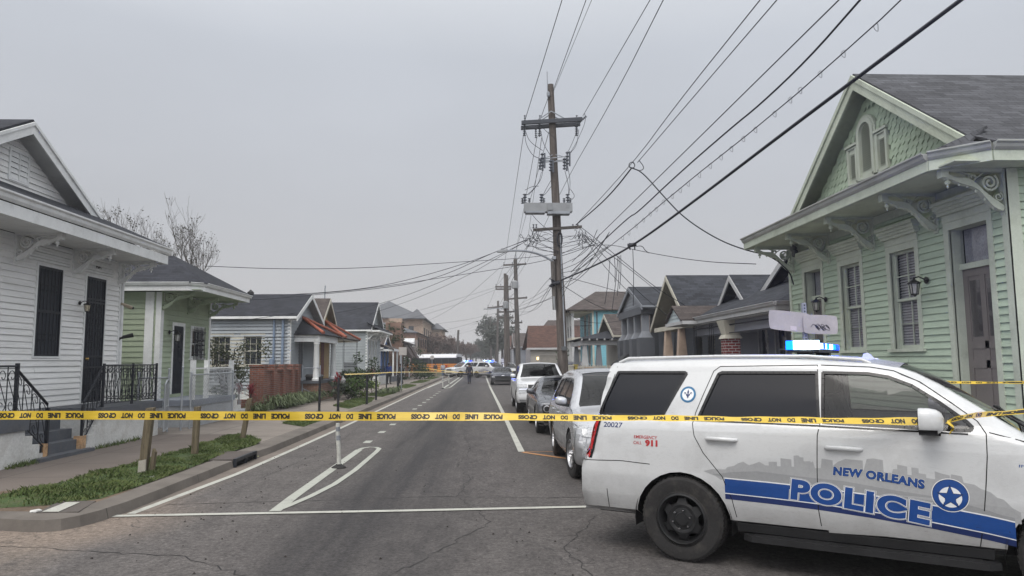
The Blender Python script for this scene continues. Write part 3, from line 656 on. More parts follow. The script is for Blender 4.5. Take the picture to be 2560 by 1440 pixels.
def mirrors(c, root, x, z, mat, cap=None, L_=.30, H=.2):
    for sg in (-1, 1):
        y0 = c.W/2-c.inset(x, z)
        m = MB(c.M); a = y0+.06; b = a+L_
        def P(y, z_, xx): return (xx, sg*y, z_)
        prof = chaikin([(a-.01, z-.06), (a+.05, z-H*.42), (b-.05, z-H*.40), (b, z-.03), (b-.01, z+H*.48), (b-.08, z+H*.60), (a+.04, z+H*.5), (a-.01, z+.05)], 2)
        n = len(prof); cy = sum(p[0] for p in prof)/n; cz = sum(p[1] for p in prof)/n; vs = []
        lay = [(-.07, .97), (-.055, 1.0), (.0, 1.0), (.05, .9), (.085, .66), (.10, .3)]
        for dx, k in lay: vs += [(x+dx, sg*(cy+(p[0]-cy)*k), cz+(p[1]-cz)*k) for p in prof]
        fs = [(i*n+j, i*n+(j+1) % n, (i+1)*n+(j+1) % n, (i+1)*n+j) for i in range(len(lay)-1) for j in range(n)]+[tuple(range(n)), tuple(range((len(lay)-1)*n, len(lay)*n))]
        m.add(vs, fs); m.mi = [0]*len(fs); lo = MB(c.M)
        o = m.build('wing_mirror', mat, root, smooth=40)
        k = MB(c.M); k.hexa([(x-.05, sg*(y0-.03), z-.10), (x+.07, sg*(y0-.03), z-.10), (x+.07, sg*(a+.12), z-H*.44), (x-.05, sg*(a+.12), z-H*.44)], [(x-.05, sg*(y0-.03), z-.04), (x+.07, sg*(y0-.03), z-.04), (x+.07, sg*(a+.12), z-.04), (x-.05, sg*(a+.12), z-.04)])
        pr = [(cy+(p[0]-cy)*1.02, cz+(p[1]-cz)*1.02) for p in prof if True]
        lowp = [(p[0], min(p[1], z-H*.18)) for p in pr]
        vs = []
        for dx in (-.072, .055): vs += [(x+dx, sg*p[0], p[1]) for p in lowp]
        k.add(vs, [(j, (j+1) % n, n+(j+1) % n, n+j) for j in range(n)]+[tuple(range(n)), tuple(range(n, 2*n))])
        k.build('mirror_arm', M_blk, o, smooth=40)
        gl = MB(c.M); gl.add([(x-.076, sg*(cy+(p[0]-cy)*.86), cz+.01+(p[1]-cz)*.84) for p in prof], [tuple(range(n))]); gl.build('mirror_glass', M_chr, o)
# ---------------------------------------------------------------- near police SUV
M_white = paint('white_police_paint', (.56, .57, .575), rough=.22, da=.30)
DB = pm('decal_blue', (.010, .058, .235), .35, .08, 3, .05, 40, 0, coat=.4); DN = pm('decal_navy', (.014, .028, .11), .4, .08, 3, .05, 40, 0); DW = pm('decal_white', (.72, .73, .74), .35, .05, 3, .03, 40, 0); DK = pm('decal_black', (.012, .014, .03), .4)
DG = pm('decal_grey', (.34, .345, .35), .4, .06, 3, .05, 40, 0); DG2 = pm('decal_mid_grey', (.27, .275, .28), .4, .06, 3, .05, 40, 0); DR = pm('decal_red', (.42, .03, .035), .4); DC = pm('decal_seal_blue', (.03, .17, .33), .4)
def police_suv():
    al = rad(34); P0 = V((1.85, 6.8, 0)); n = V((math.sin(al), math.cos(al), 0))
    Wd = 2.04; o = P0+n*(Wd/2-.015)
    root = thing('police_suv', 'big white police SUV parked nearest, with blue stripe and lit roof bar', 'police car', o, -al)
    P = [(-1.06, .40), (-1.09, .55), (-1.085, .70), (-1.07, .84), (-1.03, .90), (-.985, .95), (-.95, 1.15), (-.905, 1.32), (-.835, 1.60), (-.80, 1.74), (-.82, 1.79), (-.79, 1.825), (-.58, 1.85), (0, 1.866), (.45, 1.872), (.9, 1.868), (1.3, 1.85), (1.65, 1.81), (1.84, 1.775), (1.96, 1.73), (2.12, 1.64), (2.30, 1.52), (2.50, 1.38), (2.66, 1.27), (2.74, 1.235), (2.85, 1.23), (3.2, 1.205), (3.5, 1.17), (3.72, 1.12), (3.84, 1.06), (3.90, .95), (3.93, .78), (3.95, .62), (3.94, .45), (3.90, .34)]
    tab = [(.25, .07), (.38, .045), (.55, .012), (.75, 0), (1.0, .012), (1.12, .022), (1.20, .034), (1.27, .055), (1.31, .085), (1.5, .14), (1.74, .235), (1.9, .29)]
    c = Car(root, P, tab, Wd, 1.29, er=.09, eu=.26, ed=.12)
    qg = [(-.855, 1.32), (-.70, 1.735), (.00, 1.735), (.02, 1.72), (-.18, 1.33), (-.205, 1.318)]
    rd = [(.165, 1.325), (.325, 1.72), (.36, 1.735), (1.195, 1.735), (1.205, 1.5), (1.215, 1.31), (.20, 1.312)]
    fd = [(1.245, 1.31), (1.245, 1.735), (1.60, 1.728), (1.76, 1.70), (1.93, 1.63), (2.12, 1.50), (2.30, 1.355), (2.335, 1.315), (2.32, 1.290), (2.28, 1.288)]
    door_r = [(.475, .80), (.30, 1.0), (.155, 1.27), (.16, 1.33), (.36, 1.75), (.45, 1.775), (1.225, 1.775)]
    seams = [[(.50, .45), (.47, .60), (.39, .80), (.22, 1.00), (.135, 1.15), (.115, 1.26), (.135, 1.36), (.28, 1.745), (.34, 1.79), (1.20, 1.80)], [(1.20, 1.80), (1.225, 1.30), (1.205, 1.2), (1.195, .9), (1.19, .60), (1.21, .40)],
             [(1.23, 1.80), (1.62, 1.782), (1.80, 1.75), (1.99, 1.66), (2.2, 1.50), (2.37, 1.36), (2.42, 1.27), (2.415, 1.1), (2.39, .85), (2.36, .60), (2.33, .42)],
             [(-1.03, .86), (-.6, .88), (-.30, .865)], [(-.75, .60), (-.74, .42)], [(-.93, .93), (-.84, 1.30), (-.735, 1.70), (-.72, 1.79)], [(2.44, 1.28), (2.75, 1.20), (3.3, 1.16), (3.75, 1.02)]]
    bo = car_common(c, root, M_white, (0, 2.946), .385, .36, [(qg, G_car), (rd, G_car), (fd, G_side)], G_car, seams=seams, trackin=-.002, wd=.27, style='steel', rim=M_blk, wsr=(1.86, 2.70), rwr=(-.92, -.79))
    # chrome-ish light belt moulding, black rocker and running board
    for sg in (-1, 1):
        t = MB(); c.line(t, [(-.86, 1.300), (-.1, 1.292), (.16, 1.290), (1.2, 1.283), (2.30, 1.262)], .012, sg, .003); t.build('belt_moulding', M_gloss, root)
    t = MB()
    for sg in (-1, 1):
        f = c.side(sg, .001)
        t.M = c.M; y = sg*Wd/2
        t.hexa([(.50, y*.90, .30), (2.42, y*.90, .30), (2.42, y*.955, .33), (.50, y*.955, .33)], [(.50, y*.90, .42), (2.42, y*.90, .42), (2.42, y*.965, .40), (.50, y*.965, .40)])
    t.build('rocker_panel', M_blk, root)
    for sg in (-1, 1):
        t = MB(c.M); y = sg*Wd/2
        t.prism([(.56, y*.98), (.64, y*1.045), (2.38, y*1.045), (2.46, y*.98), (2.44, y*.88), (.58, y*.88)], 'z', .265, .315)
        for k in range(3): t.box(.66, 2.34, y*1.0+sg*(-.05+.03*k), y*1.0+sg*(-.04+.03*k), .315, .322)
        t.build('running_board', M_blk, root)
    # tail lamps, plate recess
    for sg in (-1, 1):
        t = MB(); tl = [(-1.055, .875), (-.935, .885), (-.93, .95), (-.835, 1.275), (-.90, 1.29), (-.99, .98)]
        t2 = [(-1.05, .885), (-.985, .885), (-.975, 1.0), (-.90, 1.275), (-.93, 1.27), (-.985, 1.0)]
        c.sheet(t, [(-.955, .885), (-.915, .885), (-.825, 1.275), (-.855, 1.285)], [], sg, .004); o_ = t.build('tail_lamp', M_gloss, root)
        t = MB(); c.sheet(t, [(-1.05, .905), (-.945, .888), (-.850, 1.272), (-.885, 1.285), (-.975, 1.12)], [], sg, .007, .05); t.build('tail_lens', M_red, o_)
        t = MB(); c.face(t, [(sg*.72, .90), (sg*.94, .90), (sg*.93, 1.15), (sg*.82, 1.26), (sg*.76, 1.2)], .006, True); t.build('rear_lens', M_red, o_)
    t = MB(); c.face(t, [(-.55, .55), (.55, .55), (.5, .74), (-.5, .74)], .005, True); t.build('rear_plate_recess', M_blk, root)
    # roof rails, antenna, roof ditch
    t = MB(c.M)
    for sg in (-1, 1):
        t.tube([(-.72, sg*.70, 1.83), (-.62, sg*.70, 1.872), (.3, sg*.70, 1.885), (1.1, sg*.70, 1.878), (1.55, sg*.69, 1.845), (1.62, sg*.69, 1.81)], .016, 8)
    t.build('roof_rail', M_white, root, smooth=50)
    t = MB(c.M); t.prism([(1.42, 1.845), (1.70, 1.82), (1.60, 1.85), (1.555, 1.90), (1.535, 1.91), (1.50, 1.90), (1.49, 1.865)], 'y', -.026, .026); t.build('roof_antenna', M_white, root, smooth=60)
    # handles, mirrors
    for (x, z) in ((.385, 1.13), (1.405, 1.105)):
        for sg in (-1, 1):
            y = sg*(Wd/2-c.inset(x, z)); t = MB(c.M)
            t.tube([(x-.135, y-sg*.004, z), (x-.12, y+sg*.03, z+.003), (x, y+sg*.038, z+.004), (x+.11, y+sg*.032, z+.0), (x+.14, y-sg*.004, z-.002)], [.016, .02, .021, .02, .015], 10); t.build('door_handle', M_white, root, smooth=60)
    mirrors(c, root, 2.05, 1.345, M_white, L_=.30, H=.215)
    interior(c, root, -.4, 2.5, (.55, 1.35), .55, .82)
    # front end: lamps, grille, bumper
    for sg in (-1, 1):
        t = MB(); c.face(t, [(sg*.55, .82), (sg*.93, .86), (sg*.95, 1.04), (sg*.58, 1.02)], .008); t.build('headlight', M_lamp, root)
        t = MB(); c.sheet(t, [(3.62, .90), (3.85, .88), (3.84, 1.02), (3.62, 1.02)], [], sg, .006, .05); t.build('headlight', M_lamp, root)
    t = MB(); c.face(t, box2(-.52, .52, .80, 1.04), .006); c.face(t, box2(-.60, .60, .46, .62), .006); t.build('grille', M_blk, root)
    t = MB(); c.face(t, box2(-.52, .52, .90, .935), .014); t.build('grille_bar', M_chr, root)
    t = MB(); c.strip(t, lambda s, z, k: 2.60 < s < 2.80, [-.9+1.8*i/10 for i in range(11)], off=.006); t.build('cowl_panel', M_blk, root)
    for y0_ in (.15, -.55):
        t = MB(c.M); t.tube([(2.74, y0_, 1.27), (2.66, y0_+.06, 1.325), (2.52, y0_+.12, 1.42)], .012, 5); t.tube([(2.60, y0_-.25, 1.375), (2.55, y0_+.12, 1.415), (2.58, y0_+.45, 1.385)], .010, 4); t.build('wiper', M_blk, root)
    # light bar on the roof
    lb = MB(c.M); lb.box(.93, 1.20, -.66, .66, 1.915, 1.945); 
    for sg in (-1, 1): lb.box(1.00, 1.13, sg*.52-.06, sg*.52+.06, 1.86, 1.92)
    lo = lb.build('light_bar', M_blk, root)
    eb = emitmat('blue_flash', (.0, .035, 1.0), 4.5); ew = emitmat('white_flash', (.45, .70, 1.0), 5); ec = emitmat('cyan_flash', (.0, .16, 1.0), 3.6)
    cells = [(-.64, -.50, ew), (-.49, -.42, ew), (-.41, -.28, eb), (-.27, -.20, ew), (-.19, -.02, ec), (-.01, .20, ew), (.21, .40, ec), (.41, .64, eb)]
    eh = emitmat('white_hot_flash', (.72, .88, 1.0), 14)
    for x0_, x1_, m_ in ((.922, .985, ec), (.987, 1.05, ew), (1.052, 1.15, eh), (1.152, 1.208, ew)): t = MB(c.M); t.box(x0_, x1_, -.672, -.642, 1.940, 2.022); t.build('light_module', m_, lo)
    for a, b, m_ in cells:
        t = MB(c.M); t.box(.925, 1.205, a, b, 1.947, 1.998); t.build('light_module', m_, lo)
    t = MB(c.M); t.box(.96, 1.17, -.65, .65, 2.0, 2.006); t.build('light_bar_cap', M_blk, lo)
    for q, (ly, en) in enumerate(((-.45, 5), (.1, 9), (.55, 5))):
        ld = bpy.data.lights.new('flash', 'POINT'); ld.energy = en*5.5; ld.color = (.02, .10, 1.0); ld.shadow_soft_size = .12; lo_ = bpy.data.objects.new('flash_lamp', ld); SC.collection.objects.link(lo_); lo_.parent = root; lo_.location = (1.06, ly, 2.10)
    # ---------------- livery
    def decal(fn, mat, off, name='decal'):
        for sg in (-1,): pass
    def mir(pts, sg): return pts
    C0 = 1.20
    def put(vs, fs, mat, off, nm):
        for sg in (-1, 1):
            if sg == 1 and nm == 'lettering':   # readable on the other side too
                xs = [v[0] for v in vs]; cx = C0; v2 = [(2*cx+.35-v[0], v[1]) for v in vs]
                t = MB(); c.mesh2(t, v2, fs, 1, off, .09); t.build(nm, mat, bo)
            else:
                t = MB(); c.mesh2(t, vs, fs, sg, off, .09); t.build(nm, mat, bo)
    # swoosh: centre line height of the band as a function of s (rises a little, then falls to the front)
    def yb(s): return lerp_tab([(.4, .735), (.8, .728), (1.2, .715), (1.6, .69), (2.0, .655), (2.4, .605), (2.6, .57)], s)
    def bandp(a0, a1, s0=.41, s1=2.56, n=24, f=yb):
        S = [s0+(s1-s0)*i/n for i in range(n+1)]; up = [(s, f(s)+a1) for s in S]; dn = [(s, f(s)+a0) for s in S]; return dn+up[::-1]
    for a0, a1, mt, of in ((-.130, .052, DN, .0012), (-.078, .050, DB, .0018), (-.083, -.075, DW, .0024), (.050, .060, DW, .0024), (.060, .085, DG2, .0018)):
        pts = bandp(a0, a1); vs, fs = polyfill(pts); put(vs, fs, mt, of, 'stripe')
    sky_ = [(.22, .83), (.30, .855), (.42, .86), (.44, .885), (.50, .90), (.53, .925), (.58, .945), (.63, .915), (.67, .93), (.72, .955), (.77, .925), (.80, .925), (.80, .96), (.87, .965), (.87, .925), (.90, .925), (.90, 1.0), (.99, .995), (.99, .93), (1.01, .93), (1.01, 1.03), (1.05, 1.035), (1.06, 1.02), (1.09, 1.02), (1.09, .985), (1.14, .99), (1.15, .98), (1.165, .99), (1.18, .93), (1.225, .935), (1.235, 1.02), (1.32, 1.01), (1.32, .96), (1.36, 1.0), (1.42, 1.03), (1.55, 1.025), (1.55, .93), (1.58, 1.04), (1.63, 1.05), (1.70, 1.04), (1.70, .94), (1.76, .935), (1.77, .97), (1.80, .97), (1.80, 1.01), (1.87, 1.0), (1.87, .93), (1.90, .93), (1.90, .995), (1.95, .99), (1.95, .95), (2.0, .945), (2.0, .915), (2.06, .91), (2.06, .975), (2.11, .96), (2.16, .95), (2.16, .91), (2.17, .96), (2.24, .95), (2.25, .90), (2.32, .89), (2.36, .86), (2.42, .84), (2.46, .80), (2.50, .79), (2.55, .73), (2.60, .70)]
    sky_ = [(a, (b-yb(a)-.0)*.93+yb(a)+.015) for a, b in sky_]
    base = [(s, yb(s)+.05) for s in [2.6-2.2*i/20 for i in range(21)]]+[(.38, .77), (.33, .80)]
    vs, fs = polyfill(sky_+base); put(vs, fs, DG, .0010, 'skyline_graphic')
    tr = [(.30, .815), (.50, .85), (.70, .87), (.90, .86), (1.1, .85), (1.4, .84), (1.75, .80), (2.1, .77), (2.4, .70), (2.55, .65)]
    vs, fs = polyfill(tr+[(s, yb(s)+.05) for s in [2.55-2.1*i/18 for i in range(19)]]); put(vs, fs, DG2, .0013, 'skyline_graphic')
    def letter(body, s0, z0, w_, h_, mats, slope, shear=0.0, bold=.03, sp=1.0):
        # fit the text in a box following a baseline that drops by slope
        base_ = None
        for bd, mt, of in mats:
            vs, fs = textmesh(body, 1.0, bold+bd, 1, 0, sp)
            if base_ is None: base_ = textmesh(body, 1.0, bold, 1, 0, sp)[0]
            x0, x1 = min(v[0] for v in base_), max(v[0] for v in base_); y0, y1 = min(v[1] for v in base_), max(v[1] for v in base_)
            v2 = []
            for (x, y) in vs:
                a = (x-x0)/(x1-x0); b = (y-y0)/(y1-y0); v2.append((s0+a*w_+b*h_*shear, z0+b*h_-slope(a)))
            put(v2, fs, mt, of, 'lettering')
    letter('POLICE', .97, .655, 1.03, .175, [(.052, DW, .0032), (.040, DK, .0038), (.028, DW, .0044), (.006, DB, .0050)], lambda a: .066*a+.045*a*a, .12, .045, 1.12)
    letter('NEW ORLEANS', 1.32, .885, .66, .068, [(.05, DW, .0032), (.028, DK, .0038), (.0, DB, .0044)], lambda a: .01*a+.05*a*a, .12, .04, 1.1)
    # star-and-crescent badge
    bx, bz, br = 2.155, .792, .118
    def disc(r, mt, of, n=36): vs, fs = polyfill(arc(bx, bz, r, 0, 360-360/n, n-1)); put(vs, fs, mt, of, 'badge')
    disc(br*1.08, DW, .0030); disc(br*1.03, DK, .0036); disc(br, DB, .0042)
    disc(br*.66, DK, .0048) if False else None
    vs, fs = polyfill(arc(bx, bz-br*.12, br*.66, 0, 350, 35)); put(vs, fs, DW, .0048, 'badge')
    st = []
    for k in range(10):
        a = rad(90+36*k); r_ = br*(.72 if k % 2 == 0 else .29); st.append((bx+r_*math.cos(a), bz-br*.12+r_*math.sin(a)))
    vs, fs = polyfill([(bx+(p[0]-bx)*1.12, bz-br*.12+(p[1]-bz+br*.12)*1.12) for p in st]); put(vs, fs, DK, .0054, 'badge'); vs, fs = polyfill(st); put(vs, fs, DB, .0060, 'badge')
    def plain(body, s0, z0, w_, h_, mt, bold=0.0, shear=0.0):
        letter(body, s0, z0, w_, h_, [(0, mt, .002)], lambda a: 0, shear, bold)
    plain('20027', -.79, 1.195, .205, .048, DN, .012); plain('EMERGENCY', -.46, 1.055+.045, .235, .030, DR, .01, .1); plain('CALL', -.465, 1.045, .085, .030, DR, .01, .1); plain('911', -.345, 1.030, .125, .062, DR, .06)
    plain('"T', 2.60, .995, .075, .06, DB, .0, .2); plain('o Protect', 2.685, .995, .25, .05, DB, .0, .2)
    # round seal with a fleur-de-lis
    ex, ez, er_ = .050, 1.525, .076
    for r_, mt, of in ((er_, DC, .002), (er_*.94, DN, .0025), (er_*.90, DC, .003), (er_*.74, DW, .0035)):
        vs, fs = polyfill(arc(ex, ez, r_, 0, 350, 35)); put(vs, fs, mt, of, 'seal')
    half = [(0, .9), (.13, .55), (.16, .30), (.08, .08), (.12, .02), (.28, .10), (.36, .32), (.56, .42), (.70, .28), (.70, .06), (.58, -.06), (.66, .14), (.54, .24), (.44, .12), (.34, -.06), (.30, -.16), (.30, -.26), (.12, -.26), (.20, -.52), (.08, -.50), (.0, -.72)]
    fl = [(ex+x*er_*.74, ez+y*er_*.70) for x, y in half]+[(ex-x*er_*.74, ez+y*er_*.70) for x, y in half[::-1][1:-1]]
    vs, fs = polyfill(fl); put(vs, fs, DN, .0042, 'seal')
    return root, c
POL, PC = police_suv()
# ================================================================ house parts
def WM(face, plane):
    """wall frame: local x along the wall, local y outwards, z up. W faces -X, E faces +X, S faces -Y"""
    if face == 'W': return Matrix(((0, -1, 0, plane), (1, 0, 0, 0), (0, 0, 1, 0), (0, 0, 0, 1)))
    if face == 'E': return Matrix(((0, 1, 0, plane), (-1, 0, 0, 0), (0, 0, 1, 0), (0, 0, 0, 1)))
    return Matrix(((-1, 0, 0, 0), (0, -1, 0, plane), (0, 0, 1, 0), (0, 0, 0, 1)))
def lx(face, a, b):
    if face == 'W': return (min(a, b), max(a, b))
    return (min(-a, -b), max(-a, -b))
def siding(mb, face, plane, a, b, z0, z1, ex=.122, holes=(), xr=None, lap=.024):
    """lapped boards; holes [(a,b,z0,z1)] in world coordinates; xr(z)->(a,b) narrows a gable"""
    mb.M = WM(face, plane); H = [(*lx(face, h[0], h[1]), h[2], h[3]) for h in holes]
    zs = []; n = max(1, round((z1-z0)/ex)); e = (z1-z0)/n
    lv = sorted(set([round(z0+i*e, 4) for i in range(n+1)]+[round(q, 4) for h in H for q in h[2:] if z0 < q < z1]))
    for za, zb in zip(lv, lv[1:]):
        if zb-za < .002: continue
        k = math.floor((za-z0+1e-4)/e); fa = (za-z0-k*e)/e; fb = min(1, (zb-z0-k*e)/e)
        ya, yb = lap*(1-fa)+.003, lap*(1-fb)+.003
        A0, B0 = lx(face, *(xr(za) if xr else (a, b))); A1, B1 = lx(face, *(xr(zb) if xr else (a, b)))
        if B1-A1 < .01 and B0-A0 < .01: continue
        segs = [(A0, B0, A1, B1)]
        for h in H:
            if h[2] < (za+zb)/2 < h[3]:
                ns = []
                for (p, q, r, t) in segs:
                    if h[1] <= p or h[0] >= q: ns.append((p, q, r, t)); continue
                    if h[0] > p: ns.append((p, h[0], max(r, p) if r < p else r, h[0]))
                    if h[1] < q: ns.append((h[1], q, h[1], t))
                segs = ns
        if ex < .13 and fa < .02 and fb > .9:
            ns = []
            for (p, q, r, t) in segs:
                while q-p > 3.0 and abs(r-p) < .2:
                    cx = p+R.uniform(1.2, 2.8); ns.append((p, cx-.002, r, cx-.002)); p = r = cx
                ns.append((p, q, r, t))
            segs = ns
        for (p, q, r, t) in segs:
            if ex < .13 and fa < .02: ya = lap*(1-fa)+.003+R.uniform(-.003, .005)
            mb.poly((p, ya, za), (q, ya, za), (t, yb, zb), (r, yb, zb))
            if fa < .02: mb.poly((p, ya, za), (p, .0, za+.001), (q, .0, za+.001), (q, ya, za))
    mb.M = Matrix(); return mb
def frame_box(mb, x0, x1, z0, z1, w, y0, y1, wb=None, wt=None):
    wb = w if wb is None else wb; wt = w if wt is None else wt
    mb.box(x0-w, x0, y0, y1, z0-wb, z1+wt); mb.box(x1, x1+w, y0, y1, z0-wb, z1+wt)
    if wt: mb.box(x0, x1, y0, y1, z1, z1+wt)
    if wb: mb.box(x0, x1, y0, y1, z0-wb, z0)
def roombox(M, x0, x1, z0, z1, y, par):
    bk = MB(M); a, b, c, d, e = x0-.02, x1+.02, z0-.02, z1+.02, y-.5
    bk.add([(a, y, c), (b, y, c), (b, y, d), (a, y, d), (a, e, c), (b, e, c), (b, e, d), (a, e, d)], [(4, 5, 6, 7), (0, 1, 5, 4), (1, 2, 6, 5), (2, 3, 7, 6), (3, 0, 4, 7)]); bk.build('room_backing', M_dark, par)
def window(parent, face, plane, a, b, z0, z1, trim, glass, cas=.10, rec=.09, cols=2, rows=2, sill=True, cornice=None, content=None, sashm=None, name='window', blind=None, prj=.03, sashes=2):
    x0, x1 = lx(face, a, b); M = WM(face, plane); m = MB(M)
    frame_box(m, x0, x1, z0, z1, cas, -.02, prj, 0 if sill else cas, cas*1.1)
    # reveal
    m.box(x0-.02, x0, -rec-.05, .0, z0, z1); m.box(x1, x1+.02, -rec-.05, .0, z0, z1); m.box(x0, x1, -rec-.05, .0, z1, z1+.02); m.box(x0, x1, -rec-.05, .0, z0-.02, z0)
    if sill: m.box(x0-cas-.04, x1+cas+.04, -.02, prj+.05, z0-.055, z0-.0)
    if cornice:
        h, p = cornice; zt = z1+cas*1.1
        m.box(x0-cas-.0, x1+cas+.0, 0, prj+.012, zt, zt+h*.35)
        for i, (q, r_) in enumerate(((.35, .45), (.5, .62), (.65, .80), (.82, 1.0))):
            m.box(x0-cas-p*r_*.6, x1+cas+p*r_*.6, 0, prj+p*r_, zt+h*q, zt+h*(q+.17 if i < 3 else 1))
    wo = m.build(name, trim, parent)
    s = MB(M); zm = (z0+z1)/2; t = .045; mu = .018
    for si, (za, zb, yy) in enumerate(((zm-.02, z1, -rec+.02), (z0, zm+.02, -rec-.015)) if sashes == 2 else ((z0, z1, -rec),)):
        s.box(x0, x0+t, yy-.03, yy, za, zb); s.box(x1-t, x1, yy-.03, yy, za, zb); s.box(x0+t, x1-t, yy-.03, yy, zb-t, zb); s.box(x0+t, x1-t, yy-.03, yy, za, za+t*(1.5 if si else 1))
        for k in range(1, cols): xx = x0+(x1-x0)*k/cols; s.box(xx-mu/2, xx+mu/2, yy-.025, yy-.003, za+t, zb-t)
        for k in range(1, rows): zz = za+(zb-za)*k/rows; s.box(x0+t, x1-t, yy-.022, yy-.005, zz-mu/2, zz+mu/2)
    s.build('sash', sashm or trim, wo)
    g = MB(M); g.poly((x0, -rec-.02, z0), (x1, -rec-.02, z0), (x1, -rec-.02, z1), (x0, -rec-.02, z1)); g.build('pane', glass, wo)
    if blind:
        bl = MB(M); d = -rec-.07; nb = int((z1-z0)/.05)
        for k in range(nb):
            zz = z0+.02+k*.05; bl.poly((x0, d+.018, zz), (x1, d+.018, zz), (x1, d-.012, zz+.046), (x0, d-.012, zz+.046))
        bl.build('blind', blind, wo)
        roombox(M, x0, x1, z0, z1, -rec-.05, wo)
    return wo
M_dark = pm('dark_interior', (.012, .013, .015), .9, .3, 2)
def door(parent, face, plane, a, b, z0, z1, trim, leaf, cas=.11, rec=.16, transom=.55, glass=None, glazed=True, cornice=None, name='door', knob=True):
    x0, x1 = lx(face, a, b); M = WM(face, plane); m = MB(M); zt = z1
    frame_box(m, x0, x1, z0, z1, cas, -.02, .032, 0, cas*1.1)
    m.box(x0-.02, x0, -rec-.05, .0, z0, z1); m.box(x1, x1+.02, -rec-.05, .0, z0, z1); m.box(x0, x1, -rec-.05, .0, z1, z1+.02)
    if transom: m.box(x0, x1, -rec-.03, -rec+.045, z1-transom-.09, z1-transom)
    m.box(x0-.02, x1+.02, -rec-.05, .05, z0-.05, z0)
    if cornice:
        h, p = cornice; q0 = z1+cas*1.1
        m.box(x0-cas, x1+cas, 0, .044, q0, q0+h*.35)
        for i, (q, r_) in enumerate(((.35, .45), (.5, .62), (.65, .80), (.82, 1.0))):
            m.box(x0-cas-p*r_*.6, x1+cas+p*r_*.6, 0, .032+p*r_, q0+h*q, q0+h*(q+.17 if i < 3 else 1))
    do = m.build('door_frame', trim, parent)
    zl = z1-(transom+.09 if transom else 0); l = MB(M); y = -rec
    wl = x1-x0; st = .11
    l.box(x0, x1, y-.045, y-.012, z0, zl)
    fr = [(x0, x0+st, z0, zl), (x1-st, x1, z0, zl), (x0+wl/2-.045, x0+wl/2+.045, z0+.2, zl-.12), (x0+st, x1-st, z0, z0+.2), (x0+st, x1-st, zl-.12, zl), (x0+st, x1-st, z0+.75, z0+.87), (x0+st, x1-st, z0+1.05, z0+1.17)]
    for f in fr: l.box(f[0], f[1], y-.012, y, f[2], f[3])
    lo = l.build('door_leaf', leaf, do)
    if glazed:
        for (p, q) in ((x0+st+.035, x0+wl/2-.08), (x0+wl/2+.08, x1-st-.035)):
            g = MB(M); g.box(p, q, y-.010, y-.004, z0+1.24, zl-.19); g.build('door_glass', glass, do)
    if transom:
        g = MB(M); g.poly((x0, y, z1-transom), (x1, y, z1-transom), (x1, y, z1), (x0, y, z1)); g.build('transom_pane', glass, do)
    if knob: k = MB(M); k.lathe([(.012, 0), (.012, .04), (.03, .05), (.032, .065), (.02, .08), (.001, .082)], (x0+.06, y, z0+.98), 'y', 12); k.build('door_knob', M_brass, do)
    return do
M_brass = pm('brass', (.45, .30, .10), .3, .2, 4, .1, 60, 0, metal=1)
def slab(mb, pts, th=.05):
    """roof plane from a polygon, thickened downwards"""
    P = [V(p) for p in pts]; n = (P[1]-P[0]).cross(P[2]-P[0]).normalized()
    if n.z < 0: P.reverse(); n = -n
    Q = [p-n*th for p in P]; k = len(P)
    return mb.add(P+Q, [tuple(range(k)), tuple(reversed(range(k, 2*k)))]+[(i, k+i, k+(i+1) % k, (i+1) % k) for i in range(k)])
def gutter(mb, p0, p1, out_, h=.12, d=.12):
    """ogee gutter along p0-p1; out_ = outward unit vector"""
    p0, p1, o = V(p0), V(p1), V(out_); prof = [(0, 0), (0, -h*.95), (d*.35, -h), (d*.62, -h*.72), (d*.72, -h*.35), (d, -h*.18), (d, 0), (d*.92, .0), (d*.9, -h*.12), (.01, -h*.12)]
    vs = [p+o*a+V((0, 0, b)) for p in (p0, p1) for a, b in prof]; n = len(prof)
    return mb.add(vs, [tuple(range(n)), tuple(reversed(range(n, 2*n)))]+[(i, n+i, n+(i+1) % n, (i+1) % n) for i in range(n)])
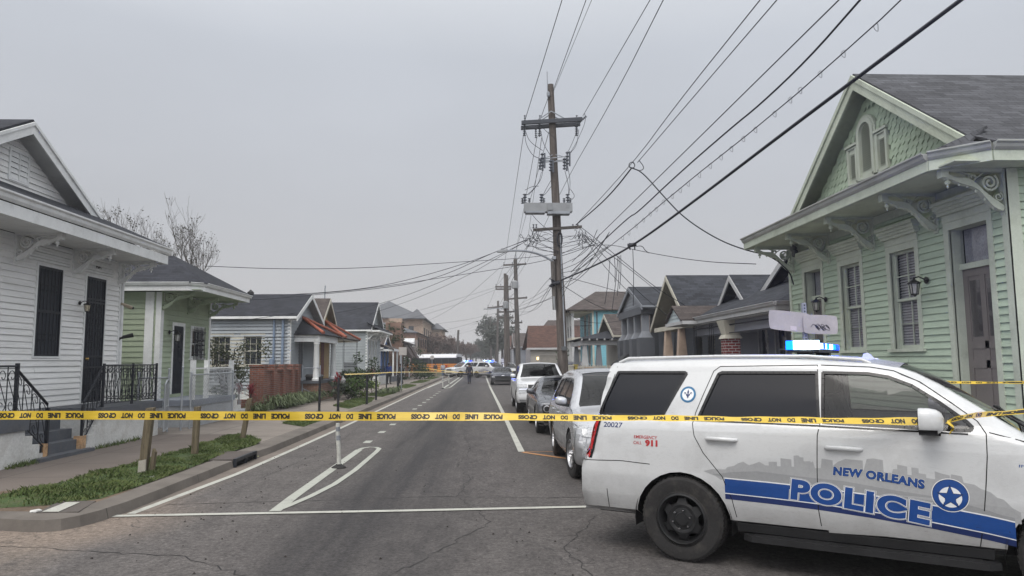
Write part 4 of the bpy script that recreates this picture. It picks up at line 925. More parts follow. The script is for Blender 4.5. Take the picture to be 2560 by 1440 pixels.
def bracket(parent, face, plane, pos, ztop, reach, drop, mat, th=.07, fine=True, pend=True):
    """fretwork eave bracket: pos along wall, sticks out from the wall"""
    M = WM(face, plane); x = lx(face, pos, pos)[0]; m = MB(M @ Matrix.Translation((x, 0, 0)))
    # arm, leg (2D in y(out), z)
    a, b = -th/2, th/2
    m.box(-th*.75, th*.75, 0, reach, ztop-.045, ztop); m.box(-th*.75, th*.75, 0, .04, ztop-drop, ztop-.045)
    q = []
    for i in range(15):
        t = i/14; yy = .05+(reach-.10)*t; zz = ztop-.09-(drop-.16)*(1-t)**1.55*(1 if t < .6 else 1)-.03*math.sin(t*math.pi*3)
        q.append((yy, zz))
    m.band(q, [.075+.028*math.sin(i*.9) for i in range(15)], 'x', a*1.2, b*1.2)
    # scroll
    R0 = min(reach, drop)*.20; cy, cz = reach*.24, ztop-.06-R0*1.05
    sp = [(cy+R0*(1-.78*i/26)*math.cos(i*.46+2.2), cz+R0*(1-.78*i/26)*math.sin(i*.46+2.2)) for i in range(27)]
    m.band(sp, .032, 'x', a*.8, b*.8)
    if fine:
        c2 = reach*.50; r2 = R0*.5; z2 = ztop-.05-r2*1.1
        m.band([(c2+r2*(1-.7*i/16)*math.cos(-i*.5+1.0), z2+r2*(1-.7*i/16)*math.sin(-i*.5+1.0)) for i in range(17)], .018, 'x', a*.8, b*.8)
        c3, z3, r3 = .05+R0*.45, ztop-drop*.62, R0*.5
        m.band([(c3+r3*(1-.7*i/16)*math.cos(i*.5+2.0), z3+r3*(1-.7*i/16)*math.sin(i*.5+2.0)) for i in range(17)], .018, 'x', a*.8, b*.8)
        m.band([(reach*.32, ztop-.05), (reach*.42, ztop-.12), (reach*.60, ztop-.07), (reach*.7, ztop-.045)], .016, 'x', a*.7, b*.7)
        for k in range(5):
            i = 2+k*2; yy, zz = q[i]; m.lathe([(.004, -.075), (.02, -.06), (.022, -.04), (.01, -.02)], (0, yy+.01, zz), 'z', 6)
    # block and turned drop at the tip
    m.box(-th*.8, th*.8, reach-.10, reach-.0, ztop-.13, ztop-.045)
    if pend: m.lathe([(.02, 0), (.045, -.012), (.045, -.03), (.018, -.045), (.036, -.065), (.040, -.085), (.028, -.105), (.012, -.115), (.012, -.13), (.02, -.14), (.004, -.165)], (0, reach-.11, ztop-.12), 'z', 10)
    return m.build('bracket', mat, parent)
def lantern(name, label, face, plane, pos, z, s=1.0, glassm=None, group=None, lit=False, up=True):
    M = WM(face, plane); x = lx(face, pos, pos)[0]; M2 = M @ Matrix.Translation((x, .02, z))
    p = M2 @ V((0, 0, 0)); r = thing(name, label, 'wall lamp', p, 0, group)
    m = MB(M2); m.lathe([(.055*s, 0), (.06*s, .012), (.03*s, .03), (.001, .034)], (0, 0, .0), 'y', 14)
    m.tube([(0, .02, 0), (0, .07*s, .03*s), (0, .13*s, .055*s), (0, .19*s, .04*s), (0, .21*s, .0)], .011*s, 6)
    m.build('arm', M_blk, r)
    cy = .21*s; m = MB(M2)
    m.lathe([(.004, .05*s), (.012*s, .03*s), (.012*s, .02*s), (.03*s, .0), (.10*s, -.045*s), (.105*s, -.055*s), (.08*s, -.06*s)], (0, cy, 0), 'z', 6)
    zb = -.235*s
    for k in range(6):
        a = 2*math.pi*k/6; m.tube([(.078*s*math.cos(a), cy+.078*s*math.sin(a), -.06*s), (.052*s*math.cos(a), cy+.052*s*math.sin(a), zb)], .006*s, 4)
    m.lathe([(.058*s, zb+.012*s), (.058*s, zb), (.03*s, zb-.01*s), (.012*s, zb-.03*s), (.002, zb-.035*s)], (0, cy, 0), 'z', 6); m.build('cage', M_blk, r)
    g = MB(M2); g.lathe([(.070*s, -.062*s), (.047*s, zb+.014*s)], (0, cy, 0), 'z', 6); g.build('lamp_glass', glassm or M_lampglass, r); return r
M_lampglass = pm('frosted_lamp_glass', (.33, .33, .31), .25, .15, 20, .1, 60, 0)
M_blind = pm('white_blind', (.46, .46, .47), .7, .08, 3, .04, 40, 0)
M_curt = pm('net_curtain', (.38, .39, .41), .9, .25, 5, .2, 30, .2)
M_pane = glassmat('window_pane', trans=.80); M_dpane = glassmat('dark_window_pane', (.02, .024, .03), rough=.05)
def scroll_rail(parent, pts, name, mat, h=.86, step=.16, posts=(), mirror=False):
    """wrought-iron railing along a 3D polyline of bottom-rail points (slopes allowed)"""
    o = None
    for (A, B) in zip(pts, pts[1:]):
        A, B = V(A), V(B); d = B-A; Lh = math.hypot(d.x, d.y); n = max(1, round(Lh/step))
        u = V((d.x/Lh, d.y/Lh, 0)); m = MB()
        def P(a, z): t = a/Lh; return A+d*t+V((0, 0, z))
        m.tube([P(0, h), P(Lh, h)], .018, 6); m.tube([P(0, .07), P(Lh, .07)], .012, 4); m.tube([P(0, h-.04), P(Lh, h-.04)], .008, 4)
        for k in range(n+1): m.tube([P(Lh*k/n, .07), P(Lh*k/n, h)], .009 if k % 1 == 0 else .008, 4)
        w_ = Lh/n
        for k in range(n):
            x = Lh*k/n; r_ = w_*.42
            def sc(cx, cz, sx, sz): return [P(max(0, min(Lh, cx+sx*r_*(1-.75*i/12)*math.cos(i*.5))), cz+sz*r_*(1-.75*i/12)*math.sin(i*.5)*1.15) for i in range(13)]
            m.tube(sc(x+w_/2, h-.04-r_*1.3, -1, 1), .0075, 4, False); m.tube(sc(x+w_/2, .09+r_*1.3, 1, -1), .0075, 4, False)
            m.tube([P(x+.01, h-.04-r_*1.4), P(x+w_*.98, .09+r_*1.3)], .007, 4)
        ob = m.build(name, mat, parent); o = o or ob
    return o
def mesh_panel(mb, a, b, z0, z1, up=(0, 0, 1), s=.075, r=.0035):
    """chain-link mesh between plan points a and b"""
    a, b = V((*a, 0)), V((*b, 0)); Lh = (b-a).length; u = (b-a)/Lh; H = z1-z0; k = -H
    while k < Lh:
        for sg in (1, -1):
            t0, t1 = max(0, -k) if sg == 1 else max(0, k+H-Lh), min(H, Lh-k) if sg == 1 else min(H, k+H)
            if t1 > t0:
                x0, x1 = (k+t0, k+t1) if sg == 1 else (k+H-t0, k+H-t1)
                mb.tube([a+u*x0+V((0, 0, z0+t0)), a+u*x1+V((0, 0, z0+t1))], r, 3, False)
        k += s
    return mb
# ================================================================ right: pale green shotgun house
M_gs = pm('pale_green_siding_paint', (.40, .49, .375), .62, .13, 1.2, .05, 30, .15, dirt=(.19, .22, .16), dirtamt=.6, stretch=(.5, .5, 4.5))
M_gt = pm('pale_green_trim_paint', (.465, .51, .42), .6, .12, 1.6, .05, 30, .12, dirt=(.21, .23, .17), dirtamt=.45)
M_gg = pm('grey_gutter_paint', (.37, .385, .36), .45, .12, 1.0, .05, 40, .1, dirt=(.15, .15, .13), dirtamt=.5)
M_gv = pm('grey_green_vent_paint', (.45, .49, .42), .6, .1, 2)
M_door = pm('taupe_door_paint', (.165, .15, .142), .5, .12, 2, .06, 40, .15)
M_rg = shingle('slate_grey_shingle', (.070, .072, .080)); M_rd = shingle('charcoal_shingle', (.030, .032, .040))
def fascia_loop(mb, pts, h, th=.03):
    for a, b in zip(pts, pts[1:]):
        a, b = V(a), V(b); d = (b-a).normalized(); n = V((-d.y, d.x, 0)).normalized()*th
        mb.add([a, b, b+V((0, 0, h)), a+V((0, 0, h)), a+n, b+n, b+n+V((0, 0, h)), a+n+V((0, 0, h))], [(0, 1, 2, 3), (7, 6, 5, 4), (0, 4, 5, 1), (3, 2, 6, 7), (0, 3, 7, 4), (1, 5, 6, 2)])
def green_house():
    X, Y0, Y1, Zs = 7.6, 9.90, 17.36, 4.58
    h = thing('shotgun_house', 'pale green clapboard house with scrolled brackets and fishscale gable, beside the police car', 'house', (X, (Y0+Y1)/2, .1))
    dn = (10.36, 11.26); w2 = (12.20, 12.98); w1 = (14.05, 14.83); df = (15.72, 16.54)
    holes = [(*dn, .95, 3.92), (*w2, 1.98, 3.80), (*w1, 1.98, 3.80), (*df, .95, 3.88)]
    m = MB(); siding(m, 'W', X, Y0+.02, Y1-.02, .85, Zs, .117, holes); siding(m, 'S', Y0, X+.02, 20, .85, Zs+.1, .117); m.build('siding', M_gs, h)
    m = MB(); m.box(X-.01, 20, Y0+.03, Y0+.2, .1, .85); m.box(X+.03, X+.2, Y0, Y1, .1, .85); m.box(X, 20, Y1, Y1+.02, .1, Zs); m.build('foundation', pm('old_brick_piers', (.20, .16, .14), .9, .3, 3, .2, 20, .5), h)
    m = MB(); 
    m.box(X-.035, X+.0, Y0-.03, Y0+.13, .85, Zs); m.box(X-.035, X+.13, Y0-.035, Y0-.0, .85, Zs); m.box(X-.035, X, Y1-.11, Y1+.01, .85, Zs)
    m.box(X-.03, X, Y0+.13, Y1-.11, Zs-.16, Zs); m.box(X-.04, X, Y0, Y1, .80, .95); m.box(X-.04, 20, Y0-.04, Y0, .80, .95)
    m.build('corner_board', M_gt, h)
    gp = M_pane; ci = (.34, .15)
    for i, (a, b, bl) in enumerate(((*w2, M_blind), (*w1, M_blind))): window(h, 'W', X, a, b, 2.03, 3.80, M_gt, gp, cas=.115, cols=2, rows=2, cornice=ci, blind=bl)
    for a, b, zt in ((*dn, 3.92), (*df, 3.88)):
        d = door(h, 'W', X, a, b, .95, zt, M_gt, M_door, cas=.115, rec=.17, transom=.56, glass=M_pane, cornice=ci)
        x0, x1 = lx('W', a, b); c = MB(WM('W', X)); c.poly((x0+.06, -.24, 1.6), (x1, -.24, 1.6), (x1, -.24, zt), (x0+.34, -.24, zt), (x0+.1, -.24, zt-.2)); c.build('net_curtain', M_curt, d); roombox(WM('W', X), x0, x1, .95, zt, -.22, d)
    # deep eave on brackets
    ZE, XE, ys, yn = 4.60, 6.52, 9.45, 17.42
    m = MB(); m.box(XE+.06, X, ys+.08, yn, ZE-.012, ZE+.008); m.box(X, 20, ys+.08, Y0, ZE-.012, ZE+.008); m.build('soffit', M_gt, h)
    for yb_ in (9.98, 11.55, 13.50, 15.30, 17.10): bracket(h, 'W', X-.003, yb_, ZE-.012, .95, .66, M_gt, .075)
    m = MB(); cut = .0
    Lp = [(20, ys, ZE-.03), (XE+.55-.0, ys, ZE-.03), (XE, ys+.55, ZE-.03), (XE, yn, ZE-.03), (X, yn, ZE-.03)]
    fascia_loop(m, Lp, .15); m.build('fascia', M_gt, h)
    m = MB(); zt = ZE+.24
    for a, b in zip(Lp, Lp[1:]):
        a, b = V(a), V(b); d = (b-a).normalized(); o = V((d.y, -d.x, 0)); o = -o if (o.dot(V((12, 13, 0))-(a+b)/2)) > 0 else o
        gutter(m, (a.x, a.y, zt), (b.x, b.y, zt), o)
    m.build('gutter', M_gg, h)
    # roofs: main gable with ridge along X, and the skirt across the front
    XR = 7.28; yr, zr = 13.34, 7.42; sl = (zr-5.22)/(yr-10.26)
    yl, yh = ys-.02, yn+.05
    def zz(y): return zr-abs(y-yr)*sl
    m = MB(); 
    slab(m, [(XR, yr, zr), (22, yr, zr), (22, yl, zz(yl)), (8.2, yl, zz(yl)), (XR, 10.22, zz(10.22))], .04)
    slab(m, [(XR, yr, zr), (22, yr, zr), (22, yh, zz(yh)), (8.2, yh, zz(yh)), (XR, 16.50, zz(16.5))], .04)
    zg = 5.30
    slab(m, [(XE-.02, ys+.50, zt), (XE-.02, yn, zt), (X+.05, yn, zg+.06), (X+.05, 10.3, zg+.06), (7.2, 10.1, 5.04)], .035)
    slab(m, [(XE-.02, ys+.50, zt), (7.2, 10.1, 5.05), (8.3, 9.9, 5.0), (20, 9.5, 4.86), (20, ys-.02, zt), (XE+.52, ys-.02, zt)], .035)
    m.build('roof', M_rg, h)
    m = MB()  # rake boards
    for (ya, yb_) in ((yr, 10.22), (yr, 16.5)):
        for (x0, x1, dz0, dz1) in ((XR-.02, XR+.02, -.33, -.07), (XR-.05, XR-.01, -.13, -.03)):
            za, zb = zz(ya), zz(yb_); m.add([(x, y, z+dz) for x in (x0, x1) for (y, z) in ((ya, za), (yb_, zb)) for dz in (dz0, dz1)], [(0, 1, 3, 2), (4, 6, 7, 5), (0, 4, 5, 1), (2, 3, 7, 6), (0, 2, 6, 4), (1, 5, 7, 3)])
    m.build('rake_board', M_gt, h)
    m = MB()
    for (ya, yb_) in ((yr, 10.22), (yr, 16.5)):
        m.add([(XR+.02, ya, zz(ya)-.32), (X+.0, ya, zz(ya)-.32), (X, yb_, zz(yb_)-.32), (XR+.02, yb_, zz(yb_)-.32)], [(0, 1, 2, 3), (3, 2, 1, 0)])
    m.build('rake_soffit', M_gt, h)
    # fishscale gable: real overlapping pointed shingles
    m = MB(WM('W', X-.01)); m.poly((10.45, -.02, 5.12), (16.25, -.02, 5.12), (13.34, -.02, 7.25)); rw, rh = .155, .135; j = 0; z = 5.27
    vb = [(12.76, 14.28, 5.2, 6.25), (13.12, 13.88, 6.2, 6.72)]
    while z < 7.2:
        y = 10.0+(j % 2)*rw/2
        while y < 16.8:
            zt_ = z+rh*1.25
            if zt_ < zz(y)-.22 and zt_ < zz(y+rw)-.22 and not any(a < y+rw/2 < b and c < z+.06 < d for a, b, c, d in vb):
                jx = R.uniform(-.006, .006); jz = R.uniform(-.012, .012); w_ = rw*.47; c = y+rw/2+jx; o = .018+R.uniform(0, .008)
                m.add([(c-w_, o*.3, z+rh*1.35), (c-w_, o*.9, z+.045+jz), (c-w_*.45, o, z+.012+jz), (c, o, z-.012+jz), (c+w_*.45, o, z+.012+jz), (c+w_, o*.9, z+.045+jz), (c+w_, o*.3, z+rh*1.35), (c-w_, 0, z+.045+jz), (c, 0, z-.012+jz), (c+w_, 0, z+.045+jz)], [(0, 1, 2, 3, 4, 5, 6), (1, 7, 8, 3, 2), (3, 8, 9, 5, 4)])
            y += rw
        z += rh; j += 1
    m.build('fishscale_gable', M_gs, h)
    # triple gable vent with arched centre
    v = MB(WM('W', X-.01)); c = 13.50
    def rim(pts, w_, d): v.band(pts+[pts[0]], w_, 'y', .0, d)
    ar = [(c-.26, 5.40), (c-.26, 6.28)]+arc(c, 6.28, .26, 180, 0, 12)[1:-1]+[(c+.26, 6.28), (c+.26, 5.40)]
    rim(ar, .09, .075); v.band([(c-.33, 5.4), (c-.33, 6.28)]+arc(c, 6.28, .33, 180, 0, 12)+[(c+.33, 5.4)], .05, 'y', .0, .05)
    for sg in (-1, 1):
        x0, x1 = c+sg*.38, c+sg*.70; rim([(x0, 5.40), (x0, 6.12), (x1, 6.12), (x1, 5.40)], .07, .06); v.box(min(x0, x1)-.06, max(x0, x1)+.06, 0, .085, 6.15, 6.20)
        v.box(min(x0, x1), max(x0, x1), 0, .03, 5.3, 5.50); v.box(min(x0, x1), max(x0, x1), 0, .03, 6.0, 6.14)
    v.box(c-.26, c+.26, 0, .03, 5.3, 5.55)
    vo = v.build('gable_vent', M_gv, h)
    for (a, b, z0, z1, arch) in ((c-.17, c+.17, 5.56, 6.46, True), (c-.63, c-.45, 5.50, 6.0, False), (c+.45, c+.63, 5.50, 6.0, False)):
        z = z0; v = MB(WM('W', X-.01))
        while z < z1:
            hw = (b-a)/2
            if arch and z > 6.28: hw *= math.sqrt(max(0.02, 1-((z-6.28)/.2)**2))
            v.hexa([((a+b)/2-hw, .012, z+.022), ((a+b)/2+hw, .012, z+.022), ((a+b)/2+hw, .008, z+.03), ((a+b)/2-hw, .008, z+.03)], [((a+b)/2-hw, .052, z-.004), ((a+b)/2+hw, .052, z-.004), ((a+b)/2+hw, .05, z+.006), ((a+b)/2-hw, .05, z+.006)]); z += .042
        v.build('louvre', M_gv, vo)
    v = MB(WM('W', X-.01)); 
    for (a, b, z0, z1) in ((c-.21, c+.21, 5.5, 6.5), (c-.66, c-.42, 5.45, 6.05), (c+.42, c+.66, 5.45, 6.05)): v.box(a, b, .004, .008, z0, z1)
    v.build('vent_shade_panel', pm('shaded_vent_paint', (.17, .19, .16), .8), vo)  # flat backing in a darker vent colour, recess shade painted in
    m = MB(WM('W', X)); vs, fs = textmesh('1\n6\n0', .22, .012); m.add([(16.93-p[0]*.7, .024, 3.02+p[1]) for p in vs], fs); m.build('house_number', M_blk, h)
    lantern('wall_lamp', 'black coach lamp beside the nearer taupe door of the green house', 'W', X-.02, 11.88, 3.18, 1.05, group='coach lamps on the green house')
    lantern('wall_lamp', 'black coach lamp beside the farther door of the green house, above the sign backs', 'W', X-.02, 15.50, 3.16, 1.05, group='coach lamps on the green house')
    # flood light with camera under the far eave
    r = thing('flood_light', 'twin-head dark flood light under the far eave corner of the green house', 'flood light', (X-.05, 16.85, 4.4))
    m = MB(WM('W', X-.03)); m.lathe([(.06, 0), (.06, .04), (.02, .05)], (16.85, 0, 4.42), 'y', 12); m.build('base', M_blk, r)
    for dz, dy in ((.08, .1), (-.06, .16)):
        m = MB(WM('W', X-.03)); m.lathe([(.02, .02), (.05, .05), (.085, .12), (.085, .15)], (16.85-dy, .02, 4.42+dz), 'y', 12); m.build('lamp_head', pm('dull_lamp_head', (.10, .11, .11), .4), r)
    return h
green_house()
# ================================================================ left: white shotgun house
M_ws = pm('white_siding_paint', (.76, .76, .74), .55, .08, 1.2, .035, 30, .12, dirt=(.42, .42, .39), dirtamt=.45, stretch=(.5, .5, 4.5))
M_wt = pm('white_trim_paint', (.70, .71, .70), .5, .08, 2, .03, 40, .1, dirt=(.38, .38, .35), dirtamt=.4)
M_iron = pm('black_ironwork', (.012, .014, .02), .5, .2, 8, .1, 60, .1)
M_mesh = pm('dark_blue_grey_screen', (.022, .026, .036), .6, .2, 6, .2, 90, .2)
M_stucco = pm('white_stucco', (.56, .56, .54), .9, .12, 1.6, .12, 22, 1.0, dirt=(.33, .30, .26), dirtamt=.6)
M_gp = pm('grey_porch_paint', (.085, .092, .105), .65, .2, 2.5, .1, 30, .3, dirt=(.16, .15, .14), dirtamt=.4)
M_raw = pm('bare_terracotta_patch', (.42, .26, .14), .9, .3, 5, .2, 20, .4, dirt=(.5, .42, .3), dirtamt=.7)
def security_panel(parent, face, plane, a, b, z0, z1, name, doorlike=False):
    x0, x1 = lx(face, a, b); M = WM(face, plane); m = MB(M); m.box(x0, x1, -.03, .0, z0, z1); p = m.build(name, M_mesh, parent)
    f = MB(M); t = .035
    f.box(x0, x0+t, 0, .03, z0, z1); f.box(x1-t, x1, 0, .03, z0, z1); f.box(x0+t, x1-t, 0, .03, z1-t*1.4, z1); f.box(x0+t, x1-t, 0, .03, z0, z0+t)
    if doorlike:
        for zz in (z0+1.05, z0+.80, z1-.62, z1-.55): f.box(x0+t, x1-t, 0, .03, zz, zz+.05)
    else: f.box(x0+t, x1-t, 0, .028, (z0+z1)/2-.03, (z0+z1)/2+.03)
    n = 7
    for k in range(1, n): xx = x0+(x1-x0)*k/n; f.tube([(xx, .018, z0), (xx, .018, z1)], .009, 4, False)
    def curl(cx, cz, r_, s, zs): f.tube([(cx+s*r_*(1-.7*i/10)*math.cos(i*.55), .02, cz+zs*r_*(1-.7*i/10)*math.sin(i*.55)) for i in range(11)], .006, 4, False)
    w_ = (x1-x0)
    for cz in ((z0+.35, z0+.62, z0+1.35, z0+1.62, z0+1.92, z0+2.2) if doorlike else (z0+.4, z1-.45)):
        for k in range(4):
            cx = x0+w_*(.18+.21*k)
            for s in (-1, 1):
                curl(cx, cz+.05, .045, s, 1); curl(cx, cz-.05, .045, s, -1)
            if doorlike: f.tube([(cx-.05, .02, cz-.12), (cx, .02, cz), (cx-.05, .02, cz+.12)], .006, 4, False); f.tube([(cx+.05, .02, cz-.12), (cx, .02, cz), (cx+.05, .02, cz+.12)], .006, 4, False)
    f.build('security_bars', M_iron, p)
    e = MB(M); frame_box(e, x0, x1, z0, z1, .05, -.03, .035, .04); e.build('casing', M_wt, p); return p
def white_house():
    X, Y0, Y1, Zs = -9.3, 10.2, 18.85, 4.45
    h = thing('shotgun_house', 'white clapboard house with dark barred door and window, leftmost of the houses', 'house', (X, 14.4, .1))
    dr = (17.2, 18.06); wn = (15.34, 16.22)
    m = MB(); siding(m, 'E', X, Y0, Y1, .82, Zs, .125, [(*dr, .96, 3.92), (*wn, 2.03, 3.93)]); siding(m, 'S', Y0, -20, X, .82, Zs, .125)
    m.build('siding', M_ws, h)
    m = MB(); m.box(X, X+.03, Y1-.10, Y1+.02, .82, Zs); m.box(X, X+.02, Y0, Y1, Zs-.14, Zs); m.box(-20, X+.02, Y1, Y1+.02, .1, Zs); m.box(X-.3, X-.02, Y0, Y1, .1, .82)
    for (a, b) in ((14.95, 16.45), (16.98, 18.35)):
        x0, x1 = lx('E', a, b); m.M = WM('E', X)
        for i, (z, d) in enumerate(((4.02, .03), (4.08, .045), (4.14, .03), (4.20, .05), (4.26, .035), (4.32, .07))): m.box(x0-.02*(i == 5), x1, .015, d+.03, z, z+.05)
        m.M = Matrix()
    m.build('corner_board', M_wt, h)
    security_panel(h, 'E', X+.005, *wn, 2.03, 3.93, 'barred_window'); p = security_panel(h, 'E', X+.005, *dr, .96, 3.92, 'security_door', True)
    k = MB(WM('E', X)); k.lathe([(.03, .03), (.03, .05), (.018, .06), (.035, .085), (.02, .10)], (-17.32, 0, 1.98), 'y', 12); k.build('door_knob', M_brass, p)
    ZE, XE = 4.48, -8.22
    m = MB(); m.box(X, XE-.05, Y0, 18.95, ZE-.012, ZE+.01); m.build('soffit', M_wt, h)
    for yb in (12.5, 14.6, 16.65, 18.70): bracket(h, 'E', X+.003, yb, ZE-.012, .92, .60, M_wt, .07)
    m = MB(); fascia_loop(m, [(XE, 18.98, ZE-.05), (XE, Y0, ZE-.05)], .22); fascia_loop(m, [(X-.2, 18.98, ZE-.05), (XE, 18.98, ZE-.05)], .22); m.build('fascia', M_wt, h)
    m = MB(); gutter(m, (XE, Y0-.2, ZE+.36), (XE, 19.05, ZE+.36), (1, 0, 0), .17, .13); gutter(m, (-20, 19.03, ZE+.34), (XE+.10, 19.03, ZE+.34), (0, 1, 0), .15, .11); m.build('gutter', M_wt, h)
    m = MB(); m.tube([(X+.05, 18.86, ZE-.1), (X+.05, 18.90, .3)], .035, 8); m.build('downpipe', M_wt, h)
    XR = -8.93; yr, zr = 14.32, 6.72; ye, ze = 17.2, 5.20; zt = ZE+.37
    m = MB()
    for s in (1, -1):
        Y = lambda y: yr+s*(y-yr)
        slab(m, [(XR, yr, zr), (-20, yr, zr), (-20, Y(ye), ze), (XR, Y(ye), ze)], .05)
        slab(m, [(XR, Y(ye), ze), (-20, Y(ye), ze), (-20, Y(19.1), zt+.01), (XR-.02, Y(19.1), zt+.01)], .04)
    slab(m, [(XE+.10, Y0-.3, zt), (XE+.10, 19.12, zt), (-8.95, 18.7, 5.0), (-9.0, 17.2, 5.30), (X, 16, 5.38), (X, Y0-.3, 5.38)], .03)
    m.build('roof', M_rd, h)
    m = MB(); zc = lambda y: zr-abs(y-yr)*(zr-ze)/(ye-yr)
    for s in (1, -1):
        Y = lambda y: yr+s*(y-yr)
        for x0, x1, d0, d1 in ((XR-.02, XR+.02, -.30, -.06), (XR+.02, XR+.05, -.12, -.05)):
            m.add([(x, y, z+dz) for x in (x0, x1) for (y, z) in ((yr, zr), (Y(ye+.05), zc(ye+.05))) for dz in (d0, d1)], [(0, 1, 3, 2), (4, 6, 7, 5), (0, 4, 5, 1), (2, 3, 7, 6), (0, 2, 6, 4), (1, 5, 7, 3)])
        m.add([(XR-.02, yr, zr-.28), (X, yr, zr-.28), (X, Y(ye), ze-.28), (XR-.02, Y(ye), ze-.28)], [(0, 1, 2, 3), (3, 2, 1, 0)])
    m.build('rake_board', M_wt, h)
    def xr(z): w_ = max(0, (zr-.28-z)/(zr-ze)*(ye-yr)); return (yr-w_, yr+w_)
    m = MB(); siding(m, 'E', X, 0, 0, 5.1, 6.42, .125, [(14.22, 14.82, 5.50, 6.10)], xr); m.build('gable_siding', M_ws, h)
    m = MB(WM('E', X)); x0, x1 = lx('E', 14.25, 14.79); frame_box(m, x0, x1, 5.53, 6.07, .05, 0, .04, .05)
    for i in range(5): z = 5.53+i*.108; m.hexa([(x0, .0, z+.06), (x1, .0, z+.06), (x1, .0, z+.11), (x0, .0, z+.11)], [(x0, .035, z), (x1, .035, z), (x1, .012, z+.108), (x0, .012, z+.108)])
    m.box((x0+x1)/2-.012, (x0+x1)/2+.012, .0, .045, 5.53, 6.07); m.build('gable_vent', M_wt, h)
    m = MB(WM('E', X)); vs, fs = textmesh('1404', .14, .006, 1, .3, .9); x0 = -17.75; m.add([(x0+p[0], .07, 4.15+p[1]) for p in vs], fs); m.build('house_number', M_blk, h)
    lantern('wall_lamp', 'black box lantern with cream glass between the dark window and door of the white house', 'E', X+.02, 16.92, 3.26, .85, pm('cream_lamp_glass', (.50, .45, .33), .3, .2, 20))
    # porch: rendered walls, grey deck, steps in the middle
    p = thing('porch', 'rendered white porch with slate grey deck and steps down to the pavement', 'porch', (-8.0, 15.5, .12))
    xf = -7.95
    m = MB(); m.box(X+.05, xf, 15.52, 18.25, .1, .78); m.box(xf-.35, xf, 10.2, 13.05, .1, .72); m.box(X+.05, xf-.35, 10.2, 13.05, .1, .72); m.box(X+.05, -8.78, 13.05, 15.52, .1, .72)
    for i, (yy) in enumerate((15.30, 15.08, 14.86)): 
        z = .60-.17*i; m.box(xf-.16, xf-.0, yy, yy+.22, .1, z)
    for i, (yy) in enumerate((13.05, 13.27, 13.49)):
        z = .60-.17*i; m.box(xf-.16, xf, yy, yy+.22, .1, z)
    m.build('rendered_wall', M_stucco, p)
    m = MB(); m.box(X+.06, xf+.05, 15.47, 18.32, .78, .95); m.box(X+.06, xf+.04, 10.2, 13.1, .72, .95); m.box(X+.06, -8.75, 13.1, 15.47, .74, .95); m.build('deck', M_gp, p)
    for i in range(4): m = MB(); z = .95-.19*(i+1); m.box(-8.76+.235*i, -8.76+.235*(i+1)+.02, 13.28, 15.08, .1, z); m.build('step', M_gp, p)
    m = MB(); m.box(xf-.15, xf+.008, 14.84, 14.86-.0, .125, .44); m.box(xf-.001, xf+.012, 14.86, 15.0, .125, .44); m.box(xf-.001, xf+.012, 13.60, 13.71, .125, .42); m.box(xf-.15, xf+.008, 13.71, 13.73, .125, .42); m.build('raw_patch', M_raw, p)
    r = thing('iron_railing', 'black scrolled iron railing along the far part of the white house porch', 'railing', (-8.0, 16.9, .95), 0, 'porch railings of the white house')
    scroll_rail(r, [(-8.02, 15.72, .95), (-8.02, 18.2, .95)], 'scroll_panel', M_iron, .88, .17)
    scroll_rail(r, [(-8.02, 18.2, .95), (-9.2, 18.2, .95)], 'scroll_panel', M_iron, .88, .17)
    scroll_rail(r, [(-8.05, 15.72, .93), (-7.98, 14.92, .22)], 'stair_panel', M_iron, .88, .20)
    for q in ((-8.02, 15.72, .95), (-8.02, 17.0, .95), (-8.02, 18.2, .95), (-7.98, 14.9, .13)):
        m = MB(); m.box(q[0]-.022, q[0]+.022, q[1]-.022, q[1]+.022, q[2], q[2]+.92); m.build('post', M_iron, r)
    r = thing('iron_railing', 'black scrolled iron railing along the near part of the white house porch and its steps', 'railing', (-8.0, 12.0, .95), 0, 'porch railings of the white house')
    scroll_rail(r, [(-8.02, 10.4, .95), (-8.02, 12.85, .95)], 'scroll_panel', M_iron, .88, .24)
    scroll_rail(r, [(-8.05, 12.85, .93), (-7.98, 13.72, .25)], 'stair_panel', M_iron, .88, .22)
    for q in ((-8.02, 12.85, .95), (-8.02, 11.2, .95), (-7.98, 13.74, .13)):
        m = MB(); m.box(q[0]-.026, q[0]+.026, q[1]-.026, q[1]+.026, q[2], q[2]+.93); m.build('post', M_iron, r)
    # cameras on the far corner
    r = thing('security_camera', 'small pale camera on the far corner board of the white house', 'camera', (X+.05, 18.8, 3.35)); m = MB(); m.tube([(X+.04, 18.82, 3.4), (X+.10, 18.92, 3.36), (X+.24, 19.0, 3.30)], [.03, .045, .05], 10); m.build('camera_body', pm('tan_camera', (.3, .25, .18), .5), r); m = MB(); m.cyl((X+.24, 19.0, 3.30), (X+.27, 19.02, 3.29), .035, 10); m.build('camera_lens', M_blk, r)
    r = thing('light_fixture', 'dark spotlight arm on the corner board below the pale camera', 'spotlight', (X+.05, 18.85, 2.5)); m = MB(); m.tube([(X+.03, 18.85, 2.5), (X+.12, 18.92, 2.55), (X+.3, 19.0, 2.6)], [.03, .045, .06], 8); m.build('spot_head', M_blk, r); m = MB(); m.lathe([(.04, 0), (.04, .03)], (X+.02, 18.84, 2.49), 'y', 8); m.build('spot_base', M_blk, r)
white_house()
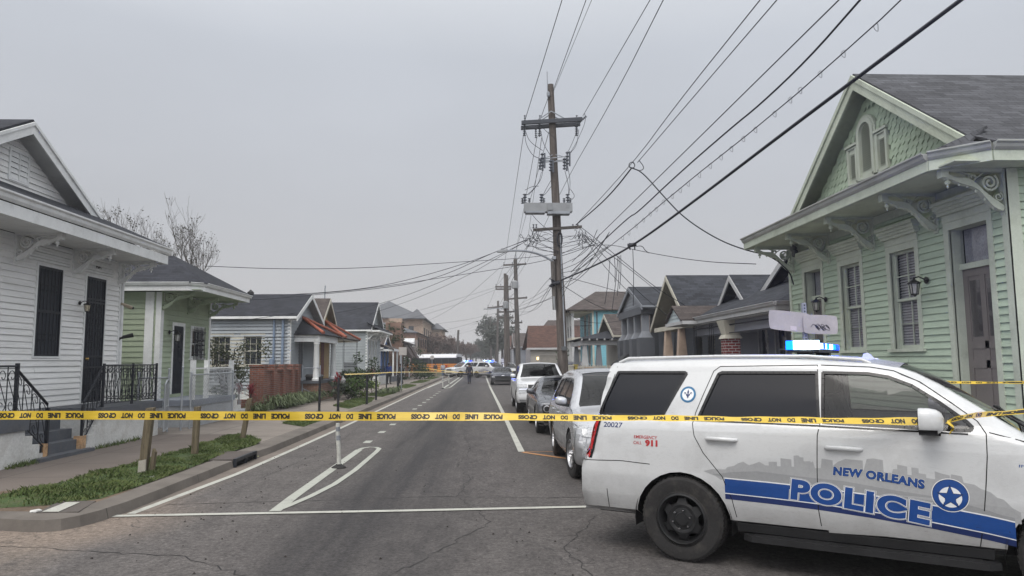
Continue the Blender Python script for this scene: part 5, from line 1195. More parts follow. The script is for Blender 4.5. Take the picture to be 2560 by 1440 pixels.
# ================================================================ left: sage green house with hip roof
M_sg = pm('sage_siding_paint', (.32, .375, .265), .65, .10, 1.2, .04, 30, .12, dirt=(.17, .20, .13), dirtamt=.35)
def sage_house():
    X, Y0, Y1, Zs = -9.3, 21.2, 25.0, 3.93
    h = thing('shotgun_house', 'sage green house with charcoal hip roof, next past the white house', 'house', (X, 23, .1))
    dr = (22.1, 22.82); wn = (23.38, 24.45)
    m = MB(); siding(m, 'E', X, Y0+.05, Y1, .8, Zs, .16, [(*dr, .95, 3.0), (*wn, 1.98, 3.0)]); siding(m, 'S', Y0, -20, X-.05, .8, Zs, .16, [(-11.6, -10.75, 1.3, 3.2)]); m.build('siding', M_sg, h)
    m = MB(); m.box(X-.12, X+.03, Y0-.03, Y0+.16, .5, Zs); m.box(X-.42, X-.18, Y0-.04, Y0+.0, .5, Zs); m.box(X, X+.03, Y1-.12, Y1+.02, .5, Zs); m.box(X-.3, X-.02, Y0, Y1, .1, .8); m.box(-20, X, Y0+.02, Y0+.2, .1, .8); m.box(-20, X, Y1, Y1+.03, .1, Zs); m.build('corner_board', M_wt, h)
    window(h, 'S', Y0, -11.55, -10.8, 1.35, 3.15, M_wt, M_dpane, cas=.16, cols=2, rows=2)
    wo = window(h, 'E', X, wn[0]+.08, wn[1]-.08, 2.03, 2.95, M_wt, M_dpane, cas=.10, cols=3, rows=1)
    b = MB(WM('E', X)); x0, x1 = lx('E', wn[0]+.10, wn[1]-.10)
    for k in range(9): xx = x0+(x1-x0)*k/8; b.tube([(xx, .10, 1.98), (xx, .10, 3.0), (xx, .10, 3.05)], [.012, .012, .002], 4)
    for z in (2.12, 2.85): b.box(x0-.06, x1+.06, .095, .115, z, z+.035)
    for z in (2.3, 2.45, 2.6):
        for k in (2, 4, 6): xx = x0+(x1-x0)*k/8; b.lathe([(.045, -.03), (.06, 0), (.045, .03)], (xx, .11, z), 'z', 6, False)
    b.build('window_bars', M_iron, wo)
    d = MB(WM('E', X)); x0, x1 = lx('E', *dr); frame_box(d, x0, x1, .95, 3.0, .1, -.02, .03, 0); do = d.build('door_frame', M_wt, h)
    l = MB(WM('E', X)); l.box(x0, x1, -.04, .005, .95, 3.0)
    for k in range(8): xx = x0+(x1-x0)*(k+.5)/8; l.tube([(xx, .02, .98), (xx, .02, 2.97)], .01, 4)
    l.build('barred_door_leaf', M_mesh, do)
    ZE, XE, ys, yn = 3.95, -8.02, 20.78, 25.15
    m = MB(); m.box(X, XE-.04, ys+.05, yn, ZE, ZE+.02); m.box(-20, X, ys+.05, Y0, ZE, ZE+.02); m.build('soffit', M_sg, h)
    for yb in (21.25, 23.1, 24.85): bracket(h, 'E', X+.003, yb, ZE, .95, .55, M_sg, .07, True)
    m = MB(); fascia_loop(m, [(-20, ys, ZE-.02), (XE-.32, ys, ZE-.02), (XE, ys+.32, ZE-.02), (XE, yn, ZE-.02), (X, yn, ZE-.02)], .17)
    zt = ZE+.22
    gutter(m, (-20, ys, zt), (XE-.30, ys, zt), (0, -1, 0), .1, .1); gutter(m, (XE-.32, ys, zt), (XE, ys+.32, zt), (.707, -.707, 0), .1, .1); gutter(m, (XE, ys+.32, zt), (XE, yn, zt), (1, 0, 0), .1, .1); m.build('gutter', M_wt, h)
    m = MB(); ym = 22.95; zr = 5.42; xa = -10.05
    slab(m, [(XE+.08, ys+.25, zt), (XE+.08, yn, zt), (xa, ym, zr)], .03); slab(m, [(XE+.08, ys+.25, zt), (XE-.30, ys-.08, zt), (-20, ys-.08, zt), (-20, ym, zr), (xa, ym, zr)], .03); slab(m, [(XE+.08, yn, zt), (-20, yn, zt), (-20, ym, zr), (xa, ym, zr)], .03); m.build('roof', M_rd, h)
    lantern('wall_lamp', 'tall hanging coach lamp on the pale corner by the barred door of the sage house', 'E', X+.02, 21.75, 2.78, 1.15)
    # porch, steps, rail, chain link
    p = thing('porch', 'white panelled porch with grey capping in front of the sage house', 'porch', (-8.4, 22, .12))
    m = MB(); m.box(X+.05, -7.95, 20.3, 23.55, .1, .70); m.box(X+.05, -7.90, 23.55, 24.9, .1, .34); m.build('rendered_wall', pm('pale_grey_render', (.46, .48, .50), .85, .12, 1.4, .1, 22, .5, dirt=(.3, .3, .3), dirtamt=.4), p)
    m = MB(); m.box(X+.05, -7.90, 20.25, 23.62, .70, .86); m.build('deck', pm('grey_capping', (.24, .26, .30), .7, .1), p)
    for i in range(3): m = MB(); m.box(-9.2, -7.95, 23.6+.36*i, 23.96+.36*i, .1, .68-.18*i); m.build('step', M_stucco, p)
    m = MB()
    for yy in (20.4, 21.4, 23.45): m.box(-8.06, -7.94, yy-.06, yy+.06, .86, 1.95)
    m.box(-8.04, -7.97, 20.4, 23.45, 1.70, 1.74); m.build('rail_post', M_wt, p)
    m = MB(); M_gr = pm('grey_steel_rail', (.42, .43, .45), .5, .1)
    for k in range(20): yy = 21.5+k*.1; m.tube([(-8.0, yy, .90), (-8.0, yy, 1.66)], .009, 4)
    m.tube([(-8.0, 21.4, 1.66), (-8.0, 23.5, 1.66), (-8.0, 24.6, .98), (-8.0, 24.9, .96), (-8.0, 24.85, .80)], .018, 6); m.tube([(-8.5, 23.3, 1.72), (-8.5, 24.9, 1.0), (-8.5, 25.1, .86)], .018, 6)
    for k in range(8): t = k/8; yy = 23.6+1.0*t; m.tube([(-8.0, yy, .7-.45*t), (-8.0, yy, 1.6-.65*t)], .009, 4)
    m.build('hand_rail', M_gr, p)
    f = thing('chain_link_fence', 'grey chain link fence with open gate between the white and sage houses', 'fence', (-8.3, 19, .12)); M_z = pm('galvanised_steel', (.36, .38, .40), .45, .12, metal=.5)
    m = MB()
    for (x, y, hh) in ((-8.6, 18.55, 1.62), (-8.05, 19.0, 1.7), (-7.85, 19.35, 1.75), (-7.8, 19.8, 1.6), (-7.75, 22.9, 1.62)): m.tube([(x, y, .12), (x, y, hh)], .028, 8); m.lathe([(.034, 0), (.034, .02), (.001, .05)], (x, y, hh), 'z', 8)
    m.tube([(-7.8, 19.8, 1.55), (-7.75, 22.9, 1.57)], .02, 6); m.tube([(-8.6, 18.55, 1.5), (-8.05, 19.0, 1.5)], .018, 6); m.build('fence_pipe', M_z, f)
    m = MB(); mesh_panel(m, (-7.8, 19.8), (-7.75, 22.9), .18, 1.55, s=.11, r=.004); m.build('wire_mesh', M_z, f); m = MB(); mesh_panel(m, (-8.6, 18.55), (-8.05, 19.0), .2, 1.5, s=.11, r=.004); m.build('wire_mesh', M_z, f)
    g = MB(); a, b = V((-8.05, 18.95, 0)), V((-7.35, 18.35, 0)); a = V((-8.0, 18.9, 0)); b = V((-7.75, 18.1, 0))
    g.tube([(a.x, a.y, .22), (a.x, a.y, 1.35), (a.x+.02, a.y-.1, 1.45), (b.x, b.y+.1, 1.45), (b.x, b.y, 1.35), (b.x, b.y, .22), (a.x, a.y, .22)], .02, 6); g.tube([(a.x, a.y, .8), (b.x, b.y, .8)], .014, 6); mesh_panel(g, (a.x, a.y), (b.x, b.y), .24, 1.4, s=.11, r=.004); g.build('gate', M_z, f)
sage_house()
# ================================================================ houses farther along
M_bg = pm('blue_grey_siding_paint', (.30, .325, .345), .6, .12, 1, .05, 30, .1, dirt=(.22, .25, .28), dirtamt=.5)
M_bg2 = pm('grey_blue_siding_paint', (.275, .30, .31), .6, .12, 1, .05, 30, .1, dirt=(.2, .22, .24), dirtamt=.5)
M_yel = pm('ochre_siding_paint', (.42, .29, .12), .65, .15, 1)
M_tile = pm('terracotta_ridge_tile', (.33, .10, .06), .7, .25, 6, .15, 40, .2, dirt=(.25, .08, .05), dirtamt=.5)
M_cream = pm('cream_trim_paint', (.47, .45, .38), .6, .12, 2)
M_brick = brickmat('red_brick', (.24, .085, .055), (.17, .065, .05), (.20, .17, .15))
M_brick2 = brickmat('brown_brick', (.23, .115, .075), (.17, .09, .065), (.22, .19, .16), .25, .09)
M_brickR = brickmat('painted_red_brick', (.19, .035, .035), (.15, .03, .03), (.36, .33, .32), .22, .085, .014)
M_tan = brickmat('tan_brick', (.42, .31, .235), (.38, .28, .21), (.33, .28, .24), .4, .12)
M_metal = pm('grey_metal_roof', (.115, .12, .13), .85, .1, .5, .05, 10, .1, spec=.08)
M_dgrey = pm('dark_grey_house_paint', (.085, .092, .105), .65, .15, 1, .06, 20, .1)
M_lgrey = pm('mid_grey_house_paint', (.21, .225, .25), .65, .12, 1)
M_purp = pm('dusk_grey_siding_paint', (.26, .27, .31), .65, .12, 1)
M_blue = pm('sky_blue_siding_paint', (.17, .42, .50), .6, .1, 1)
M_wd = pm('dull_white_trim_paint', (.44, .445, .45), .6, .12, 2, dirt=(.28, .28, .27), dirtamt=.5)
M_vblue = pm('bright_blue_paint', (.06, .16, .42), .6, .15, 2)
M_rb = shingle('brown_shingle', (.085, .045, .035)); M_rbb = shingle('umber_grey_shingle', (.075, .062, .058)); M_rsl = shingle('blue_black_shingle', (.036, .039, .047), .35)
def gable_house(name, label, side, Y0, Y1, Xf, depth, z0, ze, zr, wall, trim, roof, ex=.14, over=.3, rake=.3, foot=.1, holesF=(), holesS=(), group=None, front=True, backx=None, loc=None):
    """gabled shotgun house: ridge runs away from the street. side +1 right of the street, -1 left"""
    h = thing(name, label, 'house', (Xf, (Y0+Y1)/2, .1), 0, group); fc = 'W' if side > 0 else 'E'; xb = Xf+side*depth; yr = (Y0+Y1)/2
    m = MB()
    if front: siding(m, fc, Xf, Y0, Y1, z0, ze, ex, holesF, None, .026)
    siding(m, 'S', Y0, min(Xf, xb), max(Xf, xb), z0, ze, ex, holesS, None, .055); m.build('siding', wall, h)
    sl = (zr-ze)/((Y1-Y0)/2+over)
    m = MB(); 
    def xr(z): w_ = max(0, (zr-.05-z)/sl); return (yr-w_, yr+w_)
    siding(m, fc, Xf, 0, 0, ze, zr-.12, ex, (), xr); m.build('gable_siding', wall, h)
    m = MB(); xo = Xf-side*rake
    for s in (-1, 1): slab(m, [(xo, yr, zr), (xb, yr, zr), (xb, yr+s*((Y1-Y0)/2+over), ze), (xo, yr+s*((Y1-Y0)/2+over), ze)], .06)
    m.build('roof', roof, h)
    m = MB()
    for s in (-1, 1):
        ye = yr+s*((Y1-Y0)/2+over)
        m.add([(x, y, z+dz) for x in (xo-side*.03, xo+side*.01) for (y, z) in ((yr, zr), (ye, ze)) for dz in (-.24, -.03)], [(0, 1, 3, 2), (4, 6, 7, 5), (0, 4, 5, 1), (2, 3, 7, 6), (0, 2, 6, 4), (1, 5, 7, 3)])
        m.add([(xo, yr, zr-.2), (Xf, yr, zr-.2), (Xf, ye, ze-.2), (xo, ye, ze-.2)], [(0, 1, 2, 3), (3, 2, 1, 0)])
    m.build('rake_board', trim, h)
    m = MB(); m.box(min(Xf, xb), max(Xf, xb), Y0+.02, Y0+.2, foot, z0); m.box(Xf, Xf+side*.2, Y0, Y1, foot, z0); m.box(Xf, xb, Y1-.02, Y1, foot, ze)
    gz = ze-.02; m.box(min(xo, xb), max(xo, xb), Y0-over-.03, Y0-over+.02, ze-.13, ze-.02) ; m.box(Xf-side*.03, Xf+side*.0, Y0-.02, Y0+.11, z0, ze); m.box(Xf-side*.0, Xf+side*.11, Y0-.03, Y0, z0, ze)
    m.box(Xf-side*.03, Xf, Y1-.1, Y1+.02, z0, ze); m.build('trim_board', trim, h)
    return h, fc, xb, yr
def simple_win(h, fc, pl, a, b, z0, z1, trim, cas=.09, cols=2, rows=1, **k): return window(h, fc, pl, a, b, z0, z1, trim, M_dpane, cas=cas, cols=cols, rows=rows, rec=.06, **k)
# --- L3 blue-grey house with the columned porch
def blue_grey_house():
    wl = [(-12.0, -11.22, 1.75, 3.05), (-10.62, -9.84, 1.75, 3.05)]
    h, fc, xb, yr = gable_house('shotgun_house', 'blue grey house with paired cream-framed windows behind the brick pillar wall', -1, 32.7, 37.7, -8.6, 9, .75, 3.95, 5.18, M_bg, M_wt, M_rd, .155, .28, .35, holesS=wl, holesF=[(34.2, 35.0, 1.15, 3.1)])
    for a, b, z0, z1 in wl: simple_win(h, 'S', 32.7, a, b, z0, z1, M_cream, cas=.15, cols=3, rows=2)
    m = MB(); m.box(-11.16, -10.68, 32.66, 32.69, 1.7, 3.1); m.build('window_mullion', M_cream, h)
    d = MB(WM('E', -8.6)); d.box(-35, -34.2, -.05, .0, 1.15, 3.1); d.build('door_leaf', M_dgrey, h)
    m = MB(); m.tube([(-9.3, 32.62, .8), (-9.3, 32.62, 3.8)], .05, 8); m.tube([(-8.9, 32.6, .4), (-8.9, 32.6, 3.9)], .06, 8); m.lathe([(.12, 0), (.12, .28), (.06, .3)], (-9.35, 32.58, 1.75), 'z', 10); m.build('pipe', pm('steel_blue_pipe', (.17, .22, .30), .5), h)
    m = MB(); m.lathe([(.16, 0), (.16, .12), (.02, .25)], (-11.2, 35.2, 5.15), 'z', 8); m.build('roof_vent', M_blk, h)
    # porch with white columns, hip roof and terracotta ridge tiles
    p = thing('porch', 'porch with white columns and terracotta ridge tiles on the blue grey house', 'porch', (-8.0, 35.5, .1))
    zb, zf, y0, y1, x1 = 3.02, 1.12, 33.4, 37.55, -7.45
    m = MB(); m.box(-8.6, x1, y0, y0+.16, zb-.2, zb+.12); m.box(x1-.16, x1, y0+.16, y1, zb-.2, zb+.12); m.box(-8.6, x1-.16, y0+.16, y1, zb+.10, zb+.12); m.build('beam', M_wt, p)
    for q in ((x1-.15, y0+.12), (x1-.15, y1-.3)):
        m = MB(); m.lathe([(.19, 0), (.19, .09), (.15, .13), (.145, .2), (.12, 1.65), (.15, 1.69), (.13, 1.72), (.17, 1.80), (.17, 1.9)], (*q, zf-.08), 'z', 16); m.build('column', M_wt, p, smooth=40)
    m = MB(); m.box(-8.6, x1+.05, y0-.1, y1+.1, zf-.2, zf-.08); m.build('porch_floor', M_gp, p); m = MB(); m.box(-8.6, x1, y0, y1, .1, zf-.2); m.build('porch_base', M_brick2, p)
    m = MB(); A = (-8.62, yr-.3, 3.98); slab(m, [(-8.62, y0-.15, zb+.14), (x1+.2, y0-.15, zb+.14), A], .04); slab(m, [(x1+.2, y0-.15, zb+.14), (x1+.2, y1+.1, zb+.14), A], .04); slab(m, [(x1+.2, y1+.1, zb+.14), (-8.62, y1+.1, zb+.14), A], .04); m.build('porch_roof', M_rd, p)
    def tiles(name, a, b, n, par, r=.075):
        a, b = V(a), V(b)
        for k in range(n):
            t0, t1 = k/n, (k+1.12)/n; q0, q1 = a.lerp(b, t0), a.lerp(b, min(1, t1)); m = MB(); m.tube([q0, q1], [r*.86, r*1.04], 8); m.build(name, M_tile, par)
    tiles('ridge_tile', (A[0], A[1]-.05, A[2]+.06), (x1+.2, y0-.1, zb+.2), 9, p); tiles('ridge_tile', (A[0]+.05, A[1]+.25, A[2]+.03), (x1+.25, y1+.05, zb+.2), 9, p)
    # ochre house behind with its own tiled porch
    h, fc, xb, yr = gable_house('shotgun_house', 'narrow ochre yellow house squeezed between the two blue grey houses', -1, 38.9, 42.4, -8.9, 9, .8, 3.95, 5.45, M_yel, M_cream, M_rbb, .14, .25, .4, holesF=[(40.2, 41.0, 1.1, 3.1)])
    m = MB(); m.box(-8.95, -8.87, 40.2, 41.0, 1.1, 3.1); m.build('door_leaf', pm('rust_red_door', (.16, .05, .03), .6), h)
    p = thing('porch', 'dark iron-railed porch with terracotta hip tiles on the ochre house', 'porch', (-8.0, 41, .1)); zb = 3.15; y0, y1, x1 = 38.8, 43.2, -7.25
    m = MB(); A = (-8.9, 40.6, 4.2); slab(m, [(-8.9, y0-.1, zb), (x1, y0-.1, zb), A], .05); slab(m, [(x1, y0-.1, zb), (x1, y1, zb), A], .05); slab(m, [(x1, y1, zb), (-8.9, y1, zb), A], .05); m.build('porch_roof', M_rbb, p)
    tiles('ridge_tile', (A[0], A[1], A[2]+.05), (x1, y0-.05, zb+.06), 10, p); tiles('ridge_tile', (A[0]+.02, A[1]+.3, A[2]+.03), (x1, y1, zb+.06), 11, p)
    m = MB(); m.box(-8.9, x1-.1, y0, y1-.1, zb-.12, zb-.05); m.build('beam', M_cream, p)
    for yy in (38.95, 43.0): scroll_rail(p, [(x1-.15, yy-.18, 1.0), (x1-.15, yy+.18, 1.0)], 'iron_pillar', M_iron, 2.05, .36)
    m = MB(); m.box(-8.9, x1-.1, y0, y1-.1, .1, 1.0); m.build('porch_base', M_brick2, p)
    scroll_rail(p, [(x1-.15, 39.1, 1.0), (x1-.15, 42.9, 1.0)], 'iron_rail', M_iron, .85, .3)
    # L5 larger blue-grey house
    h, fc, xb, yr = gable_house('shotgun_house', 'grey blue house with bracketed front eave and tall dark roof, past the ochre house', -1, 55.3, 62.2, -8.75, 14, .75, 4.35, 6.72, M_bg2, M_wt, M_rd, .21, .3, .35, holesF=[(56.2, 57.1, 1.2, 3.6), (57.9, 58.7, 1.2, 3.6), (59.4, 60.2, 1.2, 3.6)])
    m = MB(); slab(m, [(-7.75, 55.0, 4.35), (-7.75, 62.8, 4.35), (-8.8, 62.2, 4.95), (-8.8, 55.3, 4.95)], .05); m.build('front_eave_roof', M_rd, h); m = MB(); m.box(-8.75, -7.75, 55.0, 62.8, 4.18, 4.3); m.build('front_eave', M_wt, h)
    for yb in (55.4, 57.5, 59.6, 61.9): bracket(h, 'E', -8.73, yb, 4.18, .85, .6, M_wt, .09, False)
    for (a, b) in ((56.2, 57.1), (57.9, 58.7), (59.4, 60.2)): simple_win(h, 'E', -8.75, a, b, 1.2, 3.6, M_wt, cols=2, rows=2)
    p = thing('porch', 'pale concrete stoop and iron gate before the grey blue bracketed house', 'porch', (-8.3, 59, .1)); m = MB(); m.box(-8.7, -7.9, 55.5, 62, .1, .75); m.build('stoop', M_stucco, p); scroll_rail(p, [(-7.95, 55.6, .75), (-7.95, 61.8, .75)], 'iron_rail', M_iron, .8, .4)
    # small bright blue house with porch
    h, fc, xb, yr = gable_house('cottage', 'small bright blue cottage with low porch roof beside the bare brick house', -1, 65.5, 71.5, -9.2, 9, .7, 3.2, 4.6, M_vblue, M_wt, M_rbb, .16, .3, .3, holesF=[(67, 68, 1, 3), (69.3, 70.2, 1, 3)])
    m = MB(); slab(m, [(-7.9, 65.2, 3.0), (-7.9, 71.8, 3.0), (-9.3, 71.8, 3.6), (-9.3, 65.2, 3.6)], .06); m.build('porch_roof', M_rbb, h); m = MB(); m.box(-9.2, -7.95, 65.3, 65.45, 2.85, 3.05); m.box(-8.05, -7.9, 65.3, 71.7, 2.85, 3.05); m.build('beam', M_wt, h)
    for yy in (65.5, 68.5, 71.4): m = MB(); m.box(-8.08, -7.95, yy-.07, yy+.07, .6, 2.85); m.build('post', M_wt, h)
    m = MB(); m.box(-9.2, -7.9, 65.4, 71.5, .1, .6); m.build('porch_base', M_gp, h)
blue_grey_house()
def far_left_blocks():
    # red-brown brick house with brown awnings
    h = thing('brick_house', 'brown brick house with slanting brown awnings near the school bus', 'house', (-8.6, 79, .1))
    m = MB(); m.box(-18, -8.4, 74, 86, .1, 3.9); m.build('wall', M_brick2, h)
    m = MB(); slab(m, [(-7.9, 73.7, 3.9), (-7.9, 86.3, 3.9), (-12.5, 80, 5.6)], .1); slab(m, [(-18, 73.7, 3.9), (-7.9, 73.7, 3.9), (-12.5, 80, 5.6)], .1); slab(m, [(-18, 86.3, 3.9), (-7.9, 86.3, 3.9), (-12.5, 80, 5.6)], .1); m.build('roof', M_rbb, h)
    M_aw = pm('brown_awning_canvas', (.055, .038, .034), .8, .15, 2)
    for (a, b) in ((75, 78.2), (80.2, 83.4)): m = MB(); m.hexa([(-8.4, a, 2.3), (-7.2, a, 2.3), (-7.2, b, 2.3), (-8.4, b, 2.3)], [(-8.4, a, 4.1), (-8.3, a, 4.1), (-8.3, b, 4.1), (-8.4, b, 4.1)]); m.build('awning', M_aw, h)
    for a in (75.6, 81): m = MB(); m.box(-8.41, -8.36, a, a+1.2, 1.2, 2.4); m.build('window_pane', M_dpane, h)
    m = MB(); m.box(-8.0, -7.86, 74, 74.15, .1, 2.4); m.box(-8.0, -7.86, 79.2, 79.35, .1, 2.4); m.build('porch_post', M_wt, h)
    # two-storey red brick building with metal roof
    h = thing('brick_building', 'two storey red brick building with pale metal roof behind the brown awnings', 'building', (-9.5, 100, .1))
    m = MB(); m.box(-22, -9.2, 101, 126, .1, 6.0); m.build('wall', M_brick2, h)
    m = MB(); slab(m, [(-8.9, 100.6, 6.0), (-8.9, 126.4, 6.0), (-13.5, 122, 7.6), (-13.5, 105, 7.6)], .1); slab(m, [(-22, 100.6, 6.0), (-8.9, 100.6, 6.0), (-13.5, 105, 7.6), (-22, 105, 7.6)], .1); m.build('roof', M_metal, h)
    for y in (104, 108, 112, 116, 120): m = MB(); m.box(-9.19, -9.1, y, y+1.4, 1.2, 2.8); m.build('window_pane', M_dpane, h); m = MB(); m.box(-9.19, -9.1, y, y+1.4, 4, 5.4); m.build('window_pane', M_dpane, h)
    # pale stone-coloured house with barrel awning, close behind the bus
    h = thing('corner_store', 'pale rendered shop with a curved white canopy behind the school bus', 'building', (-9.5, 99, .1))
    m = MB(); m.box(-14, -8.9, 99.0, 100.5, .1, 4.9); m.build('wall', pm('pale_brown_render', (.25, .22, .20), .85, .2, .5), h); m = MB(); m.prism([(98.2, 4.0), (98.2, 4.6), (98.6, 5.0), (99, 5.1), (99, 4.0)], 'x', -11.5, -9.2); m.build('canopy', pm('white_canopy', (.55, .56, .56), .5), h)
    # tan apartment block with hipped metal roofs
    h = thing('apartment_block', 'tan brick apartment block with grey hipped metal roofs above the left rooftops', 'building', (-15, 140, .1))
    m = MB(); m.box(-24, -10.5, 128, 160, .1, 9.5); m.box(-30, -14, 126.5, 140, .1, 9.5); m.box(-10.6, -8.3, 150, 162, .1, 8.6); m.box(-21.6, -17.4, 125.8, 127, .1, 9.6); m.build('wall', M_tan, h)
    def hip(x0, x1, y0, y1, z, zr, o=.7, nm='roof'):
        x0 -= o; x1 += o; y0 -= o; y1 += o; m = MB(); w_ = min(x1-x0, y1-y0)/2
        if x1-x0 > y1-y0: a, b = (x0+w_, (y0+y1)/2, zr), (x1-w_, (y0+y1)/2, zr); F_ = [((x0, y0, z), (x1, y0, z), b, a), ((x1, y1, z), (x0, y1, z), a, b), ((x0, y1, z), (x0, y0, z), a), ((x1, y0, z), (x1, y1, z), b)]
        else: a, b = ((x0+x1)/2, y0+w_, zr), ((x0+x1)/2, y1-w_, zr); F_ = [((x0, y0, z), (x1, y0, z), a), ((x1, y1, z), (x0, y1, z), b), ((x0, y1, z), (x0, y0, z), a, b), ((x1, y0, z), (x1, y1, z), b, a)]
        for f in F_: slab(m, list(f), .12)
        return m.build(nm, M_metal, h)
    hip(-24, -10.5, 128, 160, 9.5, 13.2); hip(-30, -17, 126.5, 140, 9.6, 11.6); hip(-10.6, -8.3, 150, 162, 8.6, 10); hip(-13, -10.2, 127, 131, 9.5, 11.3, .4)
    m = MB(); slab(m, [(-22, 125.5, 9.5), (-19.5, 125.5, 11.0), (-19.5, 130, 11.0), (-22, 130, 9.5)], .1); slab(m, [(-17, 125.5, 9.5), (-19.5, 125.5, 11.0), (-19.5, 130, 11.0), (-17, 130, 9.5)], .1); m.build('gablet', M_metal, h)
    for x in (-23, -20.2, -18.4, -15.6, -13): m = MB(); m.box(x, x+.9, 125.7 if -22 < x < -17.5 else 126.45 if x < -17 else 127.95, 128.2, 6.6, 8.2); m.build('window_pane', M_dpane, h)
    for y in (131, 136, 141, 146): m = MB(); m.box(-10.51, -10.4, y, y+1.2, 6.2, 8.0); m.build('window_pane', M_dpane, h)
far_left_blocks()
def brick_pillars():
    r = thing('brick_wall', 'low red brick garden wall of four piers with recessed panels, beside the sage house', 'wall', (-8.3, 30, .1))
    m = MB(); m.box(-8.62, -8.3, 27.6, 33.0, .1, 1.55); m.build('wall_panel', M_brick, r)
    for y in (27.5, 28.85, 30.25, 31.65, 32.6):
        m = MB(); m.box(-8.7, -8.18, y, y+.45, .1, 1.72); m.box(-8.72, -8.16, y-.03, y+.48, 1.72, 1.80); m.build('pier', M_brick, r)
    m = MB(); m.box(-10.2, -8.72, 27.55, 27.85, .1, .5); m.build('low_wall', M_brick, r)
    m = MB(); m.box(-8.68, -8.22, 27.6, 33.0, 1.55, 1.62); m.build('coping', M_brick, r)
brick_pillars()
# --- right-hand houses
def right_houses():
    # R2 low dusk-grey house: big hip porch roof, gable, dormer, brick pier
    h = thing('bungalow', 'grey bungalow with sweeping dark porch roof and red brick pier, next to the green house', 'house', (9, 22, .1))
    Xe, y0, y1, ze = 7.55, 18.2, 26.7, 3.33
    m = MB(); slab(m, [(Xe, y0, ze), (Xe, y1, ze), (11.3, y1-2.2, 5.05), (11.3, y0+2.8, 5.05)], .05); slab(m, [(18, y0, ze), (Xe, y0, ze), (11.3, y0+2.8, 5.05), (18, y0+2.8, 5.05)], .05); slab(m, [(Xe, y1, ze), (18, y1, ze), (18, y1-2.2, 5.05), (11.3, y1-2.2, 5.05)], .05); slab(m, [(11.3, y0+2.8, 5.05), (11.3, y1-2.2, 5.05), (18, y1-2.2, 5.05), (18, y0+2.8, 5.05)], .05)
    m.build('porch_roof', M_rsl, h)
    m = MB(); fascia_loop(m, [(18, y0+.05, ze-.2), (Xe+.05, y0+.05, ze-.2), (Xe+.05, y1-.05, ze-.2), (9.4, y1-.05, ze-.2)], .2); m.box(Xe+.1, 9.4, y0+.1, y1-.1, ze-.24, ze-.2); m.build('fascia', M_wd, h)
    m = MB(); gutter(m, (Xe+.02, y0, ze+.03), (Xe+.02, y1, ze+.03), (-1, 0, 0), .11, .1); gutter(m, (Xe, y0, ze+.03), (18, y0, ze+.03), (0, -1, 0), .11, .1); m.build('gutter', pm('pale_grey_gutter', (.38, .38, .39), .5), h)
    m = MB(); m.box(Xe+.35, Xe+.6, y0+.4, y1-.3, ze-.62, ze-.24); m.box(Xe+.35, 9.4, y0+.38, y0+.6, ze-.62, ze-.24); m.build('beam', M_purp, h)
    fw = [(20.0, 20.8, .95, 2.9), (22.0, 22.7, 1.5, 2.85), (23.4, 24.1, .95, 2.9)]
    m = MB(); siding(m, 'W', 9.4, 18.8, 26.2, .8, 3.2, .13, fw); siding(m, 'S', 18.8, 9.4, 18, .8, 3.2, .13); m.build('siding', M_purp, h)
    for a, b, z0, z1 in fw: window(h, 'W', 9.4, a, b, z0, z1, M_wd, M_dpane, cas=.09, cols=1, rows=1, rec=.06)
    m = MB(); m.box(Xe+.3, 9.4, 18.6, 26.4, .1, .8); m.build('porch_base', M_lgrey, h)
    # gable over the near half, dormer over the far half
    for nm, yr_, zr_, hw, zb_, xf, zz_, dp in (('gable', 20.35, 5.75, 3.7, 4.0, 9.35, 3.3, 8), ('dormer', 25.0, 4.86, 1.35, 3.86, 8.75, 3.6, 4)):
        m = MB(); sl = (zr_-zb_)/hw
        for s in (-1, 1): slab(m, [(xf, yr_, zr_), (xf+dp, yr_, zr_), (xf+dp, yr_+s*hw, zb_), (xf, yr_+s*hw, zb_)], .05)
        ro = m.build(nm+'_roof', M_rsl, h)
        m = MB()
        for s in (-1, 1): m.add([(x, y, z+dz) for x in (xf-.03, xf+.02) for (y, z) in ((yr_, zr_), (yr_+s*hw, zb_)) for dz in (-.23, -.03)], [(0, 1, 3, 2), (4, 6, 7, 5), (0, 4, 5, 1), (2, 3, 7, 6), (0, 2, 6, 4), (1, 5, 7, 3)])
        m.build('rake_board', M_wd, ro)
        def xr(z): w_ = max(0, (zr_-.12-z)/sl); return (yr_-w_, yr_+w_)
        m = MB(); siding(m, 'W', xf+.5, 0, 0, zz_, zr_-.14, .13, (), xr); m.build('gable_siding', M_purp, ro)
        if nm == 'dormer': simple_win(ro, 'W', xf+.48, yr_-.28, yr_+.28, 3.95, 4.45, M_wd, cas=.06)
    # brick pier with cream capital
    m = MB(); m.box(7.62, 8.08, 22.3, 22.76, .1, 2.52); m.build('brick_pier', M_brickR, h)
    m = MB(); m.hexa([(7.56, 22.24, 2.52), (8.14, 22.24, 2.52), (8.14, 22.82, 2.52), (7.56, 22.82, 2.52)], [(7.62, 22.3, 2.64), (8.08, 22.3, 2.64), (8.08, 22.76, 2.64), (7.62, 22.76, 2.64)]); m.hexa([(7.64, 22.32, 2.64), (8.06, 22.32, 2.64), (8.06, 22.74, 2.64), (7.64, 22.74, 2.64)], [(7.52, 22.2, 3.1), (8.18, 22.2, 3.1), (8.18, 22.86, 3.1), (7.52, 22.86, 3.1)]); m.build('pier_capital', M_cream, h)
    r = thing('iron_trellis', 'black wrought iron porch trellis between the brick pier and the cream columns', 'trellis', (7.7, 25.5, .8))
    for q in ((7.75, 24.1), (7.75, 26.0)): scroll_rail(r, [(q[0], q[1]-.2, .85), (q[0], q[1]+.2, .85)], 'iron_panel', M_iron, 2.25, .2)
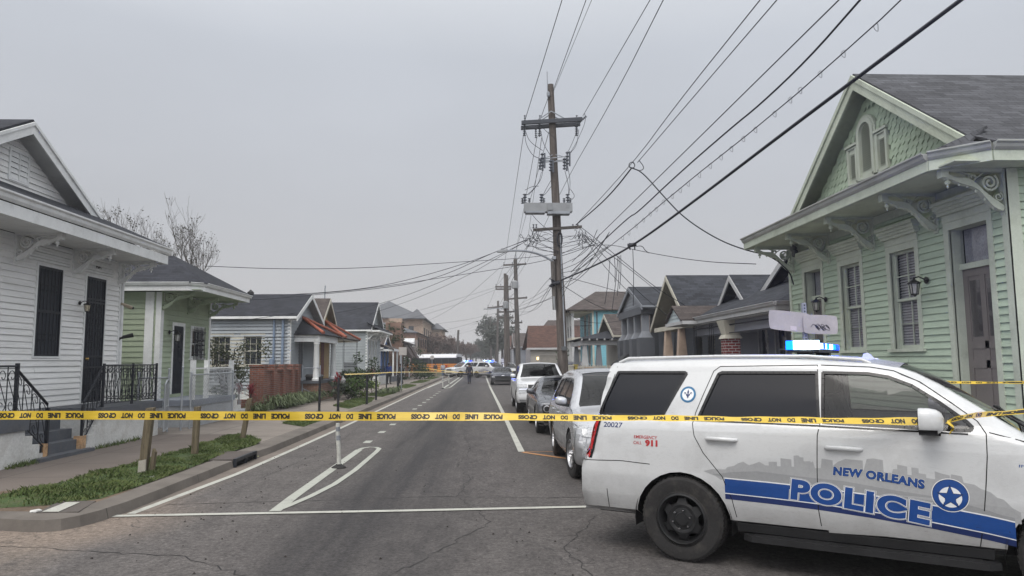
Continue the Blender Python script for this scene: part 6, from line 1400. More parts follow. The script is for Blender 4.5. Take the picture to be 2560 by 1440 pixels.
    m = MB(); m.tube([(7.75, 19.0, 2.95), (7.75, 26.2, 2.95)], .025, 6); m.tube([(7.75, 19.0, 2.7), (7.75, 26.2, 2.7)], .015, 6); m.build('iron_rail', M_iron, r)
    # small pedimented entry
    e = thing('entry_canopy', 'small gabled canopy with pale boarding at the far end of the grey bungalow', 'canopy', (7.2, 26, 2.9))
    m = MB()
    for s in (-1, 1): slab(m, [(7.0, 26.3, 3.86), (9.5, 26.3, 3.86), (9.5, 26.3+s*1.15, 3.28), (7.0, 26.3+s*1.15, 3.28)], .05)
    m.build('canopy_roof', M_rbb, e)
    m = MB(); siding(m, 'W', 7.12, 0, 0, 3.24, 3.78, .12, (), lambda z: (26.3-(3.80-z)/.5, 26.3+(3.80-z)/.5)); m.build('pediment', pm('pale_aqua_board', (.42, .48, .50), .6), e)
    m = MB(); m.box(7.05, 9.4, 25.1, 27.5, 3.12, 3.24); m.build('canopy_beam', M_wd, e)
    # R3 steep cream-trimmed gable house
    h, fc, xb, yr = gable_house('craftsman_house', 'house with steep dark shingled roof and cream gable trim, behind the grey bungalow', 1, 27.3, 32.5, 9.2, 12, .8, 3.35, 5.43, M_dgrey, M_cream, M_rsl, .14, .35, 1.45, holesF=[(28.2, 29.0, 1, 3), (29.8, 30.8, 1.2, 2.9)])
    simple_win(h, 'W', 8.9, 29.1, 29.8, 3.5, 4.3, M_cream); simple_win(h, 'W', 8.9, 30.1, 30.8, 3.5, 4.3, M_cream); m = MB(); m.box(7.75, 7.9, 27.6, 32.2, 3.1, 3.28); m.box(7.9, 9.2, 27.6, 27.72, 3.1, 3.28); m.build('beam', M_cream, h)
    for i, yy in enumerate((28.1, 30.2)):
        m = MB(); m.hexa([(7.72, yy+.05, 1.95), (8.08, yy+.05, 1.95), (8.08, yy+.41, 1.95), (7.72, yy+.41, 1.95)], [(7.79, yy+.12, 3.1), (8.01, yy+.12, 3.1), (8.01, yy+.34, 3.1), (7.79, yy+.34, 3.1)]); m.box(7.66, 8.14, yy, yy+.47, 1.88, 1.95); m.build('column', pm('peach_column_paint', (.42, .32, .25), .7), h)
        m = MB(); m.box(7.55, 8.25, yy-.1, yy+.6, .1, 1.88); m.build('pedestal', M_lgrey, h)
    m = MB(); m.box(7.9, 9.2, 27.6, 32.2, .1, .9); m.build('porch_base', M_lgrey, h)
    # R4 dark grey raised house with porch piers
    h, fc, xb, yr = gable_house('craftsman_house', 'dark grey raised house with four heavy porch piers and low gable', 1, 32.9, 38.2, 9.0, 12, 1.2, 4.4, 5.53, M_dgrey, M_lgrey, M_rsl, .16, .4, 1.7, holesF=[(33.6, 34.5, 1.8, 3.6), (35.2, 36, 1.8, 3.6)])
    m = MB(); siding(m, 'W', 7.45, 0, 0, 4.3, 5.4, .16, (), lambda z: (35.55-(5.45-z)/.385, 35.55+(5.45-z)/.385)); m.build('porch_gable', M_lgrey, h); m = MB(); m.box(7.3, 7.6, 32.8, 38.3, 4.0, 4.35); m.box(7.6, 9, 32.8, 33.0, 4.0, 4.35); m.build('beam', M_dgrey, h)
    for yy in (32.9, 34.6, 36.2, 37.7):
        m = MB(); m.hexa([(7.25, yy-.05, 2.9), (7.85, yy-.05, 2.9), (7.85, yy+.5, 2.9), (7.25, yy+.5, 2.9)], [(7.4, yy+.08, 3.2), (7.7, yy+.08, 3.2), (7.7, yy+.36, 3.2), (7.4, yy+.36, 3.2)]); m.box(7.4, 7.7, yy+.08, yy+.36, 3.2, 4.0); m.build('column', M_lgrey, h)
        m = MB(); m.box(7.2, 7.9, yy-.1, yy+.55, .1, 2.9); m.build('pedestal', M_dgrey, h)
    for yy in (33.6, 35.2, 36.8): m = MB(); m.box(7.35, 7.6, yy, yy+.95, .1, 2.0); m.build('porch_wall', M_dgrey, h)
    for yy in (33.5, 35.1): m = MB(); m.box(8.9, 8.98, yy, yy+1.0, 1.7, 3.7); m.build('window_frame', M_lgrey, h)
    s = thing('entry_stair', 'dark steep entry stair rising to the dark grey raised house', 'stair', (6.5, 36.5, .1)); m = MB(); 
    m.hexa([(5.0, 35.9, .25), (5.1, 35.9, .1), (5.1, 37.1, .1), (5.0, 37.1, .25)], [(7.3, 35.9, 2.2), (7.4, 35.9, 2.0), (7.4, 37.1, 2.0), (7.3, 37.1, 2.2)]); m.build('stringer', M_blk, s)
    for k in range(10): m = MB(); m.box(5.1+.22*k, 5.34+.22*k, 35.9, 37.1, .22+.19*k, .26+.19*k); m.build('tread', M_dgrey, s)
    # R5 cottage: white hip porch, brown gable
    h, fc, xb, yr = gable_house('cottage', 'low cottage with brown gable and white hip-roofed porch before the blue house', 1, 40.2, 45.6, 7.9, 10, .7, 3.3, 4.65, M_cream, M_cream, M_rbb, .16, .35, .6, holesF=())
    m = MB(); A0, A1 = (7.3, 42.2, 3.6), (7.9, 42.2, 3.6); zb = 3.08; slab(m, [(5.3, 39.6, zb), (8.0, 39.6, zb), A1, A0], .05); slab(m, [(5.3, 39.6, zb), (5.3, 45, zb), A0], .05); slab(m, [(5.3, 45, zb), (8.0, 45, zb), A1, A0], .05); po = m.build('porch_roof', M_rd, h)
    for k in range(6): m = MB(); m.box(5.45+.42*k, 5.52+.42*k, 39.52, 39.7, zb-.10, zb-.0); m.build('rafter_tail', M_wd, po)
    m = MB(); m.box(5.5, 8.0, 39.85, 40.02, 2.72, 2.98); m.box(5.5, 5.67, 40.02, 44.8, 2.72, 2.98); m.build('beam', M_wd, h)
    for q in ((5.52, 39.85), (6.3, 39.85), (5.52, 43.5)):
        m = MB(); m.hexa([(q[0], q[1], 1.55), (q[0]+.36, q[1], 1.55), (q[0]+.36, q[1]+.36, 1.55), (q[0], q[1]+.36, 1.55)], [(q[0]+.08, q[1]+.08, 2.72), (q[0]+.28, q[1]+.08, 2.72), (q[0]+.28, q[1]+.28, 2.72), (q[0]+.08, q[1]+.28, 2.72)]); m.build('column', M_wd if q[1] < 40 and q[0] < 6 else M_lgrey, h)
        m = MB(); m.box(q[0]-.1, q[0]+.46, q[1]-.1, q[1]+.46, .1, 1.48); m.build('pedestal', M_brickR, h); m = MB(); m.box(q[0]-.14, q[0]+.5, q[1]-.14, q[1]+.5, 1.48, 1.55); m.build('pedestal_cap', M_wd, h)
    m = MB(); m.box(5.6, 7.9, 40.2, 45, .1, .7); m.build('porch_base', M_lgrey, h)
    # R6 two-storey sky blue house with galleries
    h = thing('gallery_house', 'two storey sky blue house with white galleries on columns', 'house', (7.5, 58, .1)); Yn, Yf = 55.0, 61.8; Xw = 8.45; Xc = 6.85
    hl = [(56, 57, .9, 3.1), (58.2, 59.2, .9, 3.1), (56, 57, 3.8, 5.4), (58.2, 59.2, 3.8, 5.4)]
    m = MB(); siding(m, 'S', Yn, Xw, 17, .6, 5.75, .15); siding(m, 'W', Xw, Yn, Yf, .6, 5.75, .15, hl); m.build('siding', M_blue, h)
    for a, b, z0, z1 in hl: window(h, 'W', Xw, a, b, z0, z1, M_wd, M_dpane, cas=.09, cols=2, rows=2, rec=.06)
    m = MB(); m.box(Xc, Xw, Yn, Yf, 3.35, 3.65); m.box(Xc, Xw, Yn, Yf, 5.55, 5.75); m.box(Xc, Xw, Yn, Yf, .1, .6); m.box(Xw-.02, Xw+.12, Yn-.04, Yn, .6, 5.75); m.build('gallery_floor', M_cream, h)
    for yy in (Yn+.02, Yn+1.7, Yn+3.4, Yn+5.1, Yf-.22): m = MB(); m.box(Xc, Xc+.2, yy, yy+.2, .6, 3.35); m.box(Xc, Xc+.2, yy, yy+.2, 3.65, 5.55); m.build('column', M_wd, h)
    scroll_rail(h, [(Xw, Yn+.08, 3.65), (Xc+.1, Yn+.08, 3.65), (Xc+.1, Yf, 3.65)], 'gallery_railing', M_iron, .9, .35); scroll_rail(h, [(Xw, Yn+.08, .6), (Xc+.1, Yn+.08, .6), (Xc+.1, Yf, .6)], 'gallery_railing', M_iron, .9, .35)
    o = .45; x0, x1, y0, y1, z, zr = Xc-o, 17, Yn-o, Yf+o, 5.75, 7.5; w_ = (y1-y0)/2; A = (x0+w_*.75, (y0+y1)/2, zr)
    m = MB(); slab(m, [(x0, y0, z), (x1, y0, z), (x1, A[1], zr), A], .08); slab(m, [(x0, y1, z), (x1, y1, z), (x1, A[1], zr), A], .08); slab(m, [(x0, y0, z), (x0, y1, z), A], .08); m.build('roof', M_rbb, h)
    m = MB(); m.tube([(Xw+.35, Yn-.08, .2), (Xw+.35, Yn-.08, 5.6)], .05, 6); m.build('downpipe', M_dgrey, h)
    # R7 beige house with brown roof and garage
    h = thing('garage_house', 'beige house with brown shingle roof and wide garage door behind the big pole', 'house', (6, 77, .1)); Yn = 75; M_bei = pm('beige_house_paint', (.30, .28, .255), .65, .1, .6)
    m = MB(); siding(m, 'S', Yn, 5.0, 12, .3, 3.3, .16, [(6.0, 9.3, .3, 2.5)]); siding(m, 'W', 5.0, Yn, 83, .3, 3.3, .16); m.build('siding', M_bei, h)
    m = MB(); 
    for k in range(5): m.box(6.0, 9.3, Yn+.04, Yn+.10, .3+.44*k, .3+.44*k+.42)
    m.build('garage_door', pm('taupe_garage_door', (.24, .225, .20), .6), h)
    m = MB(); slab(m, [(4.6, Yn-.4, 3.25), (12.4, Yn-.4, 3.25), (12.4, 79, 5.75), (5.0, 79, 5.75)], .1); slab(m, [(4.6, 83.4, 3.25), (12.4, 83.4, 3.25), (12.4, 79, 5.75), (5.0, 79, 5.75)], .1); m.build('roof', M_rb, h)
    m = MB(); m.box(4.6, 12.4, Yn-.42, Yn-.34, 3.05, 3.25); m.build('fascia', M_wd, h); m = MB(); m.box(5.65, 5.85, Yn-.1, Yn-.02, 2.0, 2.3); m.build('porch_light', emitmat('warm_porch_light', (1.0, .75, .35), 2.2), h)
    h2 = thing('shed_roofed_house', 'taupe roofed house just showing over the brown garage roof', 'house', (10, 92, .1)); m = MB(); m.box(7.0, 16, 90, 98, .1, 4.4); m.build('wall', M_bei, h2); m = MB(); slab(m, [(6.5, 89.5, 4.4), (16.5, 89.5, 4.4), (16, 94, 7.2), (8.6, 94, 7.2)], .1); slab(m, [(6.5, 98.5, 4.4), (6.5, 89.5, 4.4), (8.6, 94, 7.2)], .1); slab(m, [(6.5, 98.5, 4.4), (16.5, 98.5, 4.4), (16, 94, 7.2), (8.6, 94, 7.2)], .1); m.build('roof', M_rbb, h2)
    # R8, R9 farther grey houses
    h, fc, xb, yr = gable_house('shotgun_house', 'grey far house with white corner porch beside the second utility pole', 1, 100, 107, 4.7, 10, .6, 3.9, 5.9, M_lgrey, M_wd, M_rbb, .25, .4, .4)
    m = MB(); slab(m, [(3.6, 99.6, 3.4), (3.6, 107.4, 3.4), (4.7, 107.4, 3.9), (4.7, 99.6, 3.9)], .08); m.build('porch_roof', M_rb, h)
    for yy in (100, 103.4, 106.8): m = MB(); m.box(3.7, 3.9, yy, yy+.2, .1, 3.4); m.build('porch_post', M_wd, h)
    h, fc, xb, yr = gable_house('shotgun_house', 'farthest pale grey house on the far right among the poles', 1, 118, 125, 4.9, 10, .6, 4.2, 6.2, M_purp, M_wd, M_rb, .3, .4, .4)
    h, fc, xb, yr = gable_house('shotgun_house', 'white fronted house far down the street near the vanishing point', 1, 136, 144, 5.2, 10, .6, 4.2, 6.6, M_ws, M_wd, M_rbb, .3, .4, .4)
right_houses()
# houses over the crossing behind the viewer: seen only mirrored in the SUV glass and paint
gable_house('corner_house', 'tall cream house over the crossing, mirrored in the police SUV windows', -1, -15.5, -8.0, -12.5, 10, .7, 4.4, 7.0, M_cream, M_wt, M_rd, .2, .3, .4, group='houses mirrored in the SUV glass')
gable_house('corner_house', 'grey house over the crossing, farther along, mirrored in the police SUV windows', -1, -26, -18.5, -11.5, 10, .7, 4.2, 6.6, M_lgrey, M_wt, M_rbb, .2, .3, .4, group='houses mirrored in the SUV glass')
gable_house('corner_house', 'low blue grey house down the side street, mirrored in the rear quarter glass', -1, -8.5, -2.5, -24, 8, .7, 3.8, 6.0, M_bg, M_wt, M_rd, .2, .3, .4, group='houses mirrored in the SUV glass')
# ================================================================ utility poles and overhead lines
def wood_material(name, col, dark):
    m, N, L, b = newmat(name); g = N.new('ShaderNodeNewGeometry').outputs['Position']
    n1 = noise(N, L, g, 3, 6, .65, (6, 6, .35)); n2 = noise(N, L, g, 20, 4, .6, (6, 6, .3)); n3 = noise(N, L, g, .7, 4)
    c = mixc(N, L, rng(N, L, n1, .35, .65, 0, 1), col, dark); c = mixc(N, L, rng(N, L, n3, .45, .7, 0, .5), c, [x*.6 for x in col]); c = mixc(N, L, rng(N, L, n2, .55, .7, 0, .8), c, [x*.3 for x in dark])
    L.new(c, b.inputs['Base Color']); b.inputs['Roughness'].default_value = .9; b.inputs['Specular IOR Level'].default_value = .2; bump(N, L, b, n2, .7, .01); return m
M_pole = wood_material('weathered_pole_wood', (.155, .135, .122), (.062, .052, .048)); M_pole2 = wood_material('grey_pole_wood', (.16, .145, .135), (.06, .055, .052)); M_arm = pm('dark_crossarm_wood', (.055, .06, .072), .8, .2, 3)
M_wire = pm('black_cable', (.016, .018, .026), .6, .1, 2, 0, 1, 0); M_ins = pm('grey_polymer_insulator', (.09, .10, .12), .45, .2, 8); M_box = pm('grey_equipment_tank', (.25, .26, .27), .5, .12, 2, .05, 30, .1); M_gal = pm('dull_galvanised_steel', (.26, .28, .31), .5, .15, 3)
YP = 29.4
def A(u, v, Y=YP): return atY(u, v, Y)
def sag(p, q, s, n=14): 
    p, q = V(p), V(q); return [p.lerp(q, t/n)-V((0, 0, s*4*(t/n)*(1-t/n))) for t in range(n+1)]
def smooth(P, n=2):
    P = [V(p) for p in P]
    for _ in range(n):
        Q = [P[0]]
        for a, b in zip(P, P[1:]): Q += [a.lerp(b, .25), a.lerp(b, .75)]
        P = Q+[P[-1]]
    return P
def insul(mb, p, d, L_=.35, r=.055, n=5):
    d = V(d).normalized(); p = V(p)
    pts = []; rr = []
    for k in range(n): 
        for f, q in ((0, .35), (.35, 1), (.6, .4)): pts.append(p+d*L_*((k+f)/n)); rr.append(r*q)
    mb.tube(pts, rr, 8)
def pole(name, label, base, top, r0, r1, mat, group, build):
    base, top = V(base), V(top); r = thing(name, label, 'utility pole', base, 0, group)
    m = MB(); n = 10; P = [base.lerp(top, i/n)+V((R.uniform(-.012, .012), R.uniform(-.012, .012), 0)) for i in range(n+1)]; P[0] = base-V((0, 0, .1)); m.tube(P, r0, 14, True, r1); m.build('pole_shaft', mat, r, smooth=50)
    build(r); return r
def arm(r, p, q, w=.055, h=.06, mat=None, name='crossarm'):
    p, q = V(p), V(q); d = (q-p).normalized(); n = V((-d.y, d.x, 0)).normalized()*w; u = V((0, 0, h))
    m = MB(); m.hexa([p-n-u, q-n-u, q+n-u, p+n-u], [p-n+u, q-n+u, q+n+u, p+n+u]); return m.build(name, mat or M_arm, r)
def big_pole(r):
    arm(r, A(1303, 311)+V((0, -.2, 0)), A(1454, 302)+V((0, -.2, 0)), .06, .08); arm(r, A(1303, 316)+V((0, .2, 0)), A(1452, 306)+V((0, .2, 0)), .06, .08)
    m = MB()
    for du in (1345, 1415):
        for dy in (-.2, .2): m.tube([A(1377, 282)+V((0, dy, 0)), A(du, 303)+V((0, dy, 0))], .028, 4)
    m.build('arm_brace', M_gal, r)
    m = MB(); m.tube([A(1367, 182)+V((0, -.12, 0)), A(1369, 250)+V((0, -.12, 0))], .02, 5); m.lathe([(.05, 0), (.07, .05), (.07, .18), (.03, .22)], tuple(A(1370, 245)+V((0, -.15, 0))), 'z', 8); m.build('lightning_rod', M_gal, r)
    m = MB(); m.box(*[x for t in zip(A(1380, 230)-V((0, .06, .06)), A(1385, 223)+V((0, .06, .06))) for x in t]); m.build('top_bracket', M_gal, r)
    # insulator strings below and above the upper arm
    for u in (1311, 1349, 1441):
        m = MB(); insul(m, A(u, 310), (0, 0, -1), .55, .075, 6); m.build('insulator', M_ins, r); m = MB(); insul(m, A(u+1, 303), (0, 0, 1), .3, .05, 3); m.build('insulator', M_ins, r)
    m = MB(); insul(m, A(1343, 318)+V((-.06, 0, 0)), (0, 0, -1), .5, .055, 6); m.build('insulator', M_ins, r); m = MB(); insul(m, A(1449, 305), (.8, -1, .5), .45, .06, 5); m.build('insulator', M_ins, r)
    # middle bracket with cut-outs
    m = MB()
    for u0, v0, u1, v1 in ((1382, 388, 1358, 402), (1382, 402, 1352, 407), (1387, 388, 1412, 398), (1387, 404, 1413, 404), (1352, 400, 1414, 396), (1356, 407, 1414, 408)): m.tube([A(u0, v0)+V((0, -.1, 0)), A(u1, v1)+V((0, -.3, 0))], .022, 4)
    m.build('cutout_bracket', M_gal, r)
    for u, v0, v1 in ((1354, 388, 425), (1349, 402, 432), (1375, 405, 436), (1409, 400, 432), (1416, 384, 420)):
        m = MB(); a, b = A(u, v0)+V((0, -.3, 0)), A(u, v1)+V((0, -.3, 0)); insul(m, a, b-a, (b-a).length, .085, 4); m.tube([a+V((.10, 0, 0)), b+V((.10, 0, 0))], .04, 6); m.build('fuse_cutout', M_ins, r)
    # long grey tank with bushings
    m = MB(); a, b = A(1309, 514), A(1427, 510); z0, z1 = A(1309, 535).z, a.z; m.hexa([(a.x, YP-.55, z0), (b.x, YP-.55, z0), (b.x, YP-.15, z0), (a.x, YP-.15, z0)], [(a.x, YP-.55, z1), (b.x, YP-.55, z1), (b.x, YP-.15, z1), (a.x, YP-.15, z1)]); m.build('switch_tank', M_box, r)
    m = MB(); m.box(a.x+.05, a.x+.85, YP-.57, YP-.13, z0-.06, z0-.002); m.box(a.x+.95, b.x-.1, YP-.57, YP-.13, z0-.10, z0-.002); m.build('tank_base', M_gal, r)
    m = MB(); m.box(A(1365, 500).x, A(1365, 500).x+.22, YP-.6, YP-.552, z0+.05, z1-.03); m.build('control_box', pm('tank_detail', (.22, .23, .24), .5), r); m = MB(); m.box(b.x-.28, b.x-.12, YP-.56, YP-.552, z1-.22, z1-.06); m.build('control_box', pm('tank_detail', (.22, .23, .24), .5), r)
    for u, v, big in ((1311, 498, 1), (1322, 500, 0), (1352, 496, 1), (1358, 500, 0), (1408, 498, 0), (1417, 495, 1), (1423, 502, 0), (1305, 505, 0)):
        m = MB(); p = A(u, 514)+V((0, 0, 0)); p.y = YP-.35; insul(m, (p.x, p.y, z1), (0, 0, 1), .46 if big else .26, .10 if big else .07, 4); m.build('bushing', M_ins, r)
    # lower crossarm
    arm(r, A(1332, 577)+V((0, -.18, 0)), A(1453, 569)+V((0, -.18, 0)), .05, .055, M_pole2); 
    for u in (1333, 1340, 1443, 1431):
        m = MB(); insul(m, A(u, 572)+V((0, -.18, 0)), (0, 0, 1), .2, .05, 2); m.build('insulator', M_ins, r)
    # jumpers: slack leads between the hardware
    J = [[(1311, 338), (1313, 365), (1330, 395), (1349, 402)], [(1313, 335), (1322, 360), (1355, 382)], [(1351, 335), (1356, 365), (1375, 395)], [(1343, 338), (1346, 350), (1352, 342)], [(1441, 330), (1430, 360), (1418, 385)], [(1444, 330), (1440, 370), (1420, 392)], [(1352, 322), (1370, 340), (1388, 352), (1388, 385)],
         [(1352, 435), (1345, 465), (1320, 492)], [(1357, 420), (1352, 455), (1330, 480), (1316, 492)], [(1375, 436), (1376, 450)], [(1376, 455), (1362, 480), (1355, 495)], [(1410, 432), (1420, 470), (1419, 492)], [(1417, 420), (1424, 460), (1420, 492)], [(1424, 478), (1436, 495), (1425, 505)], [(1311, 480), (1330, 470), (1345, 470)], [(1380, 465), (1362, 490), (1353, 495)], [(1325, 535), (1345, 560), (1385, 590)],
         [(1459, 290), (1462, 310), (1440, 360), (1425, 385)]]
    for pts in J: m = MB(); m.tube(smooth([A(*p)+V((0, -.32, 0)) for p in pts], 3), .013, 4); m.build('jumper_lead', M_wire, r)
    # tangle around the lower arm
    rr = random.Random(3)
    for k in range(26):
        u0 = rr.choice([rr.uniform(1318, 1345), rr.uniform(1440, 1465)]); v0 = rr.uniform(572, 600); pts = [(u0, v0)]; 
        for q in range(4): pts.append((pts[-1][0]+rr.uniform(-14, 14), v0+rr.uniform(0, 34)))
        if rr.random() < .5: pts.append((1395, rr.uniform(585, 640)))
        m = MB(); m.tube(smooth([A(*p)+V((0, rr.uniform(-.5, -.1), 0)) for p in pts], 3), .010, 4); m.build('slack_loop', M_wire, r)
    m = MB(); c = A(1398, 600)+V((0, -.1, 0)); m.tube([c+V((.10*math.cos(t*.5), -.1, .30*math.sin(t*.5))) for t in range(14)], .03, 6); m.build('cable_coil', M_wire, r)
    # street-lamp arm
    m = MB(); m.tube(smooth([A(1384, 655), A(1360, 640), A(1330, 630), A(1300, 626), A(1268, 627)], 3), .045, 8); o = m.build('lamp_arm', M_gal, r)
    m = MB(); a, b = A(1243, 628), A(1269, 627); m.hexa([(a.x, YP-.13, a.z-.05), (b.x, YP-.09, b.z-.05), (b.x, YP+.09, b.z-.05), (a.x, YP+.13, a.z-.05)], [(a.x+.03, YP-.11, a.z+.03), (b.x, YP-.08, b.z+.06), (b.x, YP+.08, b.z+.06), (a.x+.03, YP+.11, a.z+.03)]); m.lathe([(.05, 0), (.05, .06), (.02, .08)], tuple(A(1256, 625)), 'z', 8); m.build('lamp_head', M_box, o)
    m = MB(); m.box(*[x for t in zip(A(1380, 650)-V((0, .3, .0)), A(1388, 646)+V((0, 0, .05))) for x in t]); m.build('arm_clamp', M_gal, r)
    # riser pipes, splice box and meter low on the pole
    m = MB(); m.tube([A(1397, 590)+V((.04, -.2, 0)), A(1402, 740)+V((.06, -.22, 0)), A(1408, 868)+V((.05, -.24, 0))], .028, 6); m.build('conduit', M_gal, r)
    m = MB(); p = A(1408, 870)+V((0, -.26, 0)); m.box(p.x-.10, p.x+.10, p.y-.08, p.y+.06, p.z-.10, p.z+.06); m.build('meter_box', pm('dark_meter_box', (.08, .085, .09), .5), r)
    m = MB(); m.tube([A(1381, 655)+V((0, -.15, 0)), A(1386, 775)+V((0, -.17, 0))], .09, 8); m.build('riser_duct', M_pole2, r)
    m = MB(); m.tube([A(1388, 742)+V((-.08, -.22, 0)), A(1390, 775)+V((-.08, -.22, 0))], .05, 8); m.build('riser_cover', M_box, r)
    m = MB()
    for k in range(9): a = A(1380+rr.uniform(-9, 4), 700+rr.uniform(-6, 22)); m.tube(smooth([a+V((0, -.25, 0)), a+V((rr.uniform(-.15, .15), -.3, rr.uniform(-.2, .1))), A(1396, 705+rr.uniform(-5, 8))+V((0, -.22, 0))], 2), .022, 5)
    m.tube([A(1378, 712)+V((0, -.3, 0)), A(1398, 708)+V((0, -.3, 0))], .06, 8); m.build('splice_bundle', M_wire, r)
pole('utility_pole', 'tall weathered utility pole nearest, with grey switch tank and lamp arm', A(1409, 948)*1.0, A(1376, 212), .215, .135, M_pole, 'wooden utility poles down the right side', big_pole)
def mid_pole(Y, arms, tr=None, lamp=None):
    def f(r):
        for (u0, u1, v0, v1) in arms:
            arm(r, atY(u0, v0, Y), atY(u1, v1, Y), .06, .07*Y/64, M_pole2)
            for u in (u0+2, u1-2, (u0+u1)/2-6): m = MB(); insul(m, atY(u, v0-1, Y), (0, 0, 1), .28*Y/64, .06, 2); m.build('insulator', M_ins, r)
        if tr:
            m = MB(); p = atY(tr[0], tr[1], Y); q = atY(tr[0], tr[2], Y); m.lathe([(.05, q.z-p.z+.15), (.3, q.z-p.z+.05), (.32, q.z-p.z), (.32, .03), (.25, 0)][::-1], (p.x, p.y-.3, p.z), 'z', 12); m.build('transformer', M_box, r)
        if lamp:
            m = MB(); m.tube(smooth([atY(*p, Y) for p in lamp], 2), .05, 6); m.build('lamp_arm', M_gal, r); m = MB(); a = atY(*lamp[-1], Y); m.hexa([a+V((-.9, -.15, -.08)), a+V((0, -.1, -.08)), a+V((0, .1, -.08)), a+V((-.9, .15, -.08))], [a+V((-.85, -.1, .05)), a+V((0, -.1, .08)), a+V((0, .1, .08)), a+V((-.85, .1, .05))]); m.build('lamp_head', M_box, r)
    return f
G_ = 'wooden utility poles down the right side'
P2 = 64.5
pole('utility_pole', 'second utility pole with round transformer can and two crossarms', atY(1296, 938, P2), atY(1288, 648, P2), .24, .16, M_pole2, G_, mid_pole(P2, [(1258, 1316, 663, 660), (1268, 1318, 748, 744), (1278, 1306, 808, 806)], (1287, 722, 706), None))
pole('utility_pole', 'thin bare-topped mast on top of the second utility pole', atY(1290, 660, P2), atY(1290, 627, P2), .05, .04, M_gal, None, lambda r: None)
pole('utility_pole', 'brown twin pole with double crossarm, left one of the pair past the transformer pole', atY(1265, 934, 82), atY(1263, 684, 82), .24, .17, M_pole, G_, mid_pole(82, [(1238, 1278, 717, 717), (1239, 1278, 723, 723), (1246, 1286, 780, 779), (1246, 1284, 794, 794)], (1264, 772, 756), [(1278, 782), (1268, 776), (1250, 770), (1228, 772)]))
pole('utility_pole', 'brown twin pole without arms, right one of the pair past the transformer pole', atY(1272, 934, 84), atY(1267, 688, 84), .24, .17, M_pole, G_, lambda r: None)
pole('utility_pole', 'dark slim pole with low crossarms, behind the twin poles', atY(1243, 928, 108), atY(1245, 752, 108), .2, .15, M_pole2, G_, mid_pole(108, [(1218, 1258, 770, 766), (1232, 1248, 809, 809)], None))
pole('utility_pole', 'distant pole with two short crossarms over the far police cars', atY(1228, 922, 150), atY(1226, 798, 150), .24, .18, M_pole2, G_, mid_pole(150, [(1215, 1237, 813, 813), (1217, 1240, 822, 822), (1210, 1234, 827, 827)], (1226, 840, 832)))
pole('utility_pole', 'far faint pole, last but one down the street', atY(1215, 918, 200), atY(1215, 832, 200), .24, .2, M_pole2, G_, mid_pole(200, [(1207, 1224, 842, 842)]))
pole('utility_pole', 'far faint pole, last one down the street', atY(1210, 914, 260), atY(1209, 845, 260), .26, .22, M_pole2, G_, mid_pole(260, [(1203, 1218, 856, 856)]))
pole('utility_pole', 'lone leaning dark pole standing left of the street above the school bus', atY(1142, 905, 135), atY(1146, 825, 135), .24, .2, M_pole2, None, lambda r: None)
pole('roof_mast', 'thin service mast rising behind the ochre house roof', atY(811, 760, 48), atY(813, 714, 48), .05, .04, M_gal, None, lambda r: None)
# ---- the wires themselves; each strand is one object
def wire(label, pts, r=.012, sm=3, ext=None, name='overhead_wire', group='overhead wires strung along the street'):
    P = [atY(*p) for p in pts]
    if ext: d = (P[0]-P[1]); P = [P[0]+d*ext]+P
    m = MB(); m.tube(smooth(P, sm), r, 5); o = m.build(name, M_wire, None, label=label, category='wire', group=group); return P
wire('wire from the outer left insulator of the tall pole up to the top edge', [(1405, 0, 19.2), (1312, 302, YP)], .012, 1, 1.2)
wire('left one of two close wires leaving the tall pole top', [(1465, 0, 20.5), (1383, 226, YP)], .012, 1, 1.2); wire('right one of two close wires leaving the tall pole top', [(1479, 0, 20.5), (1385, 226, YP)], .008, 1, 1.2)
wire('short wire from the inner left insulator up to the tall pole', [(1370, 245, YP-.2), (1350, 300, YP-.2)], .012, 1)
wire('wire climbing from the right end of the upper crossarm', [(1625, 0, 18.5), (1457, 290, YP)], .012, 1, 1.2)
wire('long wire passing behind the tall pole on to the second pole', [(1658, 0, 17), (1540, 235, 24), (1410, 460, 40), (1318, 655, P2)], .013, 2, 1.2)
for i, (u0, v0, u1, v1, w_) in enumerate(((1309, 335, 1262, 656, 'outermost left'), (1343, 340, 1285, 656, 'second'), (1354, 345, 1312, 656, 'third'), (1372, 330, 1275, 684, 'fourth'), (1335, 590, 1262, 715, 'fifth'), (1330, 600, 1240, 716, 'sixth'), (1300, 660, 1245, 770, 'seventh'))):
    wire('%s of the thin wires falling from the tall pole to the poles beyond' % w_, [(u0, v0, YP), ((u0+u1)/2-1, (v0+v1)/2+4, 46), (u1, v1, P2 if i < 3 else 82)], .012, 2)
for i, (a, b) in enumerate((((1260, 660, P2), (1240, 716, 82)), ((1288, 660, P2), (1262, 716, 82)), ((1314, 659, P2), (1276, 716, 82)), ((1270, 747, P2), (1248, 780, 82)), ((1316, 744, P2), (1284, 779, 82)), ((1240, 717, 82), (1219, 769, 108)), ((1276, 717, 82), (1256, 766, 108)), ((1247, 780, 82), (1233, 809, 108)), ((1219, 769, 108), (1216, 813, 150)), ((1256, 766, 108), (1236, 813, 150)), ((1216, 813, 150), (1208, 842, 200)), ((1236, 813, 150), (1223, 842, 200)), ((1224, 842, 200), (1217, 856, 260)))):
    wire('sagging span between two of the far utility poles', [a, ((a[0]+b[0])/2, (a[1]+b[1])/2+3, (a[2]+b[2])/2), b], .013, 2, group='spans between the far poles')
